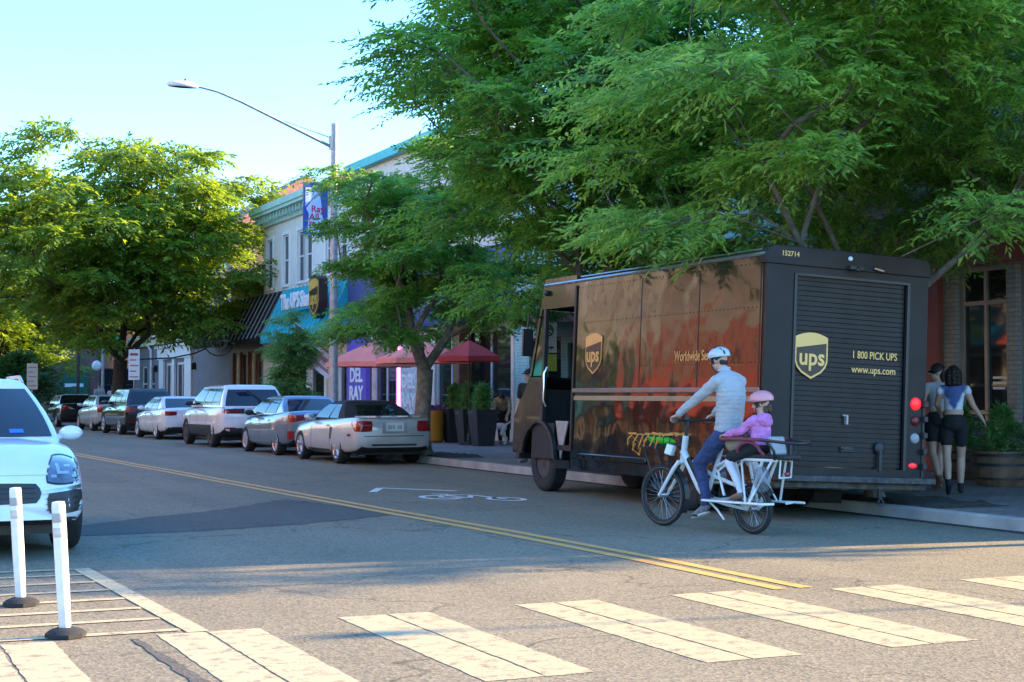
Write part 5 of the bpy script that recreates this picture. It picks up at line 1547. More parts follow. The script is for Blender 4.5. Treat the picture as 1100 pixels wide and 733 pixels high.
# white suv facing us at the left kerb
m_lampglass = mat('headlight_lens', (0.10, 0.115, 0.13), 0.08, 0.3, var=0.4, scale=9, coat=1.0)
m_led = mat('lamp_reflector', (0.42, 0.46, 0.50), 0.2, 0.6)
m_blue_sticker = mat('blue_sticker', (0.03, 0.16, 0.55), 0.5)
L_ = 4.86
root, proj, patch, fpt = car('suv_car', 'white suv seen from the front at the left kerb behind the posts', 'car', None, (1.36, 14.50 + L_ / 2, 0.0), R(180), dict(
    L=L_, W=1.94, paint=p_white, r=.385, yr=.98, yf=3.90, gap=.05, clad=.31, tilt_r=-.04, tilt_f=.16, spokes=5, sw=1.2,
    prof=[(0, .86, 1.02, 1.05, .40), (.12, .93, 1.06, 1.09, .34), (.6, .985, 1.06, 1.10, .28), (1.2, 1.0, 1.07, 1.11, .25), (2.4, .985, 1.05, 1.09, .25), (3.3, .99, 1.03, 1.09, .25), (3.95, 1.0, .98, 1.03, .27), (4.3, .98, .90, .955, .30), (4.55, .95, .82, .88, .30), (4.74, .90, .74, .80, .30), (L_, .80, .66, .70, .34)],
    cab=dict(yb0=.12, yr0=.75, yr1=2.45, yb1=3.45, zb=1.02, zr=1.60, wb=.86, wr=.63, crown=.075, bulge=.16, rb=.05, side=[(.07, .30, .07, .28), (.325, .60, .30, .60), (.63, .93, .63, .97)], rw=(.86, .1, .85), aw=.915, v0=.05, fv0=.09, v1=.90),
    mirror=(3.18, 1.10), seams=[(1.5, .4, 1.05), (2.6, .4, 1.05)], handles=[(1.7, .92), (2.7, .90)], rails=True,
    bits=[('headlight', [(.52, .675), (.895, .685), (.885, .885), (.66, .935)], 'front', m_lampglass, .012, True),
          ('headlight_rim', [(.505, .66), (.91, .67), (.90, .90), (.65, .95)], 'front', m_darktrim, .006, True),
          ('grille', quad(-.50, .50, .50, .69), 'front', m_darktrim, .008), ('air_intake', [(.56, .40), (.89, .42), (.90, .63), (.55, .60)], 'front', m_darktrim, .008, True),
          ('intake_trim', [(.50, .585), (.88, .63), (.885, .665), (.505, .62)], 'front', M['alloy'], .014, True),
          ('fog_lamp_recess', quad(.62, .285, .84, .375), 'front', m_darktrim, .008, True), ('fog_lamp', quad(.66, .30, .74, .36), 'front', m_led, .016, True),
          ('lower_grille', quad(-.55, .17, .55, .30), 'front', m_darktrim, .02), ('number_plate', quad(-.05, .36, .27, .475), 'front', M['plate'], .02),
          ('led', quad(.66, .76, .69, .85), 'front', m_led, .018, True), ('led', quad(.69, .76, .77, .785), 'front', m_led, .018, True), ('led', quad(.60, .73, .65, .755), 'front', m_led, .018, True), ('led', quad(.79, .73, .84, .755), 'front', m_led, .018, True), ('led', quad(.74, .82, .80, .84), 'front', m_led, .018, True)]))
# bonnet seam, grille slats, windscreen sticker, number
for z in (.555, .60, .645):
    proj('grille_slat', quad(-.45, z, .45, z + .010), 'front', M['black_paint'], .02, 10, 1)
for z in (.45, .50, .55):
    for s in (-1, 1): proj('intake_slat', [(s * .55, z - .012), (s * .85, z), (s * .85, z + .012), (s * .55, z)], 'front', M['black_paint'], .02, 6, 1)
ws = [o for o in children(root) if o.name.startswith('windscreen')][0]
patch('sticker', lambda u, v: fpt(lerp(-.60, -.44, u), lerp(.14, .20, v)), m_blue_sticker, .016, 4, 2, ws)
patch('sticker', lambda u, v: fpt(lerp(-.30, -.25, u), lerp(.84, .88, v)), M['white_plastic'], .016, 4, 2, ws)
proj('bonnet_seam', quad(-.66, .752, .66, .757), 'front', M['grey_plastic'], .002, 12, 1)
pl = [o for o in children(root) if o.name.startswith('number_plate')][0]
ymax = max(v.co.y for v in pl.data.vertices)
text('546', 0.125, at(-0.025, ymax + .004, .418) @ Matrix.Rotation(R(180), 4, 'Z') @ FRONT, m_darktrim, pl, 'plate_number', .004, 'CENTER', .002)

# ------------------------------------------------------------------ people: capsules fused into one continuous skin
def chain(mi, *pts):
    return ('c', mi, [(Vector(p[:3]), p[3]) for p in pts])
def ell(mi, c, r, rot=None):
    return ('e', mi, Vector(c), Vector(r), rot or Matrix())
def hand(mi, wrist, f, back, thumb, curl=0.5, k=1.0):
    """palm, four unequal curled fingers and a thumb from the side of the palm"""
    w = Vector(wrist); f = Vector(f).normalized(); b = Vector(back); b = (b - f * b.dot(f)).normalized(); t = f.cross(b)
    if t.dot(Vector(thumb)) < 0: t = -t
    out = []
    for q, off in enumerate((.030, .010, -.010, -.029)):
        out.append(chain(mi, tuple(w) + (.021 * k,), tuple(w + f * .075 * k + t * off * k) + (.0135 * k,)))
    for q, (off, L) in enumerate(((.032, .070), (.011, .080), (-.011, .074), (-.031, .058))):
        p = w + f * .078 * k + t * off * k; pts = [tuple(p) + (.0105 * k,)]
        a = 0
        for seg, fr in enumerate((.45, .32, .23)):
            a += curl * (0.9 if seg else 0.7)
            d = f * math.cos(a) - b * math.sin(a)
            p = p + d * L * fr * k; pts.append(tuple(p) + ((.0098, .009, .0078)[seg] * k,))
        out.append(chain(mi, *pts))
    p0 = w + f * .025 * k + t * .022 * k
    p1 = p0 + (f * .6 + t * .75 - b * .25).normalized() * .038 * k
    p2 = p1 + (f * .85 + t * .2 - b * (.35 + curl * .3)).normalized() * .030 * k
    p3 = p2 + (f * .9 - t * .1 - b * (.4 + curl * .4)).normalized() * .022 * k
    out.append(chain(mi, tuple(p0) + (.014 * k,), tuple(p1) + (.0115 * k,), tuple(p2) + (.0095 * k,), tuple(p3) + (.0080 * k,)))
    return out
def head_prims(mi, c, rot, k=1.0, neck=None, mneck=None):
    """face looks along local +Y"""
    X = at(*c) @ rot
    def p(x, y, z): return tuple(X @ Vector((x * k, y * k, z * k)))
    o = [ell(mi, p(0, -.010, .025), Vector((.076, .095, .095)) * k, rot), ell(mi, p(0, .022, -.040), Vector((.060, .068, .075)) * k, rot), ell(mi, p(0, .055, -.088), Vector((.030, .026, .022)) * k, rot)]
    o.append(chain(mi, p(0, .088, .018) + (.009 * k,), p(0, .104, -.022) + (.0135 * k,)))
    o.append(ell(mi, p(0, .082, .040), Vector((.050, .014, .012)) * k, rot))
    o.append(ell(mi, p(0, .082, -.058), Vector((.024, .010, .010)) * k, rot))
    for s in (-1, 1):
        o.append(ell(mi, p(s * .078, -.010, -.005), Vector((.010, .018, .030)) * k, rot))
        o.append(ell(mi, p(s * .042, .062, -.022), Vector((.020, .018, .018)) * k, rot))
    if neck is not None: o.append(chain(mi, p(0, -.018, -.05) + (.052 * k,), tuple(neck) + (.058 * k,)))
    return o
def torso(mi, keys, n=14, hz=.075):
    """keys: (y, z, half width, half depth) from the hips up"""
    out = []
    Z = [k[1] for k in keys]
    for i in range(n):
        z = lerp(Z[0], Z[-1], i / (n - 1))
        y, w, d = (float(np.interp(z, Z, [k[q] for k in keys])) for q in (0, 2, 3))
        out.append(ell(mi, (0, y, z), (w, d, hz)))
    return out
def figure(name, prims, mats, parent=None, voxel=.012, smooth=5):
    b = MB()
    for pr in prims:
        if pr[0] == 'c':
            for i, (p, r) in enumerate(pr[2]):
                b.sph(tuple(p), r, 14, 10)
                if i: q, r2 = pr[2][i - 1]; b.tube([tuple(q), tuple(p)], [r2, r], 14)
        else:
            b.sph(tuple(pr[2]), tuple(pr[3]), 18, 12, 0, pr[4])
    o = b.build('tmp_figure', mats[0], None, weld=False, recalc=True)
    m1 = o.modifiers.new('r', 'REMESH'); m1.mode = 'VOXEL'; m1.voxel_size = voxel; m1.adaptivity = 0
    m2 = o.modifiers.new('s', 'SMOOTH'); m2.factor = .5; m2.iterations = smooth
    dg = bpy.context.evaluated_depsgraph_get()
    me = bpy.data.meshes.new_from_object(o.evaluated_get(dg))
    od = o.data; bpy.data.objects.remove(o); bpy.data.meshes.remove(od)
    me.name = name; me.materials.clear()
    for m in mats: me.materials.append(m)
    nf = len(me.polygons)
    C = np.empty(nf * 3, np.float32); me.polygons.foreach_get('center', C); C = C.reshape(-1, 3)
    best = np.full(nf, 1e9); idx = np.zeros(nf, np.int32)
    for pr in prims:
        if pr[0] == 'c':
            for i in range(1, len(pr[2])):
                a, ra = pr[2][i - 1]; c, rc = pr[2][i]
                A = np.array(a); D = np.array(c) - A; dd = max(1e-9, float(D @ D))
                t = np.clip(((C - A) @ D) / dd, 0, 1)
                d = np.linalg.norm(C - A - t[:, None] * D, axis=1) - (ra + (rc - ra) * t)
                k = d < best; best[k] = d[k]; idx[k] = pr[1]
        else:
            Ri = np.array(pr[4].to_3x3().inverted()); q = (C - np.array(pr[2])) @ Ri.T
            rr = np.array(pr[3]); n_ = np.linalg.norm(q / rr, axis=1)
            d = (n_ - 1) * float(min(rr)) 
            k = d < best; best[k] = d[k]; idx[k] = pr[1]
    me.polygons.foreach_set('material_index', idx); me.polygons.foreach_set('use_smooth', [True] * nf)
    me.update()
    cloth = {i for i, m in enumerate(mats) if any(q in m.name for q in ('fleece', 'denim', 'hoodie', 'cloth', 'jacket', 'shirt', 'tie_dye', 'legging'))}
    if cloth and voxel < .02:
        vset = set()
        for p in me.polygons:
            if p.material_index in cloth: vset.update(p.vertices)
        vn = [tuple(v.normal) for v in me.vertices]
        for i in vset:
            v = me.vertices[i]; c = v.co
            q = mnoise.noise(Vector((c.x * 7, c.y * 7, c.z * 17))) ; q2 = mnoise.noise(Vector((c.x * 13 + 5, c.y * 13, c.z * 9)))
            d = (1 - abs(q)) ** 3 * .005 + q2 * .004 - .003
            v.co = c + Vector(vn[i]) * d
        me.update()
    ob = bpy.data.objects.new(name, me); COL.objects.link(ob)
    if parent is not None: ob.parent = parent
    return ob
m_fleece = mat('grey_fleece', (0.41, 0.415, 0.415), 0.9, var=0.05, scale=40, bump=0.5, bscale=6)
m_denim = mat('blue_denim', (0.030, 0.048, 0.125), 0.85, var=0.3, scale=7, bump=0.9, bscale=9)
m_shoe = mat('grey_shoe', (0.17, 0.17, 0.18), 0.8, var=0.2, scale=20)
m_sole = mat('white_sole', (0.65, 0.65, 0.63), 0.6)
m_helmet = mat('pale_blue_helmet', (0.45, 0.53, 0.60), 0.3, coat=.5)
m_pinkhelmet = mat('pink_helmet', (0.70, 0.28, 0.30), 0.35, coat=.4)
m_hoodie = mat('pink_hoodie', (0.62, 0.21, 0.50), 0.85, var=0.15, scale=10, bump=0.9, bscale=12)
m_blackcloth = mat('black_cloth', (0.012, 0.012, 0.014), 0.85)
m_legging = mat('white_legging', (0.62, 0.60, 0.64), 0.7)
m_brownshoe = mat('brown_shoe', (0.20, 0.11, 0.07), 0.6)
m_lips = mat('lip_skin', (0.40, 0.17, 0.14), 0.45)
m_eye = mat('dark_eye', (0.02, 0.015, 0.012), 0.2)
for m_ in (m_fleece, m_denim, m_hoodie):
    for n_ in m_.node_tree.nodes:
        if n_.type == 'BUMP': n_.inputs['Distance'].default_value = .07
ID = Matrix()
def rotm(yaw=0, pitch=0, roll=0): return Matrix.Rotation(R(yaw), 4, 'Z') @ Matrix.Rotation(R(pitch), 4, 'X') @ Matrix.Rotation(R(roll), 4, 'Y')
def face_bits(body, c, rot, k=1.0):
    X = at(*c) @ rot
    for s in (-1, 1):
        b = MB(X); b.sph((s * .030 * k, .079 * k, .020 * k), (.011 * k, .010 * k, .007 * k), 10, 6); b.build('eye', m_eye, body)
    b = MB(X); b.sph((0, .089 * k, -.056 * k), (.021 * k, .006 * k, .006 * k), 10, 6); b.build('mouth', m_lips, body)
def hair_cap(body, c, rot, k, m, r=(.086, .106, .104), off=(0, -.018, .030), extra=()):
    X = at(*c) @ rot
    b = MB(X)
    rnd = random.Random(3)
    b.sph(tuple(x * k for x in off), tuple(x * k for x in r), 22, 14, 0, Matrix.Rotation(R(-28), 4, 'X'), z0=-.15)
    for e in extra:
        if len(e) == 4: b.sph(tuple(x * k for x in e[:3]), e[3] * k, 12, 8)
        else: b.sph(tuple(x * k for x in e[:3]), tuple(x * k for x in e[3:]), 14, 9)
    return b.build('hair', m, body)

BX, BY, BRZ = 8.94, 14.59, R(14.7)
# ---- cargo bicycle
bike = empty('cargo_bicycle', (BX, BY, 0), BRZ)
tag(bike, 'white long tail electric cargo bicycle with a child seat rail and front basket', 'bicycle')
m_bw = mat('white_frame_paint', (0.70, 0.71, 0.70), 0.35, coat=.5)
m_wire = mat('spoke_steel', (0.42, 0.42, 0.43), 0.35, 0.8)
m_maroon = mat('maroon_padding', (0.20, 0.035, 0.06), 0.7, bump=.3)
m_pad = mat('black_seat_pad', (0.02, 0.02, 0.022), 0.7)
m_orange = mat('orange_bungee', (0.75, 0.27, 0.035), 0.6, var=.2)
def bwheel(y, r, name, ns, tr):
    T = at(0, y, r) @ Matrix.Rotation(R(90), 4, 'Y')
    b = MB()
    c = [(r - tr + tr * math.cos(a), tr * math.sin(a)) for a in [2 * math.pi * k / 10 for k in range(10)]]
    b.lathe(c, 44, 0, T, True); w = b.build(name, M['rubber'], bike)
    b = MB(); b.lathe([(r - 2 * tr - .018, -.012), (r - 2 * tr + .004, -.014), (r - 2 * tr + .004, .014), (r - 2 * tr - .018, .012)], 44, 0, T, True); b.build('rim', M['dark_metal'], w)
    b = MB()
    for k in range(ns):
        a = 2 * math.pi * k / ns; s = 1 if k % 2 else -1; a2 = a + (.35 if k % 4 < 2 else -.35)
        b.tube([tuple(T @ Vector((.035 * math.cos(a2), .035 * math.sin(a2), s * .025))), tuple(T @ Vector(((r - 2 * tr) * math.cos(a), (r - 2 * tr) * math.sin(a), 0)))], .0022, 4)
    b.tube([(-.05, y, r), (.05, y, r)], .028, 12); b.build('spokes', m_wire, w)
    b = MB(); b.lathe([(r - tr * .9, -tr * .72), (r - tr * 1.5, -tr * .95), (r - tr * 1.5, -tr * .86)], 44, 0, T, True); b.lathe([(r - tr * .9, tr * .72), (r - tr * 1.5, tr * .95), (r - tr * 1.5, tr * .86)], 44, 0, T, True)
    b.build('tyre_sidewall', mat('tan_sidewall', (0.30, 0.28, 0.25), .7) if 'tan_sidewall' not in bpy.data.materials else bpy.data.materials['tan_sidewall'], w)
bwheel(.68, .35, 'front_wheel', 28, .026); bwheel(-.68, .27, 'rear_wheel', 28, .030)
b = MB()
b.tube([(0, .365, .73), (0, .315, 1.03)], .036, 12)
b.tube([(0, .36, .86), (0, .10, .46), (0, .0, .36)], [.042, .046, .046], 12)
b.tube([(0, .0, .36), (0, -.14, .68), (0, -.24, .93)], .025, 10)
b.tube([(0, .35, .80), (0, -.10, .60), (0, -.40, .52), (0, -.66, .50)], .024, 10)
for s in (-1, 1):
    b.tube([(s * .03, .0, .36), (s * .09, -.40, .30), (s * .09, -.68, .27)], .018, 8)
    b.tube([(s * .03, -.16, .70), (s * .11, -.45, .80), (s * .11, -1.12, .80)], .017, 8)
    b.tube([(s * .09, -.68, .28), (s * .11, -.52, .80)], .017, 8); b.tube([(s * .09, -.68, .28), (s * .11, -.92, .80)], .017, 8)
    b.tube([(s * .10, -.36, .40), (s * .11, -.28, .66), (s * .11, -.50, .80)], .015, 8)
b.build('frame', m_bw, bike)
b = MB()
for s in (-1, 1):
    b.tube([(s * .05, .375, .74), (s * .066, .44, .66), (s * .066, .68, .35)], [.022, .024, .016], 10)
b.tube([(-.06, .385, .73), (.06, .385, .73)], .026, 8)
b.build('fork', m_bw, bike)
b = MB(); b.box((0, .17, .63), (.075, .36, .085), 0, Matrix.Rotation(R(56), 4, 'X')); b.build('battery', M['black_paint'], bike, bevel=.015)
b = MB(); b.lathe([(.0, -.05), (.075, -.05), (.085, -.02), (.085, .02), (.075, .05), (0, .05)], 18, 0, at(0, 0, .34) @ Matrix.Rotation(R(90), 4, 'Y')); b.build('motor', M['dark_metal'], bike)
b = MB()
b.tube([(0, .315, 1.02), (0, .29, 1.17), (0, .30, 1.20)], .020, 10)
b.tube([(-.33, .13, 1.20), (-.24, .20, 1.205), (-.10, .29, 1.20), (.10, .29, 1.20), (.24, .20, 1.205), (.33, .13, 1.20)], .013, 8)
for s in (-1, 1):
    b.tube([(s * .335, .125, 1.20), (s * .23, .205, 1.205)], .018, 8); b.tube([(s * .20, .24, 1.20), (s * .24, .29, 1.17), (s * .32, .24, 1.14)], .007, 6)
    b.tube([(s * .15, .27, 1.20), (s * .12, .42, 1.10), (s * .04, .40, .95)], .005, 6)
b.box((0, .30, 1.235), (.07, .02, .05)); b.box((-.06, .33, 1.19), (.05, .05, .04))
b.build('handlebar', M['black_paint'], bike)
b = MB(); b.sph((0, -.28, .985), (.10, .145, .035), 16, 8); b.tube([(0, -.24, .92), (0, -.26, .97)], .018, 8); b.build('saddle', m_pad, bike)
# front basket, lamp box, bungee
b = MB()
for z in (.93, 1.02):
    b.tube([(-.20, .46, z), (.20, .46, z), (.20, .98, z), (-.20, .98, z), (-.20, .46, z)], .008, 6)
for x in (-.2, -.1, 0, .1, .2):
    b.tube([(x, .46, 1.02), (x, .48, .90), (x, .96, .90), (x, .98, 1.02)], .006, 6)
for y in (.60, .72, .84): b.tube([(-.2, y, 1.02), (-.19, y, .90), (.19, y, .90), (.2, y, 1.02)], .006, 6)
for s in (-1, 1): b.tube([(s * .08, .50, .90), (s * .05, .40, .82)], .010, 6); b.tube([(s * .10, .9, .9), (s * .075, .68, .38)], .008, 6)
b.build('front_basket', M['black_paint'], bike)
b = MB()
rnd = random.Random(8)
for q in range(5):
    pts = [(-.22 + .44 * k / 8 + rnd.uniform(-.03, .03), .47 + q * .125 + (.05 if k % 2 else -.05) + rnd.uniform(-.02, .02), 1.032 + rnd.uniform(-.01, .02)) for k in range(9)]
    b.tube(pts, .008, 6)
for k in range(6): b.tube([(-.22, .5 + k * .09, 1.03), (-.25, .54 + k * .09, .96 + rnd.uniform(-.05, .03)), (-.22, .58 + k * .09, .90 + rnd.uniform(-.06, .04))], .008, 6)
b.tube([(-.2, .98, 1.02), (-.1, 1.03, .97), (.0, 1.0, .90), (.1, 1.03, .98), (.2, .98, 1.02)], .008, 6)
b.tube([(-.22, .9, .93), (-.2, .97, .86), (-.1, 1.0, .82), (-.16, .9, .80), (-.2, .84, .88)], .009, 6)
b.build('bungee_net', m_orange, bike)
b = MB(); b.box((-.13, .43, .87), (.10, .09, .12), 0, rotm(20, 15, 8)); b.build('white_pouch', m_bw, bike, bevel=.012)
# deck, rails, pads
b = MB()
for s in (-1, 1):
    b.tube([(s * .10, -.12, .34), (s * .24, -.16, .345), (s * .25, -1.02, .345), (s * .10, -1.06, .345)], .014, 8)
    b.tube([(s * .09, -.68, .27), (s * .25, -.72, .345)], .012, 8); b.tube([(s * .11, -.62, .78), (s * .25, -.80, .345)], .011, 8); b.tube([(s * .11, -1.05, .80), (s * .25, -.84, .345)], .013, 8)
    b.box((s * .19, -.58, .352), (.11, .80, .008))
for y in (-1.13,): b.tube([(-.09, y, .62), (-.09, y - .02, .80), (.09, y - .02, .80), (.09, y, .62), (-.09, y, .62)], .010, 8)
b.tube([(.25, -.9, .345), (.34, -1.02, .34), (.34, -1.10, .34)], .014, 8)
b.build('rear_rack', m_bw, bike)
b = MB(); b.box((0, -.78, .835), (.24, .50, .05)); b.box((0, -1.14, .835), (.24, .22, .05)); b.build('seat_pad', m_pad, bike, bevel=.018)
b = MB(); b.box((0, -1.03, .95), (.22, .05, .20), 0, Matrix.Rotation(R(-12), 4, 'X')); b.build('backrest', M['grey_plastic'], bike, bevel=.02)
b = MB()
b.tube([(-.21, -.42, 1.01), (-.215, -.7, 1.02), (-.215, -1.0, 1.015)], .019, 8); b.tube([(.21, -.42, 1.01), (.215, -.7, 1.02), (.215, -1.0, 1.015)], .019, 8)
b.tube([(-.21, -.42, 1.01), (-.12, -.38, 1.01), (.12, -.38, 1.01), (.21, -.42, 1.01)], .019, 8)
for s in (-1, 1): b.tube([(s * .16, -.64, .86)] + [(s * .2, -.80 + .17 * math.cos(R(a)), .86 + .13 * math.sin(R(a))) for a in range(20, 165, 24)] + [(s * .16, -.98, .86)], .017, 8)
b.build('safety_rail', m_maroon, bike)
b = MB()
b.tube([(-.215, -1.0, 1.015), (-.215, -1.30, .995), (-.12, -1.38, .985), (.12, -1.38, .985), (.215, -1.30, .995), (.215, -1.0, 1.015)], .016, 8)
for s in (-1, 1): b.tube([(s * .13, -1.10, .81), (s * .17, -1.13, .90), (s * .215, -1.06, 1.01)], .015, 8)
b.build('rail_end', M['black_paint'], bike)
b = MB(); b.sph((0, -1.16, .66), (.05, .02, .022)); b.build('tail_light', M['tail'], bike)
b = MB()
pts = [(0, -.68 + .315 * math.cos(R(a)), .27 + .315 * math.sin(R(a))) for a in range(-10, 150, 12)]
for p, q in zip(pts[:-1], pts[1:]):
    d = Vector(q) - Vector(p); b.box((Vector(p) + Vector(q)) / 2, (.075, d.length * 1.1, .006), 0, Matrix.Rotation(math.atan2(d.z, d.y), 4, 'X'))
b.build('mudguard', M['black_paint'], bike); b = MB()
pts = [(0, .68 + .385 * math.cos(R(a)), .35 + .385 * math.sin(R(a))) for a in range(100, 215, 12)]
for p, q in zip(pts[:-1], pts[1:]):
    d = Vector(q) - Vector(p); b.box((Vector(p) + Vector(q)) / 2, (.07, d.length * 1.1, .006), 0, Matrix.Rotation(math.atan2(d.z, d.y), 4, 'X'))
b.build('mudguard', M['black_paint'], bike)
b = MB()
b.tube([(-.055, 0, .34), (-.075, .03, .17)], .012, 8); b.box((-.12, .03, .165), (.09, .08, .02)); b.tube([(.055, 0, .34), (.075, -.03, .51)], .012, 8); b.box((.12, -.03, .515), (.09, .08, .02))
b.lathe([(.085, -.004), (.085, .004), (.06, .004), (.06, -.004)], 24, 0, at(.05, 0, .34) @ Matrix.Rotation(R(90), 4, 'Y'), True); b.tube([(.05, 0, .425), (.05, -.68, .315), ], .006, 6); b.tube([(.05, 0, .255), (.05, -.68, .225)], .006, 6)
b.build('crank', M['dark_metal'], bike)
b = MB(); b.tube([(-.12, -.16, .32), (-.15, -.30, .25), (-.17, -.42, .15)], .012, 8); b.build('kickstand', m_bw, bike)
# things carried on the bicycle
def on_bike(x, y, z):
    c, s = math.cos(BRZ), math.sin(BRZ); return (BX + x * c - y * s, BY + x * s + y * c, z)
b = MB(); rnd = random.Random(2)
b.sph((0, 0, 0), (.15, .17, .055), 20, 12)
o = b.build('bag', mat('bright_green_cloth', (0.10, 0.62, 0.03), 0.6, bump=.9, bscale=14), None)
o.location = on_bike(-.03, .67, .965); o.rotation_euler = (.1, .15, BRZ + .3); tag(o, 'bright green cloth bag in the front basket of the cargo bicycle', 'bag')
m_film = glass_mat('clear_plastic_film', (0.85, 0.87, 0.9), .72); nodes_of(m_film)[1].inputs['Base Color'].default_value = (.25, .27, .3, 1); nodes_of(m_film)[1].inputs['Roughness'].default_value = .35
b = MB(); b.sph((0, 0, 0), (.045, .12, .14), 18, 12)
o = b.build('plastic_bag', m_film, None); o.location = on_bike(-.19, -.98, .60); o.rotation_euler = (0, 0, BRZ)
tag(o, 'translucent plastic bag hanging at the rear rack of the cargo bicycle', 'bag')
b = MB(); b.sph((0, 0, 0), (.10, .13, .10), 16, 10); b.tube([(0, -.1, .05), (0, -.06, .15), (0, .06, .15), (0, .1, .05)], .012, 6)
o = b.build('cloth_bag', mat('tan_canvas', (0.26, 0.20, 0.13), .8, bump=.8, bscale=15), None); o.location = on_bike(-.07, -.50, .96); o.rotation_euler = (0, 0, BRZ)
tag(o, 'small tan canvas bag on the bicycle between the rider and the child', 'bag')

# ---- rider
rider = empty('person', (BX, BY, 0), BRZ)
tag(rider, 'cyclist in grey fleece, blue jeans and pale blue helmet riding the cargo bicycle', 'person')
HC = (0, -.195, 1.86); HR = rotm(4, -8)
P_ = []
P_ += torso(1, [(-.335, 1.10, .178, .138), (-.345, 1.22, .176, .132), (-.365, 1.36, .186, .130), (-.372, 1.48, .200, .128), (-.365, 1.58, .205, .115), (-.345, 1.655, .165, .090)]) + [ chain(1, (-.13, -.34, 1.65, .075), (0, -.335, 1.69, .07), (.13, -.34, 1.65, .075)), chain(1, (0, -.31, 1.70, .07), (0, -.28, 1.745, .064))]
P_ += [ell(2, (0, -.335, 1.06), (.178, .145, .12))]
for s in (-1, 1):
    P_ += [chain(1, (s * .185, -.335, 1.63, .072), (s * .245, -.09, 1.44, .056), (s * .285, .13, 1.285, .043))]
    P_ += [chain(0, (s * .285, .13, 1.285, .030), (s * .285, .155, 1.262, .028))]
    P_ += hand(0, (s * .285, .150, 1.262), (0, .93, -.28), (0, .3, .95), (-s, 0, 0), .95)
P_ += [chain(2, (-.10, -.32, 1.03, .105), (-.13, -.02, .74, .078), (-.11, -.09, .40, .056), (-.108, -.095, .30, .056))]
P_ += [chain(2, (.10, -.32, 1.03, .105), (.13, .07, .93, .078), (.115, -.10, .66, .056), (.112, -.115, .58, .056))]
for x, y, z, pit in ((-.11, -.085, .235, -18), (.112, -.11, .57, -8)):
    Xs = at(x, y, z) @ rotm(0, pit)
    P_ += [chain(3, tuple(Xs @ Vector((0, -.03, .03))) + (.047,), tuple(Xs @ Vector((0, .09, -.005))) + (.043,), tuple(Xs @ Vector((0, .20, -.022))) + (.030,))]
P_ += head_prims(0, HC, HR, 1.02, (0, -.30, 1.71))
ob = figure('body', P_, [M['skin'], m_fleece, m_denim, m_shoe], rider, .0085)
face_bits(ob, HC, HR, 1.02)
hair_cap(ob, HC, HR, 1.02, M['hair_dark'], off=(0, -.022, .012), extra=((0, -.062, -.020, .062, .035, .045),))
for x, y, z, pit in ((-.11, -.085, .235, -18), (.112, -.11, .57, -8)):
    b = MB(at(x, y, z) @ rotm(0, pit)); b.sph((0, .085, -.042), (.048, .152, .018), 16, 6); b.build('shoe_sole', m_sole, ob)
def helmet(body, c, rot, m, k, vents, brim=0.0):
    X = at(*c) @ rot
    b = MB(X); b.sph((0, -.012 * k, .055 * k), (.105 * k, .136 * k, .098 * k), 28, 14, 0, None, z0=-.22)
    if brim: b.sph((0, .015, .048 * k), (.108 * k, .140 * k, .016 * k), 26, 6)
    h = b.build('helmet', m, body)
    if vents:
        b = MB(X)
        for x in (-.052, -.018, .018, .052):
            for (y, z, a) in ((.075, .115, -32), (.0, .150, 0), (-.085, .118, 34), (-.128, .075, 62)):
                q = math.sqrt(max(0.0, 1 - (x / .105) ** 2)); b.sph((x * k, y * k, (.045 + (z - .045) * q + .005) * k), (.0095 * k, .030 * k, .009 * k), 10, 6, 0, Matrix.Rotation(R(a), 4, 'X'))
        b.build('vent', m_blackcloth, h)
    b = MB(X)
    for s in (-1, 1): b.tube([(s * .085 * k, .03 * k, .03 * k), (s * .072 * k, .05 * k, -.05 * k), (s * .02 * k, .055 * k, -.112 * k)], .006, 6)
    b.build('chin_strap', m_blackcloth, h)
helmet(ob, HC, HR, m_helmet, 1.0, True)
b = MB()
b.tube([(-.06, -.25, 1.755), (0, -.35, 1.775), (.06, -.25, 1.755), (.0, -.225, 1.735), (-.06, -.25, 1.755)], .016, 8); b.build('collar', m_fleece, ob)
b = MB(); b.lathe([(.176, 0), (.181, .02), (.176, .05)], 24, 0, at(0, -.34, 1.10) @ Matrix.Diagonal((1, .80, 1, 1))); b.build('hem', m_fleece, ob)

# ---- child
child = empty('person', (BX, BY, 0), BRZ)
tag(child, 'small child in pink hoodie and pink helmet seated behind the cyclist', 'person')
HC = (0, -.80, 1.385); HR = rotm(32, -6)
P_ = torso(1, [(-.80, .97, .128, .105), (-.80, 1.08, .125, .098), (-.80, 1.17, .122, .088), (-.79, 1.225, .095, .07)], 9, .05) + [ chain(1, (-.085, -.785, 1.22, .055), (.085, -.785, 1.22, .055)), ell(2, (0, -.80, .935), (.125, .11, .075)), ell(1, (0, -.86, 1.245), (.085, .055, .05))]
for s in (-1, 1):
    P_ += [chain(1, (s * .115, -.775, 1.205, .052), (s * .165, -.66, 1.10, .046), (s * .185, -.49, 1.065, .036)), chain(0, (s * .185, -.49, 1.062, .023), (s * .187, -.465, 1.058, .022))]
    P_ += hand(0, (s * .187, -.465, 1.056), (0, 1, -.12), (0, .1, 1), (-s, 0, 0), .9, .70)
    P_ += [chain(2, (s * .07, -.79, .93, .076), (s * .155, -.52, .82, .064)), chain(3, (s * .155, -.52, .80, .052), (s * .165, -.49, .765, .050), (s * .20, -.62, .60, .041), (s * .215, -.70, .455, .030))]
    P_ += [chain(4, (s * .215, -.71, .43, .036), (s * .22, -.63, .405, .033), (s * .222, -.57, .385, .025))]
P_ += head_prims(0, HC, HR, .86, (0, -.80, 1.25))
ob = figure('body', P_, [M['skin'], m_hoodie, m_blackcloth, m_legging, m_brownshoe], child, .0075, 4)
face_bits(ob, HC, HR, .86)
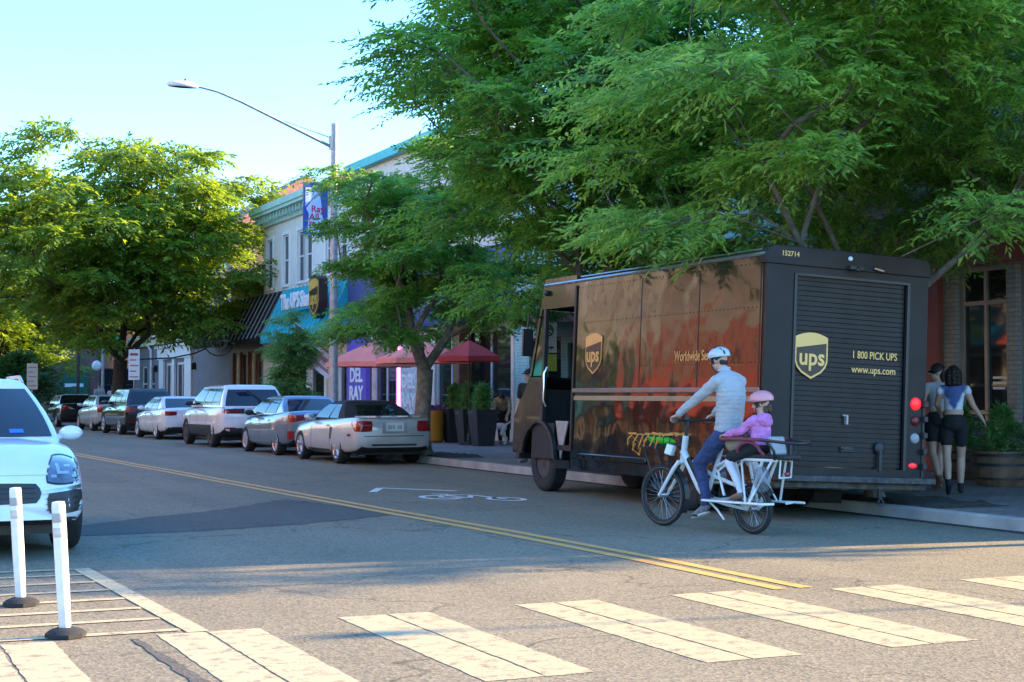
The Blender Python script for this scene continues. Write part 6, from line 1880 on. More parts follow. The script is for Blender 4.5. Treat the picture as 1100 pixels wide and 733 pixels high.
hair_cap(ob, HC, HR, .86, M['hair_brown'], off=(0, -.020, .008), extra=((0, -.10, -.06, .05, .035, .06), (.055, -.06, -.07, .02, .03, .05), (-.055, -.06, -.07, .02, .03, .05)))
helmet(ob, HC, HR, m_pinkhelmet, .98, False, .1)
b = MB(); b.sph((0, -.865, 1.215), (.10, .05, .075), 16, 10, 0, Matrix.Rotation(R(-25), 4, 'X')); b.build('hood', m_hoodie, ob)

# ---- walkers and bystanders
m_tiedye = mat('blue_white_tie_dye', (0.05, 0.10, 0.28), .8, var=.3, scale=6)
nt, bs = nodes_of(m_tiedye)
tc = nt.nodes.new('ShaderNodeTexCoord'); sx = nt.nodes.new('ShaderNodeSeparateXYZ'); nt.links.new(tc.outputs['Object'], sx.inputs[0])
ab = nt.nodes.new('ShaderNodeMath'); ab.operation = 'ABSOLUTE'; nt.links.new(sx.outputs[0], ab.inputs[0])
ml = nt.nodes.new('ShaderNodeMath'); ml.operation = 'MULTIPLY'; ml.inputs[1].default_value = 1.9; nt.links.new(ab.outputs[0], ml.inputs[0])
sb_ = nt.nodes.new('ShaderNodeMath'); sb_.operation = 'SUBTRACT'; nt.links.new(ml.outputs[0], sb_.inputs[0]); nt.links.new(sx.outputs[2], sb_.inputs[1])
nz = nt.nodes.new('ShaderNodeTexNoise'); nz.inputs['Scale'].default_value = 14; nt.links.new(tc.outputs['Object'], nz.inputs['Vector'])
ad = nt.nodes.new('ShaderNodeMath'); ad.operation = 'MULTIPLY_ADD'; ad.inputs[1].default_value = .12; nt.links.new(nz.outputs['Fac'], ad.inputs[0]); nt.links.new(sb_.outputs[0], ad.inputs[2])
mr = nt.nodes.new('ShaderNodeMapRange'); mr.inputs['From Min'].default_value = -1.09; mr.inputs['From Max'].default_value = -1.01; nt.links.new(ad.outputs[0], mr.inputs['Value'])
mxx = nt.nodes.new('ShaderNodeMix'); mxx.data_type = 'RGBA'; mxx.inputs['A'].default_value = (.055, .10, .26, 1); mxx.inputs['B'].default_value = (.62, .66, .74, 1)
nt.links.new(mr.outputs[0], mxx.inputs['Factor']); nt.links.new(mxx.outputs['Result'], bs.inputs['Base Color'])

def stand(label, loc, rz, mats, top=1, low=2, shoe=3, k=1.0, stride=.18, sleeve='none', shorts=True, arms=None, hc=None, voxel=.011, curl=.35, hairm=None, hair_extra=(), female=True, glasses=False, hat=None):
    """standing or walking figure of 1.70 m times k, facing local +Y"""
    r = empty('person', loc, rz); tag(r, label, 'person')
    sh = .165 if female else .195
    hipx = .095
    tw = 1.0 if female else 1.2
    Q = torso(top, [(0, 1.15, .122 * tw, .092 * tw), (0, 1.25, .130 * tw, .100 * tw), (-.005, 1.34, .142 * tw, .098 * tw), (-.01, 1.41, .115 * tw, .070)], 10, .055) + [ chain(top, (-sh + .03, -.01, 1.405, .055), (sh - .03, -.01, 1.405, .055)), ell(low, (0, -.01, .97), (.165, .125, .12)), ell(low, (0, -.07, .93), (.145, .09, .09))]
    if shorts: Q.append(ell(0, (0, 0, 1.09), (.132, .095, .08)))
    else: Q.append(ell(top, (0, 0, 1.05), (.165, .115, .10)))
    feet = []
    for s, f in ((-1, -stride), (1, stride)):
        kn = (s * hipx, f * .55 + .045, .50); an = (s * .085, f - (.06 if f < 0 else 0), .10 + (.07 if f < 0 else 0))
        if shorts:
            Q += [chain(low, (s * hipx, 0, .90, .098), (s * hipx, f * .25 + .02, .70, .084)), chain(0, (s * hipx, f * .25 + .02, .70, .072), kn + (.054,), (s * .09, lerp(kn[1], an[1], .35) - .015, lerp(.5, an[2], .35), .056), an + (.036,))]
        else:
            Q += [chain(low, (s * hipx, 0, .90, .098), kn + (.068,), an[:2] + (an[2] + .02, .056))]
        p = -35 if f < 0 else 0
        X = at(*an) @ rotm(0, p)
        Q += [chain(shoe, tuple(X @ Vector((0, -.03, -.045))) + (.042,), tuple(X @ Vector((0, .08, -.055))) + (.040,), tuple(X @ Vector((0, .165, -.062))) + (.030,)), chain(shoe, tuple(X @ Vector((0, 0, -.03))) + (.042,), tuple(X @ Vector((0, 0, .04))) + (.045,))]
    arms = arms or {}
    for s in (-1, 1):
        el, wr = arms.get(s, ((s * .24, -.02, 1.14), (s * .25, .08, .92)))
        sm = top if sleeve != 'none' else 0
        if sleeve == 'none': Q += [chain(top, (s * sh, -.01, 1.40, .052), (s * (sh + .02), -.01, 1.37, .050)), chain(0, (s * sh, -.01, 1.39, .047), el + (.038,), wr + (.027,))]
        elif sleeve == 'short': Q += [chain(top, (s * sh, -.01, 1.40, .062), (s * lerp(sh, abs(el[0]), .7), lerp(-.01, el[1], .7), lerp(1.40, el[2], .7), .058)), chain(0, (s * sh, -.01, 1.39, .045), el + (.040,), wr + (.028,))]
        else: Q += [chain(top, (s * sh, -.01, 1.40, .060), el + (.052,), wr + (.040,))]
        d = Vector(wr) - Vector(el)
        Q += hand(0, wr, d, (s, 0, 0.1), (0, 1, 0), curl)
    hc = hc or ((0, .025, 1.585), rotm())
    Q += head_prims(0, hc[0], hc[1], .97, (0, -.005, 1.44))
    S = Matrix.Diagonal((k, k, k, 1))
    ob = figure('body', Q, mats, r, voxel)
    face_bits(ob, hc[0], hc[1], .97)
    if hairm: hair_cap(ob, hc[0], hc[1], .97, hairm, r=(.092, .112, .108), off=(0, -.02, .028), extra=hair_extra)
    if glasses:
        b = MB(at(*hc[0]) @ hc[1])
        for s in (-1, 1): b.sph((s * .034, .092, .018), (.027, .008, .020), 12, 8); b.tube([(s * .06, .085, .022), (s * .080, .0, .02)], .004, 6)
        b.tube([(-.01, .097, .024), (.01, .097, .024)], .004, 6); b.build('sunglasses', m_eye, ob)
    if hat:
        b = MB(at(*hc[0]) @ hc[1]); b.sph((0, -.012, .05), (.090, .112, .085), 20, 12, 0, None, z0=-.1); b.sph((0, .11, .045), (.07, .075, .012), 16, 6); b.build('cap', hat, ob)
    r.scale = (k, k, k)
    return r
m_beige = mat('beige_jacket', (0.36, 0.29, 0.20), .85, var=.15, scale=8, bump=.6, bscale=14)
m_greyshirt = mat('grey_shirt', (0.36, 0.37, 0.40), .85)
m_paleshirt = mat('pale_shirt', (0.55, 0.56, 0.60), .85)
m_darkcap = mat('dark_cap', (0.02, 0.02, 0.023), .8)
curly = tuple((.075 * math.cos(a) * (1 if j else .9), -.055 + .055 * math.sin(a), .04 - j * .05, .044) for j in range(4) for a in [0, .8, 1.6, 2.4, 3.14, 3.9, 4.7, 5.5] if not (0.9 < a < 2.3 and j > 0))
stand('woman in blue and white tie dye top and black shorts walking away', (14.05, 16.55, 0.134), R(-38), [M['skin'], m_tiedye, m_blackcloth, m_blackcloth], k=1.02, stride=.13,
      arms={1: ((.25, .04, 1.18), (.36, .13, 1.02)), -1: ((-.21, .07, 1.20), (-.17, .22, 1.08))}, hairm=M['hair_dark'], hair_extra=curly)
stand('dark haired woman in sunglasses half hidden beside the tie dye top', (14.52, 17.45, 0.134), R(-10), [M['skin'], m_greyshirt, m_blackcloth, m_brownshoe], k=1.05, stride=.12,
      hc=((0, .025, 1.585), rotm(70)), hairm=M['hair_dark'], hair_extra=((0, -.08, -.05, .08, .05, .11),), glasses=True)
stand('man in a dark cap standing beyond the front of the delivery truck', (12.75, 27.4, 0.134), R(120), [M['skin'], m_blackcloth, m_denim, m_shoe], k=1.08, stride=.03, sleeve='short', shorts=False, female=False, hat=m_darkcap, voxel=.014)
stand('person in a grey shirt standing far along the pavement beside another', (13.3, 81.5, 0.134), R(10), [M['skin'], m_greyshirt, m_denim, m_shoe], k=1.10, stride=.05, sleeve='short', shorts=False, female=False, voxel=.03, hairm=M['hair_dark'])
stand('person in a pale shirt standing far along the pavement at the right of another', (13.9, 81.0, 0.134), R(-10), [M['skin'], m_paleshirt, m_denim, m_shoe], k=1.04, stride=.05, sleeve='short', shorts=False, female=False, voxel=.03, hairm=M['hair_dark'])
# bending figure with a dog
r = empty('person', (17.05, 38.3, 0.134), R(150)); tag(r, 'dark haired person in a beige jacket bending down to a white dog', 'person')
HC = (0, .52, 1.26); HR = rotm(0, -48)
Q = [ell(2, (0, -.06, .90), (.17, .15, .13)), ell(1, (0, .14, 1.04), (.165, .19, .12), rotm(0, 38)), ell(1, (0, .32, 1.18), (.18, .15, .115), rotm(0, 38)), chain(1, (-.14, .38, 1.22, .06), (.14, .38, 1.22, .06))]
for s in (-1, 1):
    Q += [chain(2, (s * .10, -.05, .88, .10), (s * .11, .06, .48, .07), (s * .10, -.03, .12, .055)), chain(3, (s * .10, -.05, .05, .045), (s * .10, .13, .04, .035))]
    Q += [chain(1, (s * .18, .38, 1.20, .06), (s * .22, .46, .95, .05), (s * .15, .58, .76, .042))] + hand(0, (s * .15, .58, .75), (0, .5, -.85), (0, .85, .5), (-s, 0, 0), .5)
Q += head_prims(0, HC, HR, .97, (0, .41, 1.22))
ob = figure('body', Q, [M['skin'], m_beige, m_blackcloth, m_shoe], r, .014)
face_bits(ob, HC, HR, .97); hair_cap(ob, HC, HR, .97, M['hair_dark'], extra=((0, -.07, -.06, .085, .06, .09),))
# dog
d = empty('dog', (16.55, 37.75, 0.134), R(75)); tag(d, 'white dog standing on the pavement before the bending person', 'dog')
m_fur = mat('white_fur', (0.60, 0.58, 0.55), .9, var=.12, scale=12, bump=.8, bscale=40)
Q = [ell(0, (0, .16, .47), (.105, .17, .125)), ell(0, (0, -.14, .49), (.085, .18, .095)), chain(0, (0, .26, .53, .085), (0, .36, .66, .068)), ell(0, (0, .40, .71), (.062, .085, .062)), chain(0, (0, .44, .70, .042), (0, .535, .675, .026)),
     chain(0, (0, -.30, .53, .03), (0, -.42, .62, .022), (0, -.47, .72, .012))]
for s in (-1, 1):
    Q += [chain(0, (s * .065, .20, .42, .055), (s * .068, .17, .24, .030), (s * .068, .19, .04, .024), (s * .068, .225, .022, .024)),
          chain(0, (s * .06, -.24, .45, .075), (s * .07, -.17, .29, .042), (s * .07, -.31, .18, .025), (s * .07, -.29, .04, .022), (s * .07, -.25, .022, .024)), chain(0, (s * .045, .38, .75, .022), (s * .075, .375, .71, .016), (s * .08, .38, .66, .010))]
db = figure('body', Q, [m_fur], d, .011)
b = MB(); b.sph((0, .553, .685), (.014, .012, .011), 8, 6); b.build('nose', m_eye, db)
# ------------------------------------------------------------------ street furniture
def bollard(label, x, y, lean):
    r = empty('bollard', (x, y, 0)); tag(r, label, 'bollard', 'flexible white posts by the hatched area')
    T = Matrix.Rotation(R(lean), 4, 'Y')
    b = MB(); b.lathe([(.125, 0), (.125, .025), (.10, .045), (.065, .055), (.05, .06)], 8, 0, at(0, 0, .004)); b.build('base', M['rubber'], r)
    b = MB(T); b.lathe([(.033, .055), (.036, .07), (.041, .35), (.0415, .81), (.038, .835), (.0, .84)], 20); p = b.build('post', M['white_plastic'], r)
    b = MB(T); b.lathe([(.0415, .62), (.0425, .623), (.0425, .675), (.0415, .678)], 20)
    b2_ = MB(T); b2_.lathe([(.0415, .71), (.0425, .713), (.0425, .765), (.0415, .768)], 20); b2_.build('reflective_band', M['grey_plastic'], p)
    b.build('reflective_band', mat('pale_reflective_tape', (0.50, 0.46, 0.40), .4, var=.2, scale=30) if 'pale_reflective_tape' not in bpy.data.materials else bpy.data.materials['pale_reflective_tape'], p)
bollard('scuffed white plastic post at the left edge, farther of the two', 1.33, 11.38, -3.4)
bollard('scuffed white plastic post nearer to the crosswalk', 1.41, 9.80, -3.6)

# street lamp with banner
lamp = empty('street_lamp', (12.55, 39.4, 0.134)); tag(lamp, 'tall grey steel street lamp with a long arm over the road', 'street lamp')
b = MB(); b.lathe([(.22, 0), (.22, .05), (.15, .08), (.13, .12), (.115, 2.5), (.085, 8.62), (.0, 8.64)], 16); b.build('pole', M['galv'], lamp)
b = MB(); b.tube([(-.06, 0, 7.98), (-1.4, -.05, 8.52), (-2.6, -.1, 9.0), (-3.2, -.12, 9.20), (-3.6, -.14, 9.27), (-3.85, -.15, 9.28)], [.045, .04, .035, .032, .03, .03], 8)
b.tube([(-.06, 0, 8.22), (-1.4, -.05, 8.58)], .015, 6); b.box((-.09, 0, 8.1), (.08, .16, .36)); b.build('arm', M['galv'], lamp)
b = MB(); b.sph((-4.12, -.16, 9.29), (.42, .18, .115), 20, 10, 0, None, z0=-.45); h = b.build('lamp_head', M['white_plastic'], lamp)
b = MB(); b.sph((-4.15, -.16, 9.245), (.24, .11, .03), 16, 6); b.build('lens', M['glass_dark'], h)
b = MB(); b.lathe([(.045, 0), (.045, .08), (.0, .10)], 10, 0, at(-4.05, -.16, 9.36)); b.build('photocell', M['black_paint'], h)
ban = empty('banner', (12.55, 39.4, 0.134)); tag(ban, 'blue banner with white peak and red lettering on the street lamp', 'banner')
m_banblue = mat('banner_blue', (0.045, 0.09, 0.36), .7, var=.1); m_banpale = mat('banner_pale', (0.55, 0.68, 0.85), .7); m_banred = mat('banner_red', (0.50, 0.05, 0.10), .7); m_banteal = mat('banner_teal', (0.05, 0.16, 0.26), .7)
b = MB(); b.b2((-.86, -.012, 5.62), (-.18, .012, 6.98)); fl = b.build('cloth', m_banblue, ban, smooth=False)
b = MB(); b.prism([(-.80, 6.86), (-.80, 6.35), (-.38, 6.82), (-.36, 6.86)], .0125, .016, 0, FRONT); b.prism([(-.78, 6.30), (-.40, 6.80), (-.33, 6.10), (-.25, 5.85), (-.40, 5.66), (-.74, 5.66), (-.70, 6.15)], .0125, .017, 0, FRONT); b.build('printed_peak', m_banpale, fl, smooth=False)
for wd, x, z in (('Ray', -.46, 6.28), ('All', -.56, 6.07), ('Day', -.50, 5.85)):
    text(wd, .25, at(x, -.020, z) @ FRONT, m_banred, fl, 'lettering', .004, bold=.006)
for z in (6.995, 5.605):
    b = MB(); b.tube([(-.9, 0, z), (0, 0, z)], .02, 6); b.build('bracket', M['galv'], ban)

# sign posts
def sign_post(label, x, y, z, boards, h, rz=0, mpost=None, r_=.028):
    s = empty('sign_post', (x, y, z), rz); tag(s, label, 'sign')
    b = MB(); b.tube([(0, 0, 0), (0, 0, h)], r_, 8); b.build('post', mpost or M['galv'], s)
    return s
m_signwhite = mat('sign_white', (0.70, 0.70, 0.68), .5, var=.04); m_signgreen = mat('street_sign_green', (0.02, 0.30, 0.10), .5); m_signyellow = mat('sign_lime', (0.62, 0.70, 0.08), .5); m_signred = mat('sign_red', (0.45, 0.16, 0.14), .5)
s = sign_post('white no parking sign with lime lower panel seen through the truck cab', 12.28, 25.6, .134, None, 2.72, R(-26))
b = MB(); b.b2((-.17, -.045, 2.12), (.17, -.035, 2.68)); p = b.build('sign_plate', m_signwhite, s, smooth=False)
b = MB(); T = at(0, -.047, 2.53) @ FRONT; b.lathe([(.115, 0), (.115, .004), (.093, .004), (.093, 0)], 28, 0, T, True); b.box(tuple(T @ Vector((0, 0, .003))), (.20, .004, .022), 0, Matrix.Rotation(R(45), 4, 'Y')); b.b2((-.13, -.05, 2.20), (.06, -.046, 2.225)); b.add([(.06, -.05, 2.18), (.06, -.05, 2.245), (.13, -.05, 2.2125)], [(0, 2, 1)]); b.build('symbol', m_darktrim, p, smooth=False)
text('P', .17, T @ at(0, 0, .002), m_darktrim, p, 'letter', .004)
b = MB(); b.b2((-.17, -.045, 1.78), (.17, -.035, 2.09)); b.build('lower_panel', m_signyellow, s, smooth=False)
s = sign_post('tall white and red parking sign standing before the far wide tree', 12.3, 66.5, .134, None, 3.3, R(-15))
b = MB(); b.b2((-.23, -.05, 1.95), (.23, -.035, 3.25)); p = b.build('sign_plate', m_signwhite, s, smooth=False)
for k in range(5):
    b = MB(); b.b2((-.18, -.056, 2.05 + k * .24), (.18 - (k % 2) * .08, -.051, 2.11 + k * .24)); b.build('printed_line', m_signred, p, smooth=False)
b = MB(); b.b2((-.15, -.056, 2.98), (.15, -.051, 3.1)); b.build('printed_line', m_signred, p, smooth=False)
s = sign_post('white regulation sign on a thin post at the far left pavement', 9.4, 77.0, 0, None, 3.0, R(-8))
b = MB(); b.b2((-.25, -.05, 1.7), (.25, -.035, 2.95)); p = b.build('sign_plate', m_signwhite, s, smooth=False)
for k in range(5):
    b = MB(); b.b2((-.19, -.056, 1.85 + k * .22), (.19 - (k % 2) * .12, -.051, 1.90 + k * .22)); b.build('printed_line', M['grey_plastic'], p, smooth=False)
s = sign_post('green street name sign on a dark pole at the far corner', 13.2, 88.0, .134, None, 6.6, R(-10), M['bark_dark'], .09)
b = MB(); b.b2((0.1, -.02, 4.15), (2.2, .02, 4.60)); p = b.build('name_plate', m_signgreen, s, smooth=False)
b = MB(); b.b2((.35, -.026, 4.32), (1.9, -.021, 4.42)); b.b2((-.25, -.03, 4.15), (.08, .03, 4.6)); b.build('printed_band', m_signwhite, p, smooth=False)
s = sign_post('pale steel pole with a round fitting beside the brown brick building', 15.2, 92.0, .134, None, 6.4, 0, M['galv'], .09)
b = MB(); b.sph((-.35, -.05, 3.0), (.3, .12, .3)); b.tube([(0, 0, 3), (-.3, 0, 3)], .03); b.build('round_fitting', M['white_plastic'], s)

# hanging wire sign with steaming cup
hs = empty('hanging_sign', (16.5, 68.8, 1.1)); tag(hs, 'round black wire sign with a cup shape hanging at the black awning', 'sign')
SG = Matrix.Rotation(R(-16), 4, 'Z')
b = MB(SG); b.tube([(.95 * math.cos(R(a)), 0, 4.05 + .95 * math.sin(R(a))) for a in range(0, 361, 12)], .045, 6); b.tube([(-5.2, 0, 2.85), (-3.0, 0, 2.95), (-1.6, 0, 3.25), (-.8, 0, 3.6)], .05, 6); b.build('ring', M['black_paint'], hs)
b = MB(SG); b.tube([(.55 * math.cos(R(a)), 0, 4.1 + .55 * math.sin(R(a))) for a in range(180, 361, 15)], .05, 6); b.tube([(-.55, 0, 4.1), (.55, 0, 4.1)], .05, 6); b.tube([(-.4, 0, 4.1), (-.3, 0, 4.5), (0, 0, 4.75), (.3, 0, 4.5), (.4, 0, 4.1)], .05, 6); b.tube([(0, 0, 4.75), (.1, 0, 4.95), (-.05, 0, 5.15)], .04, 6)
for k in range(4): b.tube([(-.4 + .27 * k, 0, 4.08), (-.3 + .2 * k, 0, 3.64)], .025, 5)
b.build('cup', M['grey_plastic'], hs)
hs.scale = (.68, .68, .68)

# parasols
m_coral = mat('coral_canvas', (0.95, 0.26, 0.19), .8, var=.08, scale=2)
m_deepred = mat('deep_red_canvas', (0.42, 0.035, 0.03), .8, var=.1, scale=2)
def parasol(label, x, y, z0, rim, apex, rad, m, n=6, a0=0):
    r = empty('parasol', (x, y, .134)); tag(r, label, 'parasol', 'red cafe parasols')
    b = MB(); P = []
    for k in range(n):
        a = a0 + 2 * math.pi * k / n; P.append((rad * math.cos(a), rad * math.sin(a)))
    for k in range(n):
        p, q = P[k], P[(k + 1) % n]
        mid = ((p[0] + q[0]) / 2 * .96, (p[1] + q[1]) / 2 * .96)
        vs = [(0, 0, apex), (p[0] * .5, p[1] * .5, lerp(apex, rim, .46)), (p[0], p[1], rim), (mid[0], mid[1], rim + .02), (q[0], q[1], rim), (q[0] * .5, q[1] * .5, lerp(apex, rim, .46)), (mid[0] * .5, mid[1] * .5, lerp(apex, rim, .50))]
        b.add(vs, [(0, 1, 6), (0, 6, 5), (1, 2, 3, 6), (6, 3, 4, 5)])
        b.add([(p[0], p[1], rim), (mid[0], mid[1], rim + .02), (q[0], q[1], rim), (q[0], q[1], rim - .14), (mid[0], mid[1], rim - .13), (p[0], p[1], rim - .14)], [(0, 1, 4, 5), (1, 2, 3, 4)])
    b.build('canopy', m, r, ang=12)
    b = MB(); b.tube([(0, 0, .05), (0, 0, apex + .08)], .025, 8); b.build('pole', M['black_paint'], r)
    b = MB(); b.lathe([(.28, 0), (.28, .06), (.06, .09), (.05, .3)], 16); b.build('base', M['dark_metal'], r)
parasol('coral red parasol nearest the street lamp in front of the violet pier', 15.2, 44.0, 0, 2.30, 2.92, 1.5, m_coral, 6, .3)
parasol('coral red parasol behind the trunk of the small street tree', 15.6, 40.6, 0, 2.35, 2.85, 1.35, m_coral, 6, .6)
parasol('deep red parasol at the right over the cafe window', 15.9, 38.0, 0, 2.35, 2.80, .95, m_deepred, 6, .1)
# cafe table and chairs
def cafe_table(x, y):
    r = empty('cafe_table', (x, y, .134)); tag(r, 'round wooden cafe table on the pavement under the red parasols', 'table')
    b = MB(); b.lathe([(0, .72), (.38, .72), (.38, .75), (0, .75)], 20); b.build('table_top', m_brownwood, r)
    b = MB(); b.tube([(0, 0, 0.02), (0, 0, .72)], .03, 8); b.lathe([(.24, 0), (.24, .02), (0, .03)], 16); b.build('leg', M['black_paint'], r)
def cafe_chair(label, x, y, rz):
    r = empty('cafe_chair', (x, y, .134), rz); tag(r, label, 'chair', 'black cafe chairs')
    b = MB(); b.box((0, 0, .45), (.42, .42, .03)); b.build('seat', M['black_paint'], r, bevel=.01)
    b = MB(); b.box((0, -.2, .72), (.42, .03, .26)); b.tube([(-.2, -.2, .45), (-.2, -.2, .85)], .015, 6); b.tube([(.2, -.2, .45), (.2, -.2, .85)], .015, 6); b.build('backrest', M['black_paint'], r)
    for i in (-1, 1):
        for j in (-1, 1):
            b = MB(); b.tube([(i * .19, j * .19, 0), (i * .18, j * .18, .44)], .014, 6); b.build('leg', M['black_paint'], r)
cafe_table(16.2, 42.4)
cafe_chair('black cafe chair on the street side of the round table', 15.55, 42.1, R(-90)); cafe_chair('black cafe chair on the shop side of the round table', 16.8, 42.7, R(90))

# planters
m_planter = mat('black_planter', (0.022, 0.024, 0.028), .45, var=.2)
def shrub_crown(root, r, h, z, seed, m, n=380, L=(.09, .035)):
    rng = np.random.default_rng(seed)
    O = np.stack([rng.normal(0, r * .42, n), rng.normal(0, r * .42, n), z + rng.uniform(0, 1, n) ** .8 * h], 1)
    f = np.clip(1.15 - (O[:, 2] - z) / h, .1, 1); O[:, :2] *= f[:, None] * 1.5
    D = unit(np.stack([O[:, 0], O[:, 1], np.full(n, .25 * r + .1)], 1) + rng.normal(0, .15, (n, 3)))
    V, Q = leaf_cloud(rng, O, D, np.full(n, L[0] * 2.2), 8, L[0], L[1])
    return np_mesh('crown', V, Q, m, root)
def planter(label, x, y, seed):
    r = empty('planter', (x, y, .134)); tag(r, label, 'planter', 'tall black planters in front of the cafe')
    b = MB(); b.add([(-.22, -.22, 0), (.22, -.22, 0), (.22, .22, 0), (-.22, .22, 0), (-.31, -.31, .95), (.31, -.31, .95), (.31, .31, .95), (-.31, .31, .95), (-.27, -.27, .95), (.27, -.27, .95), (.27, .27, .95), (-.27, .27, .95), (-.26, -.26, .88), (.26, -.26, .88), (.26, .26, .88), (-.26, .26, .88)],
                    [(3, 2, 1, 0), (0, 1, 5, 4), (1, 2, 6, 5), (2, 3, 7, 6), (3, 0, 4, 7), (4, 5, 9, 8), (5, 6, 10, 9), (6, 7, 11, 10), (7, 4, 8, 11), (8, 9, 13, 12), (9, 10, 14, 13), (10, 11, 15, 14), (11, 8, 12, 15), (12, 13, 14, 15)])
    b.build('pot', m_planter, r, smooth=False)
    s = empty('potted_shrub', (x, y, 1.02)); tag(s, label.replace('tall black planter', 'small green cone shrub').replace('holding a cone shrub', 'growing in its tall black planter'), 'shrub', 'cone shrubs in the black planters')
    b = MB(); b.tube([(0, 0, -.02), (0, 0, .5)], [.02, .01], 6); b.build('stem', M['bark_dark'], s)
    shrub_crown(s, .15, .62, .0, seed, M['leaf_conifer'])
planter('tall black planter holding a cone shrub, nearest the yellow tub', 16.3, 39.2, 1) if False else None
for lab, x, y, sd in (('tall black planter holding a cone shrub, left of the three', 16.3, 40.0, 1), ('tall black planter holding a cone shrub, middle of the three', 16.1, 38.5, 2), ('tall black planter holding a cone shrub, nearest the truck', 15.85, 36.95, 3)):
    planter(lab, x, y, sd)
tub = empty('planter', (15.7, 40.3, .134)); tag(tub, 'round mustard yellow planter tub with purple flowers beside the tree trunk', 'planter')
b = MB(); b.lathe([(.30, 0), (.36, .05), (.40, .85), (.42, .9), (.38, .9), (.36, .82), (0, .82)], 24); b.build('pot', mat('mustard_glaze', (0.52, 0.22, 0.02), .5), tub)
b = MB(); rnd = random.Random(4); b.sph((0, 0, .88), (.35, .35, .09), 16, 8)
for k in range(60): b.sph((rnd.uniform(-.33, .33), rnd.uniform(-.33, .33), rnd.uniform(.84, 1.02)), rnd.uniform(.03, .06), 6, 4)
b.build('flowers', mat('purple_flowers', (0.12, 0.04, 0.12), .8, var=.5, scale=12), tub)

# half barrels by the corner shop
m_barrel = mat('barrel_wood', (0.15, 0.085, 0.05), .8, var=.35, scale=5, bump=.6, bscale=18)
def barrel(label, x, y, k, seed):
    r = empty('barrel_planter', (x, y, .134)); r.scale = (k, k, k); tag(r, label, 'planter', 'half barrel planters by the corner shop')
    b = MB(); n = 24
    b.lathe([(.36, 0), (.42, .14), (.455, .32), (.47, .52), (.44, .52), (.43, .46), (0, .46)], n); b.build('staves', m_barrel, r, ang=10)
    for z, q in ((.10, .408), (.30, .456), (.44, .468)):
        b = MB(); b.lathe([(q, z), (q + .006, z + .002), (q + .009, z + .042), (q + .002, z + .045)], n); b.build('hoop', M['dark_metal'], r)
    for v in range(n): pass
    s = empty('potted_plant', (x, y, .134 + .46 * k)); tag(s, 'small upright shrub growing in ' + ('the near half barrel' if k > .95 else 'the half barrel behind the walking women'), 'plant')
    b = MB(); b.tube([(0, 0, -.02), (0, 0, .35)], [.02, .01], 6); b.build('stem', M['bark_dark'], s)
    shrub_crown(s, .20, .62, 0, seed, M['leaf_conifer'], 260)
    if k > .95:
        p = empty('potted_plant', (x + .28, y - .1, .134 + .46)); tag(p, 'low silvery leaved plant at the right of the near half barrel', 'plant')
        b = MB(); b.tube([(0, 0, -.02), (0, 0, .15)], .01, 6); b.build('stem', M['bark_dark'], p)
        shrub_crown(p, .26, .28, 0, seed + 5, leaf_mat('silvery_leaf', (.10, .17, .10), (.28, .36, .25), .3), 160)
barrel('wooden half barrel planter with iron hoops nearest the pavement edge', 16.05, 17.85, 1.0, 11)
barrel('wooden half barrel planter behind the two walking women', 16.75, 19.6, .95, 12)

# flag, far clutter by the brick building
fg = empty('flag', (17.95, 56.0, 2.9)); tag(fg, 'blue, white and red flag on a slanted pole by the teal awning shop', 'flag')
b = MB(); b.tube([(0, 0, 0), (-1.6, .3, 1.35)], .025, 6); b.build('flag_pole', M['white_plastic'], fg)
def flag_pt(u, v): return (-1.55 + u * 1.25 + .04 * math.sin(v * 9), .28 - u * .22 + .06 * math.sin(u * 7 + v * 3), 1.28 - u * 1.0 - v * 1.15)
b = MB(); b.grid(flag_pt, 12, 12)
fo = b.build('cloth', [m_banblue, m_signwhite, m_signred], fg, recalc=False)
for p in fo.data.polygons:
    j = p.index // 12; i = p.index % 12
    p.material_index = 0 if (j < 6 and i < 6) else (1 if (j // 2) % 2 else 2)
pl_ = empty('planter', (9.9, 80.0, 0)); tag(pl_, 'round grey planter with bushy plant on the far pavement', 'planter')
b = MB(); b.lathe([(.5, 0), (.65, .1), (.75, 1.0), (.68, 1.0), (.62, .85), (0, .85)], 20); b.build('pot', M['concrete'], pl_)
shrub_crown(pl_, 1.1, 1.3, .9, 31, M['leaf_dark'], 260, (.25, .1))
hd = empty('bush', (10.3, 90.0, 0)); tag(hd, 'rounded dark green bush before the far brick building', 'bush')
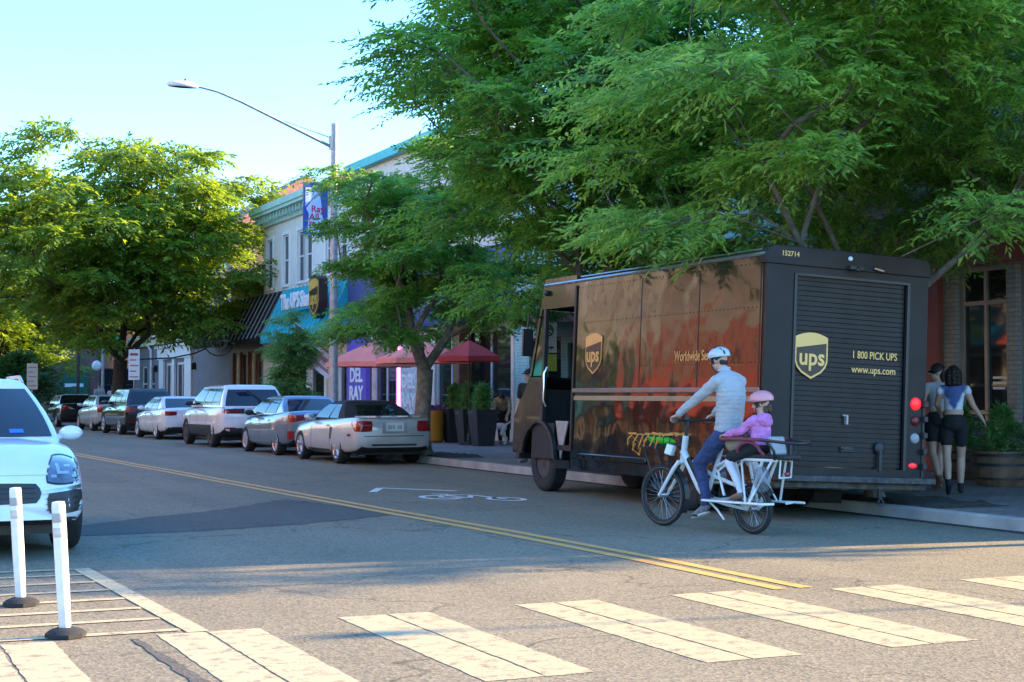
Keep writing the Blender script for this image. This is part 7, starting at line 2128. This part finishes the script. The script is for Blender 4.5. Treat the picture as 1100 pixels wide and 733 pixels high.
b = MB(); b.tube([(0, 0, 0), (0, 0, 1.2)], [.12, .05], 6); b.build('stem', M['bark_dark'], hd)
shrub_crown(hd, 2.4, 3.0, .2, 33, M['leaf_dark'], 700, (.35, .15))
for k, (x, y, w, h, lab) in enumerate(((10.2, 73.5, .55, 1.2, 'black newspaper box at the far kerb beside the dark sedan'), (9.0, 74.5, .6, 1.3, 'black bin with domed lid on the far left pavement'))):
    r = empty('street_bin' if k else 'newspaper_box', (x, y, 0)); tag(r, lab, 'bin' if k else 'newspaper box')
    b = MB()
    if k: b.lathe([(.26, 0), (.3, .05), (.3, .95), (.28, 1.0)], 16); b.build('body', M['black_paint'], r); b = MB(); b.sph((0, 0, 1.0), (.3, .3, .22), 16, 6, 0, None, z0=0); b.build('lid', M['dark_metal'], r)
    else: b.box((0, 0, .75), (.5, .45, .7)); b.build('body', M['black_paint'], r, bevel=.02); b = MB(); b.tube([(0, 0, 0), (0, 0, .42)], .06); b.box((0, 0, .02), (.4, .4, .04)); b.build('leg', M['dark_metal'], r); b = MB(); b.b2((-.2, -.235, .8), (.2, -.226, 1.05)); b.build('window', M['glass_dark'], r, smooth=False)

# unseen post and side street tree, added to cast shadow streaks over the road
up = empty('shadow_post', (24.0, 6.6, .134)); tag(up, 'unseen slim steel post added beyond the corner to cast a shadow streak', 'post')  # out of view, placed only for the thin shadow it throws
b = MB(); b.lathe([(.03, 0), (.025, 7.4), (0, 7.42)], 12); b.build('pole', M['galv'], up)
b = MB(); b.sph((0, 0, 7.5), (.12, .12, .16)); b.build('finial', M['black_paint'], up)
tree('taller young tree on the opposite pavement facing the parked cars', (-1.3, 46.5, .13), 2.3, .14, (5.0, 2.4, 2.4, 2.4), 40, .7, 1000, 12, (.19, .08), 83, M['leaf'], M['bark'])
tree('unseen slender tree added round the corner to cast dappled shade on the road', (22.5, 10.5, .13), 3.6, .10, (6.9, 2.3, 1.35, 2.3), 26, .55, 520, 11, (.15, .06), 91, M['leaf'], M['bark'], cut=-.9)  # out of view, added to break up the building's straight shadow edge
